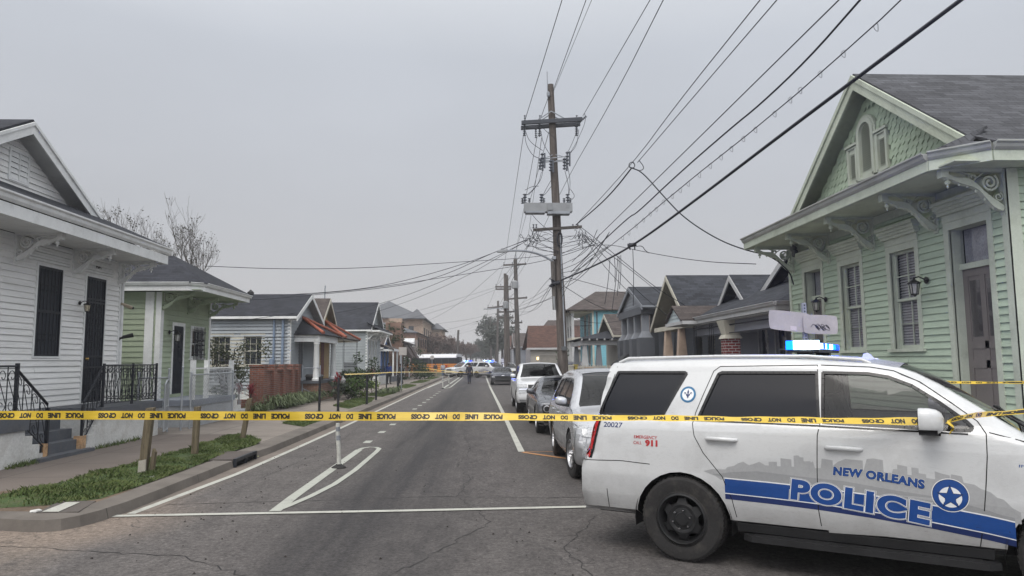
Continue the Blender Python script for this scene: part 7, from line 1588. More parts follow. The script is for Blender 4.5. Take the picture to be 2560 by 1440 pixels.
# service lines and cables crossing the upper right
wire('thin wire running from the top edge to the coiled splice, left of two', [(1900, 0, 11), (1690, 262, 15.5), (1588, 402, 20), (1440, 562, YP)], .010, 2, .5); wire('thin wire running from the top edge to the coiled splice, right of two', [(1942, 0, 11), (1740, 235, 15.5), (1594, 406, 20)], .010, 2, .5)
RING = (1580, 413, 20)
m = MB(); c = atY(*RING); m.tube([c+V((.085*math.cos(t*.45), .03*math.sin(t), .085*math.sin(t*.45))) for t in range(29)], .012, 5); m.tube(smooth([c+V((0, 0, -.08)), atY(1600, 428, 20), atY(1612, 420, 20), atY(1597, 400, 20)], 2), .012, 5); m.build('cable_coil', M_wire, None, label='small coil of cable where two drops meet above the bungalow roofs', category='cable')
wire('thick twisted drop from the coiled splice down to the tall pole', [(1579, 420, 20), (1540, 470, 22), (1500, 512, 25), (1440, 562, YP)], .022, 2, group='service cables'); wire('twisted service drop sagging from the coiled splice to the green house', [(1580, 420, 20), (1606, 430, 20), (1660, 492, 19.5), (1710, 545, 19), (1790, 597, 18), (1860, 625, 17.5), (1930, 640, 17.2), (1975, 680, 17.0), (1984, 712, 17.0)], .018, 3, group='service cables')
wire('taut thin wire above the wavy cable in the upper right', [(2097, 0, 10), (1640, 450, 18), (1430, 655, YP)], .011, 1, .5)
wire('wavy cable below the taut thin wire in the upper right', [(2150, 0, 9.5), (2020, 148, 11), (1900, 262, 12.5), (1830, 318, 13.5), (1690, 440, 16), (1590, 535, 19), (1575, 540, 19.5), (1500, 610, 24), (1428, 680, YP)], .017, 2, .5)
W_ = wire('cable hung with small lashing loops across the upper right', [(2252, 0, 9), (2190, 60, 9.6), (1937, 283, 12.2), (1700, 470, 15.5), (1560, 590, 20), (1425, 690, YP)], .010, 1, .5, group='service cables')
for (u, v) in ((2190, 60), (2108, 127), (2050, 178), (2000, 219), (1975, 243), (1936, 278), (1888, 318), (1858, 341), (1828, 366), (1802, 387), (1775, 409), (1748, 432), (1720, 454), (1700, 470), (1680, 485), (1658, 500), (1640, 518), (1625, 530), (1608, 545), (1590, 560), (1572, 578), (1556, 590)):
    t = (2252-u)/(2252-1425); Y = lerp_tab([(1425, YP), (1560, 20), (1700, 15.5), (1937, 12.2), (2190, 9.6), (2252, 9)], u); c = atY(u+1, v+1, Y)+V((0, 0, -.045)); m = MB(); s_ = .05; m.tube([c+V((s_*.62*math.sin(q*.52)+.01*math.cos(q), 0, s_*math.cos(q*.52)*1.15)) for q in range(13)], .0045, 4)
    m.build('lashing_loop', M_wire, None, label='small wire loop hanging from the lashed cable', category='wire loop', group='wire loops on the lashed cable')
wire('heavy black bundled cable sweeping from the top right to the tall pole', [(2402, 0, 9.2), (2160, 182, 10.5), (1960, 332, 12.3), (1740, 500, 16), (1580, 617, 20.5), (1480, 668, 25), (1400, 702, YP)], .032, 3, .6, group='service cables')
m = MB(); c = atY(1580, 616, 20.5); m.tube([c+V((-.12, 0, .02)), c+V((.12, 0, .06))], .06, 8); m.tube([c+V((-.06, 0, .1)), c+V((-.06, 0, -.1))], .02, 5); m.tube([c+V((.08, 0, .1)), c+V((.08, 0, -.1))], .02, 5); m.tube(smooth([c+V((.12, 0, .0)), c+V((.3, 0, .02)), c+V((.38, 0, -.12)), c+V((.5, 0, -.2))], 2), .012, 4); m.build('cable_clamp', M_wire, None, label='knotted clamp on the heavy bundled cable', category='clamp')
for i, (u0, v0, u1, v1, yy) in enumerate(((1582, 622, 1583, 765, 20.5), (1548, 640, 1543, 740, 22), (1545, 640, 1530, 775, 22), (1525, 648, 1512, 760, 23), (1536, 645, 1537, 705, 22.5), (1552, 638, 1549, 722, 22))):
    wire('thin vertical lead hanging from the heavy bundled cable, %s from the clamp' % ('directly down', 'first', 'second', 'third', 'fourth', 'fifth')[i], [(u0, v0, yy), ((u0+u1)/2+2, (v0+v1)/2, yy), (u1, v1, yy)], .010, 2, group='leads hanging from the heavy cable')
for i, P in enumerate(([(1455, 570, YP), (1475, 585, YP), (1560, 655, 27), (1640, 720, 26), (1710, 762, 27), (1780, 805, 27)], [(1458, 585, YP), (1520, 650, 29), (1600, 735, 30), (1670, 790, 31)], [(1462, 588, YP), (1520, 632, 30), (1590, 685, 31), (1660, 742, 32)], [(1460, 590, YP), (1500, 655, 33), (1570, 730, 34), (1625, 775, 36)], [(1405, 712, YP), (1480, 760, 34), (1545, 785, 38)], [(1405, 690, YP), (1500, 715, 36), (1600, 745, 36)], [(1400, 760, YP), (1440, 800, 40), (1500, 810, 41), (1560, 800, 39)])):
    wire('%s of the service wires fanning from the tall pole to the right-hand houses' % ('first', 'second', 'third', 'fourth', 'fifth', 'sixth', 'lowest')[i], P, .013, 2, group='service wires to the right-hand houses')
wire('long shallow wire crossing the street from the sage house to the green house', [(1890, 660, 18), (1760, 655, 20), (1620, 632, 24), (1500, 605, 28), (1380, 641, YP+2), (1100, 658, 29), (900, 671, 27), (700, 673, 25), (510, 665, 24)], .011, 3)
for i, P in enumerate(([(1500, 606, 28), (1385, 648, 30), (1250, 672, 31), (1100, 695, 32), (920, 722, 33), (780, 735, 34)], [(1334, 592, YP), (1250, 626, YP), (1155, 662, 29), (985, 710, 29), (860, 728, 29), (700, 738, 30)], [(1318, 600, YP), (1230, 632, YP), (1110, 690, 30), (1000, 716, 30), (740, 742, 28), (600, 752, 27), (480, 752, 25)],
                       [(1316, 603, YP), (1225, 650, 32), (1080, 715, 36), (950, 762, 42), (800, 790, 46)], [(1320, 600, YP), (1252, 640, 34), (1160, 695, 40), (1020, 755, 50), (890, 795, 60)], [(1257, 663, P2), (1215, 700, 68), (1130, 775, 80), (1012, 828, 95)],
                       [(1240, 718, 82), (1130, 752, 80), (1000, 790, 78), (950, 800, 76)], [(1240, 724, 82), (1120, 770, 80), (1010, 800, 78)], [(1246, 781, 82), (1170, 800, 90), (1070, 812, 110)], [(1230, 790, 82), (1150, 818, 92), (1060, 835, 100)], [(1215, 815, 150), (1150, 835, 140), (1100, 843, 130)], [(1405, 735, YP), (1330, 765, 45), (1250, 790, 60), (1180, 812, 75)],
                       [(795, 845, 33), (700, 842, 29), (600, 850, 27)], [(750, 780, 33), (640, 797, 31), (560, 805, 30), (500, 802, 26)])):
    wire('%s of the service wires running from the poles to the left-hand houses' % ('topmost', 'second', 'third', 'fourth', 'fifth', 'sixth', 'seventh', 'eighth', 'ninth', 'tenth', 'farthest', 'straightest', 'lower porch-level', 'lowest roof-level')[i], P, .012, 3, group='service wires to the left-hand houses')
for k in range(16):
    rr = random.Random(40+k); u0 = rr.choice([1378, 1384, 1396, 1300]); v0 = rr.uniform(690, 760); Y0_ = YP if u0 > 1310 else P2
    P = [(u0, v0, Y0_), (u0-rr.uniform(15, 50), v0+rr.uniform(15, 70), 45), (1300+rr.uniform(-20, 6), rr.uniform(745, 812), P2)] if k < 9 else [(1400, rr.uniform(640, 760), YP), (1440+rr.uniform(0, 30), rr.uniform(600, 700), 25), (1500+rr.uniform(-10, 30), rr.uniform(560, 640), 22)]
    wire('one of the loose wires crowding around the tall pole', P, .010, 2, group='loose wires crowding the tall pole')
# ================================================================ other vehicles and people
def std_car(name, label, cat, loc, rz, S, group=None):
    root = thing(name, label, cat, loc, rz, group); c = Car(root, chaikin(S['prof'], 1, False), S['tab'], S['W'], S['belt'], er=.08, eu=S.get('eu', .3), ed=S.get('ed', .14), crown=S.get('crown', .04))
    car_common(c, root, S['paint'], S['ax'], S['r'], S['zb'], S['win'], S.get('glass', G_car), seams=S.get('seams', ()), wd=S.get('wd', .23), style=S.get('style', 'alloy'), rim=S.get('rim', M_alu), wsr=S['ws'], rwr=S['rw'], trackin=S.get('trackin', .03), steer=S.get('steer', 0))
    mirrors(c, root, S['mir'][0], S['mir'][1], S.get('mirm', S['paint']), L_=.2, H=.15)
    interior(c, root, S['ax'][0]+.1, S['ws'][1]-.25, S['seats'], .4, .45)
    for pts, off, mt, nm, both in S['front']:
        for sg in ((-1, 1) if both else (1,)): t = MB(); c.face(t, [(sg*y, z) for y, z in pts], off); t.build(nm, mt, root)
    for pts, off, mt, nm in S.get('sidep', ()):
        for sg in (-1, 1): t = MB(); c.sheet(t, pts, [], sg, off, .06); t.build(nm, mt, root)
    for (x, z) in S.get('handles', ()):
        for sg in (-1, 1): y = sg*(c.W/2-c.inset(x, z)); t = MB(c.M); t.tube([(x-.1, y, z), (x-.08, y+sg*.03, z), (x+.08, y+sg*.03, z), (x+.1, y, z)], .015, 8); t.build('door_handle', S.get('hand', S['paint']), root, smooth=60)
    return root, c
suvtab = [(.2, .08), (.35, .03), (.6, .0), (.85, .01), (.98, .04), (1.05, .08), (1.3, .19), (1.6, .32)]
P_pearl = paint('pearl_silver_paint', (.50, .51, .53), .35, .22); P_grey = paint('graphite_paint', (.13, .135, .15), .55, .25); P_wht = paint('plain_white_paint', (.62, .63, .64)); P_dk = paint('midnight_paint', (.022, .026, .045), .3, .25); P_blk = paint('satin_black_paint', (.018, .018, .02), .2, .4)
crossover = dict(W=1.90, belt=1.02, paint=P_pearl, ax=(0, 2.80), r=.375, zb=.30, tab=suvtab, prof=[(-.95, .32), (-1.0, .55), (-.98, .85), (-.90, 1.05), (-.78, 1.35), (-.62, 1.58), (-.3, 1.655), (.4, 1.68), (1.1, 1.665), (1.55, 1.60), (1.9, 1.45), (2.25, 1.22), (2.42, 1.10), (2.6, 1.06), (3.0, 1.02), (3.35, .96), (3.6, .87), (3.70, .72), (3.74, .50), (3.70, .32)],
    win=[([(.95, 1.06), (.95, 1.53), (1.35, 1.52), (1.7, 1.40), (2.1, 1.14), (2.12, 1.08)], G_car), ([(.0, 1.08), (.10, 1.52), (.89, 1.535), (.89, 1.06)], G_car), ([(-.68, 1.16), (-.50, 1.48), (.02, 1.51), (-.07, 1.09), (-.4, 1.10)], G_car)], ws=(1.52, 2.44), rw=(-.86, -.6), mir=(2.02, 1.16), seats=(.5, 1.3), handles=((.2, .93), (1.15, .92)), hand=M_chr, steer=.10,
    seams=[[(.92, 1.55), (.92, 1.0), (.90, .45)], [(2.14, 1.07), (2.18, .9), (2.12, .45)], [(-.0, 1.55), (-.05, 1.0), (.35, .7), (.4, .5)], [(2.4, 1.06), (3.0, .98), (3.5, .86)]],
    front=[([(.0, .48), (.45, .50), (.52, .82), (.0, .86)], .012, M_blk, 'grille', True), ([(.0, .55), (.42, .56), (.43, .59), (.0, .58)], .02, M_chr, 'grille_bar', True), ([(.0, .66), (.45, .67), (.46, .70), (.0, .69)], .02, M_chr, 'grille_bar', True), ([(.47, .49), (.53, .50), (.58, .84), (.52, .84)], .018, M_chr, 'grille_frame', True), ([(.60, .70), (.86, .74), (.885, .90), (.66, .86)], .012, M_lamp, 'headlight', True), ([(.78, .42), (.86, .44), (.84, .72), (.80, .72)], .014, M_lamp, 'daylight_lamp', True), ([(.55, .34), (.80, .36), (.76, .46), (.58, .44)], .012, M_blk, 'air_inlet', True)],
    sidep=[([(3.30, .74), (3.52, .72), (3.50, .90), (3.22, .93)], .008, M_lamp, 'headlight'), ([(3.45, .45), (3.50, .45), (3.52, .74), (3.47, .74)], .010, M_lamp, 'daylight_lamp'), ([(.42, .30), (2.36, .30), (2.36, .42), (.42, .42)], .006, M_chr, 'rocker_trim'), ([(-.99, .80), (-.75, .82), (-.72, 1.0), (-.92, 1.02)], .008, M_red, 'tail_lamp')])
std_car('parked_crossover', 'silver white luxury crossover parked behind the tail of the nearest police SUV', 'car', (2.33, 14.5, 0), -math.pi/2, crossover, 'cars parked along the right kerb')
coupe = dict(W=1.92, belt=.95, paint=P_grey, ax=(0, 2.95), r=.36, zb=.24, tab=[(.2, .08), (.35, .02), (.6, .0), (.8, .015), (.92, .06), (1.2, .22), (1.45, .36)], prof=[(-1.0, .3), (-1.06, .55), (-1.03, .85), (-.95, 1.0), (-.5, 1.04), (.05, 1.28), (.45, 1.38), (.95, 1.40), (1.3, 1.33), (1.75, 1.14), (2.05, 1.0), (2.3, .985), (2.9, .96), (3.5, .90), (3.72, .82), (3.76, .70), (3.75, .45), (3.70, .26)],
    win=[([(.25, 1.0), (.42, 1.24), (1.15, 1.27), (1.55, 1.12), (1.78, .99)], G_car)], ws=(1.15, 2.06), rw=(-.55, .42), mir=(1.68, 1.02), seats=(.9,), crown=.035, eu=.22,
    seams=[[(1.82, .98), (1.85, .8), (1.75, .4)], [(.6, 1.0), (.55, .8), (.62, .5)], [(2.1, .98), (3.0, .93), (3.6, .83)]],
    front=[([(.0, .56), (.80, .56), (.84, .62), (.84, .72), (.80, .77), (.0, .77)], .010, M_blk, 'grille', True), ([(.0, .34), (.55, .36), (.50, .46), (.0, .46)], .010, M_blk, 'air_inlet', True), ([(.62, .30), (.80, .34), (.78, .44), (.64, .42)], .01, M_blk, 'air_inlet', True)], sidep=[([(2.1, .95), (2.12, .96), (2.12, .97)], .002, P_blk, 'hood_edge')])
r_, c_ = std_car('parked_coupe', 'graphite muscle coupe with black bonnet and ringed lamps, between the crossover and the pickup', 'car', (2.33, 21.95, 0), -math.pi/2, coupe, 'cars parked along the right kerb')
t = MB(); kk = [-.78+1.56*i/10 for i in range(11)]; c_.strip(t, lambda s, z, k: 2.12 < s < 3.66 and z > .7, kk, off=.004); t.build('black_hood', P_blk, r_, smooth=40)
t = MB(); kk = [-.96+1.92*i/10 for i in range(11)]; c_.strip(t, lambda s, z, k: .40 < s < 1.2 and z > 1.2, kk, off=.004); t.build('black_roof', P_blk, r_, smooth=40)
for y in (.72, .52, -.52, -.72):
    t = MB(); 
    for k in range(24):
        a, b = 2*math.pi*k/24, 2*math.pi*(k+1)/24; q = [c_.front(y+rr*math.cos(w_), .665+rr*math.sin(w_), .02) for rr, w_ in ((.085, a), (.085, b), (.066, b), (.066, a))]; t.v += q; o = len(t.v)-4; t.f.append([o, o+1, o+2, o+3]); t.mi.append(0)
    t.build('lamp_ring', M_alu, r_)
t = MB(); c_.face(t, arc(.0, .40, .06, 0, 340, 12), .014); t.build('bumper_badge', M_red, r_)
pickup = dict(W=1.98, belt=1.16, paint=P_wht, ax=(0, 3.65), r=.40, zb=.40, wd=.27, tab=[(.3, .06), (.45, .02), (.7, .0), (1.0, .01), (1.12, .04), (1.2, .08), (1.5, .20), (1.8, .28)], prof=[(-1.15, .45), (-1.18, .7), (-1.15, 1.18), (-1.1, 1.22), (.55, 1.22), (.62, 1.25), (.72, 1.5), (.82, 1.72), (1.1, 1.765), (1.9, 1.77), (2.2, 1.72), (2.5, 1.52), (2.82, 1.26), (2.95, 1.20), (3.5, 1.17), (4.3, 1.10), (4.5, 1.02), (4.56, .75), (4.62, .60), (4.60, .42)],
    win=[([(1.70, 1.24), (1.70, 1.64), (2.05, 1.63), (2.3, 1.50), (2.58, 1.27), (2.58, 1.23)], G_car), ([(.88, 1.24), (.95, 1.62), (1.64, 1.64), (1.64, 1.24)], G_car)], ws=(2.1, 2.86), rw=(.6, .85), mir=(2.45, 1.30), seats=(1.6,), eu=.16, ed=.10, rim=M_alu, style='plain',
    seams=[[(1.67, 1.68), (1.67, .5)], [(2.6, 1.22), (2.62, .8), (2.6, .5)], [(.80, 1.6), (.80, .5)], [(2.85, 1.2), (4.3, 1.06)]],
    front=[([(.0, .72), (.58, .72), (.58, 1.03), (.0, 1.03)], .012, M_blk, 'grille', True), ([(.0, .85), (.9, .85), (.9, .90), (.0, .90)], .03, M_chr, 'grille_bar', True), ([(.62, .91), (.93, .92), (.93, 1.06), (.62, 1.06)], .014, M_lamp, 'headlight', True), ([(.62, .74), (.93, .74), (.93, .84), (.62, .84)], .014, M_lamp, 'headlight', True), ([(.0, .50), (.93, .50), (.93, .66), (.0, .66)], .05, P_wht, 'bumper', True), ([(.3, .40), (.6, .40), (.6, .46), (.3, .46)], .03, M_blk, 'air_inlet', True)],
    sidep=[([(4.30, .76), (4.50, .76), (4.48, 1.05), (4.28, 1.05)], .006, M_lamp, 'headlight')], handles=((1.0, 1.08), (1.8, 1.08)))
std_car('parked_pickup', 'white pickup truck parked between the graphite coupe and the tall pole', 'pickup', (2.20, 30.25, 0), -math.pi/2, pickup, 'cars parked along the right kerb')
coupe2 = dict(coupe); coupe2.update(paint=P_dk, front=[([(.0, .50), (.55, .52), (.62, .62), (.62, .70), (.0, .72)], .010, M_blk, 'grille', True), ([(.64, .60), (.88, .62), (.88, .71), (.64, .71)], .012, M_lamp, 'headlight', True), ([(.0, .30), (.6, .32), (.6, .42), (.0, .42)], .010, M_blk, 'air_inlet', True), ([(-.10, .745), (.10, .745), (.10, .775), (-.10, .775)], .014, M_chr, 'grille_badge', False)])
rb, cb = std_car('parked_coupe', 'dark navy sports car parked beyond the pickup, nose towards us', 'car', (1.62, 60.8, 0), -math.pi/2, coupe2, 'cars parked along the right kerb')
cross2 = dict(crossover); cross2.update(paint=P_dk, steer=0)
std_car('parked_crossover', 'dark SUV parked behind the big pole near the picket fence', 'car', (6.4, 47.5, .1), math.pi*.95, cross2)
cross3 = dict(crossover); cross3.update(paint=P_wht, steer=0)
std_car('parked_car', 'white car nose-on behind the far police SUVs', 'car', (2.9, 84, 0), -math.pi/2+.1, cross3)
# two police SUVs blocking the far end
f1 = copy_thing(POL, (.1, 85.0, 0), rad(-52), 'far police SUV pointing right with blue lights on, behind the walking officer'); f1['category'] = 'police car'
f2 = copy_thing(POL, (-.9, 89.5, 0), rad(-142), 'far police SUV pointing left, mostly hidden by the other patrol SUV'); f2['category'] = 'police car'
for o in (POL, f1, f2): o['group'] = 'white police SUVs'
for f in (f1, f2):
    for ch in f.children:
        if ch.type == 'LIGHT': ch.data = ch.data.copy(); ch.data.energy = 30
M_hl = emitmat('lit_headlight', (1, .93, .75), 9)
for q, nm in ((V((.7, 82.9, .95)), 'lit headlight of the far police SUV pointing right'), (V((-3.35, 87.3, .95)), 'lit headlight of the far police SUV pointing left')): pass
# school bus
def bus():
    rz = rad(-18); root = thing('school_bus', 'orange yellow school bus with white roof standing across the far crossing', 'bus', (-6.15, 95.5, 0), rz); M = W[root]; M_or = paint('bus_orange_paint', (.62, .22, .03), 0, .4); M_br = pm('bus_black_rail', (.02, .02, .02), .5)
    Lh, hw = 3.3, 1.2
    def sec(x, z0, z1, w_, name, mat, r=.0):
        m = MB(M); m.box(-Lh+x, Lh-x, -w_, w_, z0, z1); return m.build(name, mat, root)
    sec(0, .55, 1.62, hw, 'body', M_or); sec(.02, 1.62, 2.38, hw-.02, 'window_band', M_dpane)
    m = MB(M); pr = [(-hw, 2.38), (-hw+.02, 2.55), (-hw+.18, 2.78), (-.5, 2.9), (.5, 2.9), (hw-.18, 2.78), (hw-.02, 2.55), (hw, 2.38)]; m.prism(pr, 'x', -Lh, Lh); m.build('roof', P_wht, root, smooth=30)
    for z in (.85, 1.15, 1.42): m = MB(M); m.box(-Lh-.01, Lh+.01, -hw-.015, hw+.015, z, z+.05); m.build('rub_rail', M_br, root)
    for k in range(8): x = -Lh+.1+k*.9; m = MB(M); m.box(x, x+.06, -hw-.005, hw+.005, 1.62, 2.38); m.build('window_pillar', M_br, root)
    for x in (-2.0, 2.1):
        for sg in (-1, 1):
            m = MB(M); m.lathe([(.56, 0), (.56, .02)], (x, sg*(hw+.003)-.01, .52), 'y', 20); m.build('wheel_arch', M_br, root); wheel(root, x, sg*(hw+.02), sg, .48, .28, 'plain', P_wht)
    m = MB(M); m.box(Lh, Lh+.02, -.9, .9, 1.6, 2.5); m.build('windshield', M_dpane, root); m = MB(M); m.box(Lh, Lh+.5, -1.0, 1.0, .5, 1.25); m.build('hood', M_or, root); m = MB(M); m.box(Lh+.4, Lh+.6, -1.15, 1.15, .4, .62); m.box(-Lh-.15, -Lh, -1.15, 1.15, .45, .65); m.build('bumper', M_br, root)
    m = MB(M); m.prism([(2.0+.16*math.cos(rad(22.5+45*k)), 1.35+.16*math.sin(rad(22.5+45*k))) for k in range(8)], 'y', -hw-.05, -hw-.02); m.build('stop_sign', pm('stop_sign_red', (.35, .02, .02), .5), root)
bus()
# people
def person(label, loc, rz, top, bottom, skin=(.16, .09, .06), pose='walk', hat=None, h=1.72, carry=False):
    root = thing('person', label, 'person', loc, rz); k = h/1.75; M = W[root] @ Matrix.Scale(k, 4)
    st = .26 if pose == 'walk' else .06
    J = {'pel': (0, 0, .95, .135), 'wst': (0, 0, 1.08, .125), 'chs': (0, .01, 1.32, .15), 'nek': (0, .01, 1.48, .06), 'hd0': (0, .02, 1.56, .075), 'hd1': (0, .03, 1.64, .095), 'hd2': (0, .02, 1.72, .07)}
    for s, sg in (('l', -1), ('r', 1)):
        f = sg*st
        J.update({s+'hip': (sg*.09, 0, .90, .095), s+'kne': (sg*.10, f*.55+.03, .50, .062), s+'ank': (sg*.10, f-.02, .09, .042), s+'toe': (sg*.11, f+.15, .035, .035), s+'sho': (sg*.19, .0, 1.42, .062), s+'elb': (sg*.25, -f*.35-.02, 1.14, .042), s+'wri': (sg*.25, -f*.5+.08, .90, .028), s+'hnd': (sg*.245, -f*.5+.13, .82, .03)})
    E_ = [('pel', 'wst'), ('wst', 'chs'), ('chs', 'nek'), ('nek', 'hd0'), ('hd0', 'hd1'), ('hd1', 'hd2')]
    for s in 'lr': E_ += [('pel', s+'hip'), (s+'hip', s+'kne'), (s+'kne', s+'ank'), (s+'ank', s+'toe'), ('chs', s+'sho'), (s+'sho', s+'elb'), (s+'elb', s+'wri'), (s+'wri', s+'hnd')]
    def skinmesh(name, keys, edges, mat, inf, parent):
        me = bpy.data.meshes.new(name); o = bpy.data.objects.new(name, me); SC.collection.objects.link(o); o.parent = parent; W[o] = W[parent]
        idx = {q: i for i, q in enumerate(keys)}; me.from_pydata([tuple(k*x for x in J[q][:3]) for q in keys], [(idx[a], idx[b]) for a, b in edges], []); me.materials.append(mat)
        o.modifiers.new('skin', 'SKIN'); 
        lay = me.skin_vertices[0].data if me.skin_vertices else None
        if lay is None:
            bm = bmesh.new(); bm.from_mesh(me); bm.verts.layers.skin.verify(); bm.to_mesh(me); bm.free(); lay = me.skin_vertices[0].data
        for q, i in idx.items(): rr = (J[q][3]+inf)*k; lay[i].radius = (rr*(1.25 if q in ('chs', 'wst', 'pel') else 1), rr*(.85 if q in ('chs', 'wst', 'pel') else 1)); lay[i].use_root = (i == 0)
        sb = o.modifiers.new('sub', 'SUBSURF'); sb.levels = 1; sb.render_levels = 2
        return o
    b = skinmesh('body', list(J), E_, pm('skin_%s' % ('dark' if skin[0] < .2 else 'light'), skin, .6, .1, 20, .05, 80, .05), 0, root)
    tk = ['chs', 'wst', 'pel', 'lsho', 'lelb', 'lwri', 'rsho', 'relb', 'rwri']; skinmesh('jacket', tk, [('chs', 'wst'), ('wst', 'pel'), ('chs', 'lsho'), ('lsho', 'lelb'), ('lelb', 'lwri'), ('chs', 'rsho'), ('rsho', 'relb'), ('relb', 'rwri')], top, .016, root)
    tk = ['pel', 'lhip', 'lkne', 'lank', 'rhip', 'rkne', 'rank']; skinmesh('trousers', tk, [('pel', 'lhip'), ('lhip', 'lkne'), ('lkne', 'lank'), ('pel', 'rhip'), ('rhip', 'rkne'), ('rkne', 'rank')], bottom, .018, root)
    for s in 'lr': skinmesh('shoe', [s+'ank', s+'toe'], [(s+'ank', s+'toe')], M_blk, .018, root)
    m = MB(W[root]); hm = hat or pm('dark_hair', (.02, .015, .012), .8); hx = J['hd1']
    m.lathe([(.104*k, -.02*k), (.112*k, .03*k), (.10*k, .09*k), (.06*k, .125*k), (.005, .135*k)], (0, .02*k, 1.63*k), 'z', 14); 
    if hat: m.box(-.08*k, .08*k, .08*k, .20*k, 1.635*k, 1.655*k)
    m.build('cap' if hat else 'hair', hm, root, smooth=60)
    for sx in (-1, 1): m = MB(W[root]); m.lathe([(.002, -.012), (.012, -.004), (.012, .004), (.002, .012)], (sx*.035*k, .118*k, 1.645*k), 'y', 8); m.build('eye', M_gloss, b)
    m = MB(W[root]); m.hexa([(-.012*k, .11*k, 1.60*k), (.012*k, .11*k, 1.60*k), (.016*k, .145*k, 1.605*k), (-.016*k, .145*k, 1.605*k)], [(-.006*k, .11*k, 1.65*k), (.006*k, .11*k, 1.65*k), (.006*k, .12*k, 1.65*k), (-.006*k, .12*k, 1.65*k)]); m.build('nose', b.data.materials[0], b)
    if carry: m = MB(W[root]); m.box(.20*k, .34*k, .02, .12, .62*k, .95*k); m.build('belt_pouch', M_blk, root)
    return root
C_navy = pm('navy_uniform_cloth', (.014, .016, .032), .85, .2, 10); C_navt = pm('navy_trouser_cloth', (.012, .014, .030), .85, .2, 10); C_dkc = pm('charcoal_cloth', (.02, .022, .026), .85, .2, 10); C_blu = pm('blue_denim', (.05, .085, .17), .85, .2, 10); C_lt = pm('pale_grey_cloth', (.35, .36, .38), .85, .1, 10); C_roy = pm('royal_blue_cloth', (.02, .05, .20), .85, .2, 10)
person('officer in dark navy uniform and cap walking down the middle of the street', (-1.10, 61.5, 0), rad(8), C_navy, C_navt, hat=C_navy, h=1.72, carry=True)
person('person in dark clothes leaning forward on the left pavement beyond the black posts', (-6.35, 57.0, .125), rad(60), C_dkc, C_dkc, pose='walk', h=1.62)
person('person in royal blue jacket standing by the blue cottage stoop', (-7.4, 57.8, .125), rad(-30), C_roy, C_dkc, pose='stand', h=1.7)
person('person in a pale top and blue jeans standing before the school bus', (-5.0, 92.0, 0), rad(20), C_lt, C_blu, pose='stand', h=1.72)
person('person in dark top and tan trousers beside the one in jeans near the bus', (-5.95, 92.3, .0), rad(-20), C_dkc, pm('tan_cloth', (.26, .20, .14), .85), pose='stand', h=1.72)
person('distant person standing beside the white car at the far right', (3.1, 91.0, 0), 0, C_lt, C_dkc, pose='stand', h=1.75)
# ================================================================ police tape
def tape_mat():
    m, N, L, b = newmat('yellow_tape_film'); g = N.new('ShaderNodeNewGeometry').outputs['Position']
    n = noise(N, L, g, 5, 4, .6, (1, 1, 6)); L.new(mixc(N, L, rng(N, L, n, .35, .7, 0, .7), (.62, .43, .035), (.47, .32, .02)), b.inputs['Base Color']); b.inputs['Roughness'].default_value = .35; b.inputs['Coat Weight'].default_value = .2
    b.inputs['Subsurface Weight'].default_value = 0; bump(N, L, b, n, .3, .004); return m
M_tape = tape_mat(); M_tink = pm('black_tape_ink', (.018, .016, .012), .5, .1, 2)
def ribbon(label, ctr, tilt, width, text=True, period=.94, off0=.0, name='police_tape', flip=True, group='police tape'):
    """ctr(t), tilt(t) for arc length t; the text is upside down"""
    P = [V(p) for p in ctr]; Ls = [0]
    for a, b in zip(P, P[1:]): Ls.append(Ls[-1]+(b-a).length)
    T = Ls[-1]
    def at(s):
        s = max(0, min(T-1e-6, s)); i = max(j for j in range(len(Ls)) if Ls[j] <= s); i = min(i, len(P)-2); f = (s-Ls[i])/(Ls[i+1]-Ls[i])
        p = P[i].lerp(P[i+1], f); d = (P[i+1]-P[i]).normalized()
        if i+2 < len(P): d = d.lerp((P[min(i+2, len(P)-1)]-P[i+1]).normalized(), f*.5).normalized()
        return p, d
    def mp(s, w, o=0):
        p, d = at(s); side_ = d.cross(V((0, 0, 1))).normalized(); a = lerp_tab(tilt, s/T); up = V((0, 0, 1))*math.cos(a)+side_*(-math.sin(a)); nrm = d.cross(up).normalized(); cup = .004*math.sin(s*7)+.003*math.sin(s*17)
        return p+up*w+nrm*(o+cup*(w/width)*2)
    m = MB(); n = int(T/.05); K = 4
    for i in range(n+1):
        for k in range(K+1): m.v.append(mp(T*i/n, width*(k/K-.5)))
    for i in range(n):
        for k in range(K): o = i*(K+1)+k; m.f.append([o, o+K+1, o+K+2, o+1]); m.mi.append(0)
    tp = m.build(name, M_tape, None, smooth=180, label=label, category='police tape', group=group, origin=P[len(P)//2])
    if text:
        words_ = [('POLICE', .165), ('LINE', .115), ('DO', .062), ('NOT', .105), ('CROSS', .165)]
        s0 = off0; mt = MB(); gap = .048
        while s0 < T:
            x = s0
            for wd_, wl in reversed(words_):
                vs, fs = textmesh(wd_, 1.0, .06); x0, x1 = min(v[0] for v in vs), max(v[0] for v in vs); y0, y1 = min(v[1] for v in vs), max(v[1] for v in vs)
                v2 = [(x+wl*(1-(a-x0)/(x1-x0)), .023-(b-y0)/(y1-y0)*.046-.002) for a, b in vs]
                if x > 0 and x+wl < T:
                    ov, of = grid_cut(v2, fs, .04, lambda a, b: mp(a, b*(width/.076), .0016)); o = len(mt.v); mt.v += ov; mt.f += [[i+o for i in f] for f in of]; mt.mi += [0]*len(of)
                    ov, of = grid_cut(v2, fs, .04, lambda a, b: mp(a, b*(width/.076), -.0016)); o = len(mt.v); mt.v += ov; mt.f += [[i+o for i in f] for f in of]; mt.mi += [0]*len(of)
                x += wl+gap
            s0 += period
        if mt.v: mt.build('printed_text', M_tink, tp)
    return tp
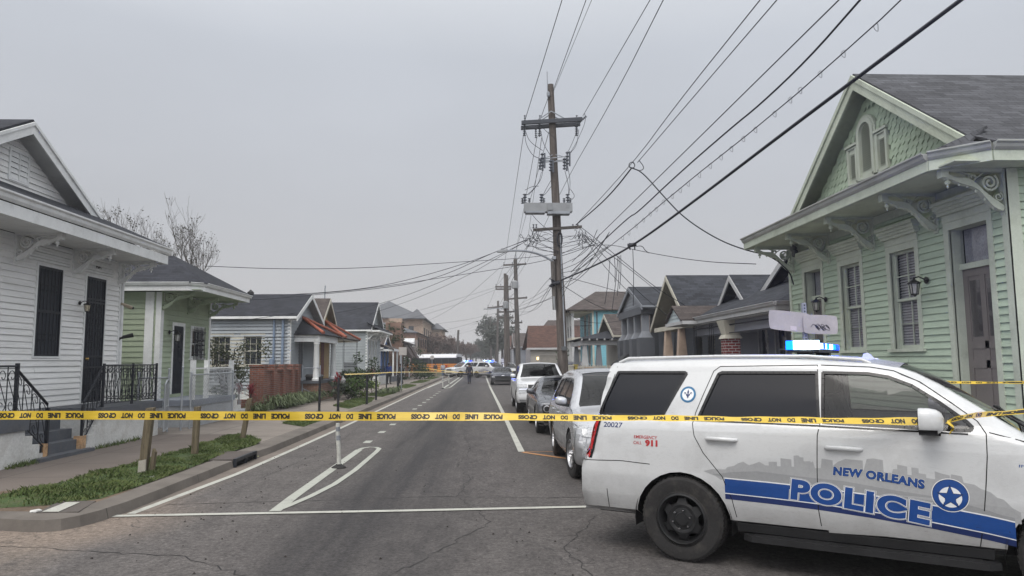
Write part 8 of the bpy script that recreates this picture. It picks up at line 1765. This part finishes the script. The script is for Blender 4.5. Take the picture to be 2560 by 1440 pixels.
tk_ = [(0, 0.0), (.50, .05), (.62, .45), (.72, .85), (.80, 1.05), (.95, .9), (1, .8)]
CT = [V((-6.6, 6.95, 1.40)), atY(0, 1038, 6.75), atY(300, 1038, 6.65), atY(700, 1040, 6.5), atY(1100, 1041, 6.4), atY(1300, 1042, 6.3), atY(1500, 1045, 6.25), atY(1700, 1045, 6.15), atY(1900, 1049, 6.0), atY(2100, 1052, 5.85), atY(2260, 1053, 5.72), atY(2310, 1053, 5.68), atY(2352, 1056, 5.64)]
ribbon('near yellow police tape stretched across the road to the wing mirror of the police SUV', smooth(CT, 2), tk_, .076, True, .94, .36)
ribbon('police tape rising from the SUV wing mirror towards the right edge', smooth([atY(2368, 1054, 5.62), atY(2395, 1045, 5.5), atY(2440, 1037, 5.2), atY(2500, 1034, 5.0), atY(2560, 1028, 4.85), atY(2700, 1016, 4.6)], 2), [(0, .9), (.4, .6), (1, .9)], .05, True, .6, .05)
ribbon('slack end of police tape hanging from the SUV wing mirror', smooth([atY(2368, 1054, 5.45), atY(2384, 1060, 5.42), atY(2386, 1078, 5.42), atY(2374, 1083, 5.42)], 2), [(0, .6), (1, .9)], .03, False)
ribbon('thin twisted police tape in front of the taupe door of the green house', smooth([atY(2330, 955, 8.8), atY(2450, 957, 8.6), atY(2560, 956, 8.3), atY(2700, 955, 8.0)], 2), [(0, 1.1), (1, 1.0)], .055, True, .7, .1)
ribbon('far police tape strung along the black posts on the left pavement', smooth([atY(862, 936, 27.5), atY(925, 934, 33), atY(992, 930, 45), atY(1060, 930, 60), atY(1150, 931, 76)], 1), [(0, 1.0), (1, 1.0)], .075, False)
ribbon('second far police tape crossing the road behind the officer', [atY(1020, 917, 86), atY(1150, 931, 76), atY(1300, 928, 70), atY(1420, 926, 66)], [(0, 1.0), (1, 1.0)], .08, False)
# ================================================================ street furniture
M_wp = wood_material('weathered_stake_wood', (.20, .165, .11), (.085, .07, .045))
def stake(label, b, t, w=.10, d=.10, extra=False):
    b, t = V(b), V(t); r = thing('wooden_post', label, 'post', b, 0, 'leaning wooden posts on the verge'); m = MB(); x, y = V((w/2, 0, 0)), V((0, d/2, 0)); bb = b-V((0, 0, .05))
    m.hexa([bb-x-y, bb+x-y, bb+x+y, bb-x+y], [t-x-y, t+x-y, t+x+y+V((0, 0, .01)), t-x+y]); m.build('post_shaft', M_wp, r)
    if extra:
        m = MB(); q = b+V((.02, -.055, 0)); m.hexa([q+V((-.06, -.03, -.03)), q+V((.06, -.03, -.03)), q+V((.06, 0, -.03)), q+V((-.06, 0, -.03))], [q+V((-.05, -.03, .22)), q+V((.06, -.03, .24)), q+V((.06, 0, .24)), q+V((-.05, 0, .22))]); m.build('pale_wedge', pm('pale_wood', (.30, .28, .24), .9, .2), r)
        m = MB(); q = b+V((.12, .02, 0)); m.hexa([q+V((-.03, -.04, -.03)), q+V((.04, -.04, -.03)), q+V((.04, .04, -.03)), q+V((-.03, .04, -.03))], [q+V((.03, -.04, .40)), q+V((.07, -.04, .34)), q+V((.07, .04, .34)), q+V((.03, .04, .40))]); m.build('split_piece', M_wp, r)
b0 = atZ(356, 1186, .12); stake('split leaning wooden post with pale wedge, nearest on the grass verge', b0, atY(377, 1020, b0.y), .115, .10, True)
b0 = atZ(486, 1140, .12); stake('middle leaning wooden post on the grass verge', b0, atY(494, 1017, b0.y), .105, .09)
b0 = atZ(605, 1100, .12); stake('farthest wooden post on the verge, leaning strongly right', b0, atY(625, 996, b0.y), .10, .09)
M_bp = pm('black_steel_post', (.014, .015, .018), .5, .2, 4)
for u, v, vt, lab in ((798, 1028, 943, 'first black steel post from the left, on the pavement past the wooden posts'), (845, 1028, 945, 'second black steel post, near the kerb'), (917, 1011, 937, 'third black post, on the small grass patch'), (940, 1000, 938, 'fourth black post, at the edge of the grass patch'), (966, 975, 935, 'fifth thin black post, beside the sign pole'), (995, 978, 937, 'sixth black post, thickest and farthest')):
    b0 = atZ(u, v, .13); r = thing('bollard', lab, 'post', b0, 0, 'black steel posts along the left pavement'); t = atY(u, vt, b0.y); k = .045 if u != 995 else .075; m = MB(); m.lathe([(k, -.05), (k, t.z-b0.z), (k*.6, t.z-b0.z+.02), (.001, t.z-b0.z+.025)], tuple(b0), 'z', 10); m.build('post_tube', M_bp, r); m = MB(); m.lathe([(k*1.5, 0), (k*1.5, .012), (k, .02)], tuple(b0), 'z', 10, False); m.build('base_collar', M_bp, r)
def sign(name, label, cat, u, vb, vt, plates, Y=None, z=.13, group=None, r_=.03):
    b0 = atZ(u, vb, z) if Y is None else V((atY(u, 900, Y).x, Y, z)); r = thing(name, label, cat, b0, 0, group); t = atY(u, vt, b0.y); m = MB(); m.tube([b0-V((0, 0, .1)), V((b0.x, b0.y, t.z))], r_, 6); m.build('sign_pole', M_gal, r)
    for (u0, u1, v0, v1, mt) in plates: a, b = atY(u0, v1, b0.y), atY(u1, v0, b0.y); m = MB(); m.box(a.x, b.x, b0.y-.05, b0.y-.04, a.z, b.z); m.build('sign_plate', mt, r)
    return r
M_sb = pm('bare_aluminium_sign_back', (.40, .375, .355), .5, .12, 3, .05, 30, .1)
sign('sign_post', 'rectangular sign back on a thin pole among the black posts', 'sign', 1003, 978, 868, [(997, 1017, 868, 888, M_sb)])
sign('sign_post', 'small sign seen by the school bus at the crossing', 'sign', 1080, 942, 888, [(1076, 1085, 889, 898, M_sb)])
r = sign('sign_post', 'small white sign on the pole among the twin utility poles', 'sign', 1257, 940, 892, [(1253, 1262, 897, 906, pm('white_sign_face', (.6, .6, .6), .5))])
# two bare sign backs on a perforated post behind the police SUV
b0 = V((4.62, 10.15, .12)); r = thing('sign_post', 'two crossed bare sign backs on a perforated post behind the police SUV roof', 'sign', b0)
m = MB(); m.box(b0.x-.028, b0.x+.028, b0.y-.028, b0.y+.028, .0, 2.66); m.build('perforated_post', M_gal, r)
m = MB()
for k in range(40): m.box(b0.x-.009, b0.x+.009, b0.y-.0300, b0.y-.0285, .9+k*.044, .918+k*.044)
m.build('post_holes', M_dark, r)
def plate(cx, cy, cz, w_, h_, ax, slope, name='sign_plate', rc=.035):
    d = V((math.cos(ax), math.sin(ax), slope)); pts = [(w_/2-rc, -h_/2), (w_/2, -h_/2+rc), (w_/2, h_/2-rc), (w_/2-rc, h_/2), (-w_/2+rc, h_/2), (-w_/2, h_/2-rc), (-w_/2, -h_/2+rc), (-w_/2+rc, -h_/2)]; pts = chaikin(pts, 2); n = len(pts); nn = V((math.sin(ax), -math.cos(ax), 0)); m = MB(); c = V((cx, cy, cz))
    A_ = [c+d*p[0]+V((0, 0, p[1])) for p in pts]; m.add(A_+[q+nn*.003 for q in A_], [tuple(range(n)), tuple(reversed(range(n, 2*n)))]+[(i, n+i, n+(i+1) % n, (i+1) % n) for i in range(n)]); return m.build(name, M_sb, r), c, d, nn
p1, c1, d1, n1 = plate(b0.x-.235, b0.y-.045, 2.395, .60, .285, rad(0), -.10)
p2, c2, d2, n2 = plate(b0.x+.21, b0.y-.050, 2.345, .52, .275, rad(4), -.03)
m = MB(); q = c1+d1*.05-V((0, 0, .095))+n1*.0045; m.add([q-d1*.045-V((0, 0, .03)), q+d1*.045-V((0, 0, .03)), q+d1*.045+V((0, 0, .03)), q-d1*.045+V((0, 0, .03))], [(0, 1, 2, 3)]); m.build('sticker', pm('white_sticker', (.55, .5, .5), .5), p1)
m = MB(); rr = random.Random(5); q = c2+n2*.006; pts = []
for k in range(34): pts.append(q+d2*(-.15+.30*((k*.31) % 1.0)*.4+.20*k/34)+V((0, 0, -.04+.045*math.sin(k*1.9)+.02*math.sin(k*.7))))
m.tube(smooth(pts, 2), .0028, 4); m.build('scribble', M_blk, p2)
# flexible delineator posts
M_del = pm('off_white_flex_post', (.46, .46, .42), .6, .15, 6, .1, 30, .2, dirt=(.2, .18, .16), dirtamt=.7); M_ref = pm('grey_reflective_band', (.20, .21, .23), .35, .25, 25)
def delin(label, b, h, lean):
    r = thing('delineator_post', label, 'post', b, 0, 'flexible white posts in the bike lane buffer'); b = V(b); t = b+V((lean, 0, h)); m = MB(); m.tube([b.lerp(t, i/6)+V((.006*math.sin(i), 0, 0)) for i in range(7)], [.036, .038, .034, .037, .037, .036, .034], 12); m.build('post_tube', M_del, r, smooth=50)
    for f0, f1 in ((.62, .73), (.82, .92)): m = MB(); m.tube([b.lerp(t, f0), b.lerp(t, f1)], .040, 12); m.build('reflective_band', M_ref, r, smooth=50)
    m = MB(); m.lathe([(.13, 0), (.13, .015), (.10, .035), (.055, .06), (.05, .07)], tuple(b), 'z', 16, False); m.build('rubber_base', M_rub, r)
delin('scuffed white flexible post with black base, nearest in the painted buffer', atZ(847, 1170), .78, -.03)
delin('small far white flexible post left of the walking officer, nearer of two', atZ(1107, 972), .85, 0); delin('small far white flexible post left of the walking officer, farther of two', atZ(1122, 961), .85, 0)
# kerb inlet (storm drain)
r = thing('storm_drain', 'black kerb inlet with dark concrete lid by the grass verge', 'drain', (-4.6, 13.8, 0)); m = MB(); m.box(-5.3, -4.40, 13.28, 14.48, .10, .150); m.build('lid_slab', conc_material('dark_concrete_lid', (.095, .082, .078), 0), r)
m = MB(); m.box(-4.44, -4.385, 13.26, 14.46, .10, .158); m.box(-4.44, -4.385, 13.26, 13.30, 0, .10); m.box(-4.44, -4.385, 13.84, 13.87, 0, .10); m.box(-4.44, -4.385, 14.42, 14.46, 0, .10); m.build('iron_frame', M_iron, r); m = MB(); m.box(-5.2, -4.46, 13.3, 14.42, .0, .09); m.build('inlet_void', M_dark, r)
# painted utility plate near the corner and litter
r = thing('utility_cover', 'concrete box lid with a pale painted stripe at the pavement corner', 'utility cover', (-5.6, 9.2, .13)); a, b, c_, d_ = atZ(104, 1280, .145), atZ(146, 1280, .145), atZ(200, 1256, .145), atZ(165, 1256, .145)
m = MB(); q = [atZ(92, 1282, .142), atZ(196, 1279, .142), atZ(240, 1252, .142), atZ(150, 1252, .142)]; m.hexa([V((p.x, p.y, .10)) for p in q], q); m.build('lid', conc_material('dark_box_lid', (.10, .09, .083), 0), r); m = MB(); m.poly(*[p+V((0, 0, .004)) for p in (a, b, c_, d_)]); m.build('painted_stripe', M_line, r)
M_pap = pm('crumpled_paper', (.55, .55, .53), .8, .1, 20)
for i, (u, v, s, nm, lab) in enumerate(((93, 1279, .06, 'crumpled_paper', 'crumpled white paper beside the utility cover at the pavement corner'), (380, 1193, .035, 'crumpled_paper', 'small white paper scrap at the foot of the split wooden post'), (548, 1125, .03, 'crumpled_paper', 'white scrap on the grass near the storm drain'), (640, 1142, .04, 'plastic_scrap', 'yellowish scrap in the mouth of the storm drain'), (137, 1145, .05, 'crumpled_paper', 'white scrap at the foot of the porch steps'))):
    c = atZ(u, v, .14 if i != 3 else .02); m = MB(); rr = random.Random(i); bmv = []
    for k in range(14): a_ = rr.uniform(0, 6.28); e_ = rr.uniform(-.3, 1); bmv.append(c+V((s*1.4*math.cos(a_), s*math.sin(a_), s*.5*max(0, e_))))
    bm = bmesh.new(); [bm.verts.new(q) for q in bmv]; bmesh.ops.convex_hull(bm, input=bm.verts); bm.verts.index_update(); used = [v_ for v_ in bm.verts if v_.link_faces]; ix = {v_: k for k, v_ in enumerate(used)}; m.add([v_.co.copy() for v_ in used], [[ix[v_] for v_ in f.verts] for f in bm.faces]); bm.free(); m.build(nm, M_pap if i != 3 else pm('yellow_plastic', (.4, .42, .2), .5), None, label=lab, category='litter')
# black wheelie bin with round emblem
r = thing('wheelie_bin', 'black wheeled rubbish bin with pale round emblem beside the brick pillar wall', 'bin', (-8.45, 34.8, .12)); bx, by = atY(783, 960, 34.0).x, 34.2
m = MB(); m.hexa([(bx-.26, by-.25, .3), (bx+.26, by-.25, .3), (bx+.26, by+.3, .3), (bx-.26, by+.3, .3)], [(bx-.33, by-.33, 1.22), (bx+.33, by-.33, 1.22), (bx+.33, by+.38, 1.22), (bx-.33, by+.38, 1.22)]); m.build('bin_body', pm('black_bin_plastic', (.018, .018, .02), .45, .15, 3), r)
m = MB(); m.hexa([(bx-.36, by-.36, 1.22), (bx+.36, by-.36, 1.22), (bx+.36, by+.42, 1.22), (bx-.36, by+.42, 1.22)], [(bx-.30, by-.30, 1.33), (bx+.30, by-.30, 1.33), (bx+.30, by+.40, 1.30), (bx-.30, by+.40, 1.30)]); m.tube([(bx-.3, by+.46, 1.2), (bx+.3, by+.46, 1.2)], .02, 6); m.build('lid', pm('black_bin_plastic', (.018, .018, .02)), r)
m = MB(); m.M = Matrix.Translation((bx, by-.32, .85)); m.tube([(.09*math.cos(t*.45), -.0, .09*math.sin(t*.45)) for t in range(15)], .010, 4); m.box(-.045, .045, -.01, .0, -.01, .01); m.box(-.01, .01, -.01, .0, -.045, .045); m.build('round_emblem', pm('pale_print', (.4, .4, .4), .6), r)
r = thing('garden_gate', 'rusty chain link garden gate in front of the black wheeled bin', 'gate', (-8.2, 33.6, .12)); m = MB(); gx0, gx1, gy = atY(757, 900, 33.4).x, atY(801, 900, 33.4).x, 33.4
for gx in (gx0, gx1): m.tube([(gx, gy, .12), (gx, gy, 1.75)], .03, 6)
m.tube([(gx0, gy, 1.62), (gx1, gy, 1.62)], .02, 6); m.tube([(gx0, gy, .7), (gx1, gy, .35)], .02, 6); m.build('gate_frame', M_gal, r)
# garden ornament
m = MB(); c = atY(858, 960, 34.5); m.lathe([(.14, -.3), (.16, -.1), (.10, .05), (.13, .18), (.05, .3), (.001, .31)], tuple(c), 'z', 10); m.build('garden_ornament', pm('pale_stone', (.3, .3, .3), .8, .3, 8), None, label='small pale stone ornament among the garden shrubs', category='ornament')
# picket fence, board fence, planters on the right
M_pk = pm('cream_fence_paint', (.42, .39, .33), .7, .15, 3)
r = thing('picket_fence', 'whitewashed picket fence between the tall pole and the parked crossover', 'fence', (5.5, 34, .12)); Yf = 33.0
x0, x1 = atY(1418, 900, Yf).x, atY(1565, 900, Yf).x; zt = atY(1480, 912, Yf).z; n = 24
for k in range(n):
    x = x0+(x1-x0)*k/n; m = MB(); m.prism([(x, .12), (x+.085, .12), (x+.085, zt-.08), (x+.0425, zt), (x, zt-.08)], 'y', Yf, Yf+.02); m.build('picket', M_pk, r)
m = MB(); m.box(x0, x1, Yf+.022, Yf+.06, .45, .53); m.box(x0, x1, Yf+.022, Yf+.06, 1.1, 1.18); m.build('fence_rail', M_pk, r)
for i, (u0, u1, v0, v1, Y, mt, nm, lab) in enumerate(((1421, 1434, 916, 936, 31.5, M_cream, 'planter_box', 'cream box standing by the foot of the tall pole'), (1437, 1444, 914, 936, 31.5, pm('yellow_box_paint', (.42, .33, .08), .6), 'planter_box', 'yellow box among the cream boxes by the picket fence'), (1466, 1484, 921, 936, 31.0, pm('peach_box', (.40, .30, .22), .6), 'planter_box', 'peach box in front of the picket fence'), (1446, 1462, 925, 936, 31.0, M_dkbin if 'M_dkbin' in globals() else M_blk, 'planter_box', 'low black box in front of the picket fence'))):
    a, b = atY(u0, v1, Y), atY(u1, v0, Y); r = thing(nm, lab, 'box', ((a.x+b.x)/2, Y, .12), 0, 'boxes before the picket fence'); m = MB(); m.box(a.x, b.x, Y, Y+.35, .12, b.z); m.build('box_body', mt, r); m = MB(); m.box(a.x-.03, b.x+.03, Y-.03, Y+.38, b.z, b.z+.05); m.build('box_rim', mt, r)
r = thing('board_fence', 'pale board fence with dipping top between the bungalow and the police SUV', 'fence', (6.6, 27, .12))
for k in range(34):
    t = k/33; p = atY(1566, 918, 33.2).lerp(atY(1680, 893, 22.6), t); zt = p.z+.13*math.sin(t*math.pi); m = MB(); d = .155; m.box(p.x, p.x+.02, p.y-.27, p.y+.05, .12, zt); m.build('fence_board', M_pk, r)
r = thing('board_fence', 'low weathered grey fence in front of the beige garage house', 'fence', (5, 70, .12)); Y = 70
for k in range(22): x = 4.4+.22*k; m = MB(); m.box(x, x+.2, Y, Y+.03, .12, 1.55+.03*math.sin(k)); m.build('fence_board', M_pole2, r)
m = MB(); m.box(4.4, 9.2, Y+.03, Y+.08, 1.2, 1.3); m.build('fence_rail', M_pole2, r)
# ================================================================ planting
def leafmat(name, c1, c2):
    if name in MATS: return MATS[name]
    m, N, L, b = newmat(name); g = N.new('ShaderNodeNewGeometry').outputs['Position']; n = noise(N, L, g, 9, 3, .6); L.new(mixc(N, L, rng(N, L, n, .35, .65, 0, 1), c1, c2), b.inputs['Base Color']); b.inputs['Roughness'].default_value = .6; b.inputs['Specular IOR Level'].default_value = .25; MATS[name] = m; return m
M_bark = pm('grey_brown_bark', (.075, .062, .055), .95, .25, 5, .2, 30, .5); M_twig = pm('dark_twigs', (.115, .105, .098), .9, .2, 5); M_rtw = pm('reddish_twigs', (.145, .10, .088), .95, .2, 3)
def leaves(mb, c, n, rad3, s, rr, up=.3):
    for _ in range(n):
        d = V((rr.gauss(0, 1), rr.gauss(0, 1), rr.gauss(0, 1))).normalized(); q = rr.random()**.45; p = V(c)+V((d.x*rad3[0]*q, d.y*rad3[1]*q, d.z*rad3[2]*q)); a = V((rr.uniform(-1, 1), rr.uniform(-1, 1), rr.uniform(-.6, 1))).normalized(); b = a.orthogonal().normalized(); b = (b*math.cos(rr.uniform(0, 6))+a.cross(b)*math.sin(rr.uniform(0, 6))).normalized(); k = s*rr.uniform(.6, 1.3)
        mb.add([p, p+a*k*.5+b*k*.28, p+a*k, p+a*k*.5-b*k*.28], [(0, 1, 2, 3)])
def shrub(name, label, cat, c, rad3, n, s, mt, seed, stems=7, group=None, clumps=9):
    rr = random.Random(seed); base = V((c[0], c[1], .12)); r = thing(name, label, cat, base, 0, group); m = MB(); lf = MB()
    for k in range(stems):
        t = V((c[0]+rr.uniform(-.7, .7)*rad3[0], c[1]+rr.uniform(-.7, .7)*rad3[1], c[2]+rr.uniform(-.2, .7)*rad3[2])); m.tube(smooth([base, base.lerp(t, .5)+V((rr.uniform(-.1, .1), rr.uniform(-.1, .1), 0)), t], 2), .018, 4)
    m.build('stem', M_bark, r)
    for k in range(clumps):
        d = V((rr.gauss(0, .55), rr.gauss(0, .55), rr.gauss(0, .5))); p = V((c[0]+d.x*rad3[0], c[1]+d.y*rad3[1], max(.2, c[2]+d.z*rad3[2]))); leaves(lf, p, n//clumps, [x*.45 for x in rad3], s, rr)
    lf.build('foliage', mt, r); return r
L_d = leafmat('dark_leaf', (.022, .04, .018), (.045, .07, .028)); L_m = leafmat('mid_leaf', (.04, .075, .02), (.075, .12, .035)); L_y = leafmat('yellow_green_leaf', (.10, .15, .03), (.15, .19, .05)); L_r = leafmat('crimson_leaf', (.16, .012, .02), (.26, .03, .04)); L_g = leafmat('grey_green_leaf', (.06, .08, .055), (.10, .12, .08))
q = atY(572, 900, 26.3); shrub('bush', 'big olive bush standing against the windows of the blue grey house', 'bush', (q.x, 26.3, 1.75), (.85, .6, .95), 1500, .10, leafmat('olive_leaf', (.045, .055, .03), (.09, .10, .055)), 1, 12)
for i, (u, Y, z, s_, lab) in enumerate(((628, 26.3, .75, .5, 'crimson cordyline beside the steps of the sage house'), (598, 26.0, .9, .35, 'small crimson shrub behind the steel handrail'), (845, 33.5, 1.05, .45, 'crimson cordyline left of the dark garden shrubs'), (930, 42, 1.1, .55, 'crimson cordyline right of the dark garden shrubs'))):
    rr = random.Random(i+20); q = atY(u, 950, Y); r = thing('cordyline', lab, 'plant', (q.x, Y, .12)); m = MB(); m.tube([(q.x, Y, .12), (q.x, Y, z)], .025, 5); m.build('stem', M_bark, r); m = MB()
    for k in range(46): a = rr.uniform(0, 6.28); e = rr.uniform(.1, 1.4); d = V((math.cos(a)*math.cos(e), math.sin(a)*math.cos(e), math.sin(e))); p = V((q.x, Y, z-.15+rr.uniform(0, .25))); w_ = V((-math.sin(a), math.cos(a), 0))*.03; L_ = s_*rr.uniform(.7, 1.2); m.add([p-w_*.5, p+d*L_*.5-w_, p+d*L_-V((0, 0, .1)), p+d*L_*.5+w_], [(0, 1, 2, 3)])
    m.build('foliage', L_r, r)
for i, (u, v, Y, rad3, n, mt, lab) in enumerate(((880, 945, 36, (.75, .7, .75), 1400, L_d, 'dark evergreen shrub right of the white porch columns'), (905, 960, 36.5, (.5, .6, .5), 900, L_y, 'yellow green shrub at the pavement edge'), (870, 968, 34.5, (.8, .5, .35), 900, L_m, 'low green shrub in front of the dark evergreen shrub'), (838, 968, 33.8, (.4, .4, .3), 500, L_g, 'grey green shrub below the porch columns'), (915, 930, 40, (.7, .7, .8), 900, L_d, 'dark shrub before the brown gate of the grey blue house'), (1042, 925, 74, (1.1, 1.2, 1.3), 1200, L_d, 'dark evergreen hedge by the brown brick house'), (1060, 925, 84, (1.2, 1.0, 1.5), 900, L_d, 'dark shrub in front of the school bus'), (1408, 905, 48, (.5, .5, .8), 500, L_d, 'dark shrub just left behind the tall pole'), (560, 975, 26.4, (.3, .3, .3), 300, L_m, 'small green shrub at the brick wall foot'))):
    q = atY(u, v, Y); shrub('bush', lab, 'bush', (q.x, Y, max(.35, q.z)), rad3, n, .13 if Y < 50 else .22, mt, 60+i)
def strap_plant(label, x, y, seed, R_=.42, n=70, z=.13):
    rr = random.Random(seed); r = thing('lily_clump', label, 'plant', (x, y, z), 0, 'strap leaved clumps before the brick pillar wall'); m = MB()
    for k in range(n):
        a = rr.uniform(0, 6.28); L_ = R_*rr.uniform(.6, 1.25); h = L_*rr.uniform(.5, .95); d = V((math.cos(a), math.sin(a), 0)); w_ = V((-d.y, d.x, 0))*.014; p = V((x+rr.gauss(0, .07), y+rr.gauss(0, .07), z)); q = [p, p+d*L_*.35+V((0, 0, h*.8)), p+d*L_*.75+V((0, 0, h*.75)), p+d*L_*1.15+V((0, 0, h*.25))]
        m.add([q[0]-w_, q[0]+w_, q[1]-w_*1.3, q[1]+w_*1.3, q[2]-w_, q[2]+w_, q[3]], [(0, 1, 3, 2), (2, 3, 5, 4), (4, 5, 6)])
    m.build('strap_leaves', leafmat('lily_leaf', (.07, .10, .04), (.16, .19, .10)), r)
for i in range(11): strap_plant('strap leaved green clump in the row before the brick pillar wall', -7.85+(i % 2)*.28, 27.6+i*.62, 80+i, .62, 80)
for i in range(3): strap_plant('strap leaved green clump in the row before the brick pillar wall', -8.0+.2*(i % 2), 25.6+i*.6, 180+i, .4, 50)
for i in range(6): strap_plant('low leafy tuft around the base of the sign pole', -5.5+.25*(i % 3), 39.5+i*.7, 280+i, .38, 50)
# bare trees: recursive branches, dangling seed leaves
def branches(mb, p, d, L_, r_, depth, rr, tips, spread=.5, up=.25, segs=3, mn=.004):
    pts = [V(p)]; dd = V(d)
    for k in range(segs): dd = (dd+V((rr.gauss(0, .13), rr.gauss(0, .13), rr.gauss(0, .08)+up*.12))).normalized(); pts.append(pts[-1]+dd*L_/segs)
    mb.tube(pts, r_, 5 if r_ > .03 else 3, False, max(mn, r_*.62))
    if depth == 0: tips.append((pts[-1], dd)); return
    for k in range(rr.choice((2, 3, 3) if depth > 1 else (2, 3, 4))):
        i = rr.randint(1, segs); nd = (dd+V((rr.gauss(0, spread), rr.gauss(0, spread), rr.gauss(0, spread*.6)+up))).normalized(); branches(mb, pts[i], nd, L_*rr.uniform(.6, .85), max(mn, r_*.6), depth-1, rr, tips, spread, up, segs, mn)
def bare_tree(name, label, base, h, seed, mt, depth=5, leaf=None, nl=0, spread=.5, up=.3, lean=(0, 0), mn=.006, group=None, r0=.2, ls=.12):
    rr = random.Random(seed); base = V(base); r = thing(name, label, 'tree', base, 0, group); m = MB(); t = base+V((lean[0], lean[1], h*.33)); m.tube([base-V((0, 0, .2)), base.lerp(t, .5)+V((.1, 0, 0)), t], [r0, r0*.8, r0*.7], 10); m.build('trunk', M_bark, r)
    m = MB(); tips = []
    for k in range(5): a = 6.28*k/5+rr.uniform(-.4, .4); d = V((math.cos(a)*.65, math.sin(a)*.65, .9)).normalized(); branches(m, t, d, h*.27, r0*.45, depth, rr, tips, spread, up, 3, mn)
    c = m.build('crown', mt, r)
    if leaf:
        m = MB()
        for (p, d) in tips:
            if rr.random() < nl: leaves(m, p, 4, (.12, .12, .16), ls, rr)
        if m.v: m.build('sparse_leaves', leaf, c)
    return r
T_l = leafmat('dry_leaf', (.04, .042, .03), (.075, .075, .05))
bare_tree('bare_tree', 'nearly bare tree with upright twigs behind the sage house roof', atY(450, 905, 33), 6.0, 11, M_twig, 5, T_l, .22, .36, .45, (0, 0), .0045, r0=.11, ls=.09)
bare_tree('bare_tree', 'nearly bare tree rising behind the white house roof', atY(310, 905, 33), 6.7, 12, M_twig, 5, T_l, .2, .36, .45, (0, 0), .0045, r0=.10, ls=.09)
for i, (u, Y, h) in enumerate(((1082, 122, 7.6), (1100, 132, 7.4), (1120, 140, 7.2), (1138, 150, 7.6), (1152, 163, 7.2), (1165, 178, 7.5), (1092, 150, 8.2), (1128, 172, 8.8), (1176, 200, 8.4))):
    bare_tree('bare_tree', '%s of the reddish bare trees behind the school bus' % ('leftmost', 'second', 'third', 'fourth', 'fifth', 'sixth', 'taller hindmost', 'tallest', 'farthest')[i], atY(u, 905, Y)*1.0, h*.62, 100+i, M_rtw, 5, leafmat('reddish_dry_leaf', (.10, .07, .058), (.15, .105, .09)), .6, .62, .10, (0, 0), .030, 'reddish bare trees beyond the bus', .28, .35)
def leafy(label, base, h, rad3, n, s, mt, seed, name='leafy_tree', group=None):
    rr = random.Random(seed); base = V(base); r = thing(name, label, 'tree', base, 0, group); m = MB(); t = base+V((0, 0, h*.55)); m.tube([base-V((0, 0, .2)), t], [.3, .18], 8)
    for k in range(6): a = 6.28*k/6; m.tube([t, t+V((math.cos(a)*rad3[0]*.6, math.sin(a)*rad3[1]*.6, h*.25))], [.12, .04], 5)
    m.build('trunk', M_bark, r); m = MB()
    for k in range(26):
        d = V((rr.gauss(0, 1), rr.gauss(0, 1), rr.gauss(0, 1))).normalized()*rr.uniform(.35, .9); leaves(m, base+V((d.x*rad3[0], d.y*rad3[1], h*.68+d.z*rad3[2])), n//26, [x*rr.uniform(.22, .4) for x in rad3], s, rr)
    m.build('crown', mt, r); return r
L_far = leafmat('grey_green_oak_leaf', (.045, .055, .045), (.075, .085, .07))
for i, (u, Y, h, R_) in enumerate(((1240, 160, 12.5, 4.5), (1256, 135, 9.5, 3.6), (1224, 190, 8.5, 4.0), (1216, 230, 7.5, 4.2), (1190, 230, 7.0, 4.5), (1182, 260, 8, 5), (1203, 330, 7, 5))):
    leafy('%s of the grey green oaks closing the end of the street' % ('tallest', 'nearest right', 'third', 'fourth', 'left', 'far left', 'farthest')[i], atY(u, 904, Y)-V((0, 0, 1.7)), h, (R_, R_, h*.34), 2600, .55, L_far, 300+i, group='oaks at the end of the street')
# ivy-clad chimney mass above the small blue cottage
rr = random.Random(9); r = thing('ivy_covered_chimney', 'broad ivy covered chimney stack above the small blue cottage', 'chimney', (-11.5, 74, .1)); m = MB(); x0, x1 = atY(957, 900, 72).x, atY(1006, 900, 72).x; m.box(x0+.2, x1-.2, 72.2, 75, .1, atY(980, 806, 72).z); m.build('chimney_stack', M_brick2, r); m = MB()
z0, z1 = 3.2, atY(980, 803, 72).z
for k in range(60): leaves(m, (rr.uniform(x0+.3, x1-.3), 72.3+rr.uniform(-.2, 2.2), rr.uniform(z0, z1-.35)), 50, (.5, .4, .5), .24, rr)
m.build('ivy', L_d, r)
# bench-like block and gate by the grey blue house
r = thing('concrete_bench', 'dark slab bench on pale blocks on the left pavement edge', 'bench', (-8.0, 47, .12)); m = MB(); m.box(-8.5, -7.9, 45.5, 48.5, .60, .70); m.build('seat', M_gp, r)
for y in (45.7, 48.0): m = MB(); m.box(-8.4, -8.0, y, y+.3, .12, .60); m.build('leg', M_lgrey, r)
# ================================================================ damp air
m, N, L, b = newmat('damp_air'); o_ = N['Material Output']; N.remove(b); pv = N.new('ShaderNodeVolumePrincipled'); pv.inputs['Color'].default_value = (.90, .91, .93, 1); pv.inputs['Density'].default_value = .0010; pv.inputs['Anisotropy'].default_value = 0.0
L.new(pv.outputs[0], o_.inputs['Volume'])
mb = MB(); mb.box(-120, 120, -30, 700, -1.1, 20); hz = mb.build('haze', m, None, kind='stuff', label='thin grey haze over the far end of the street', category='haze')
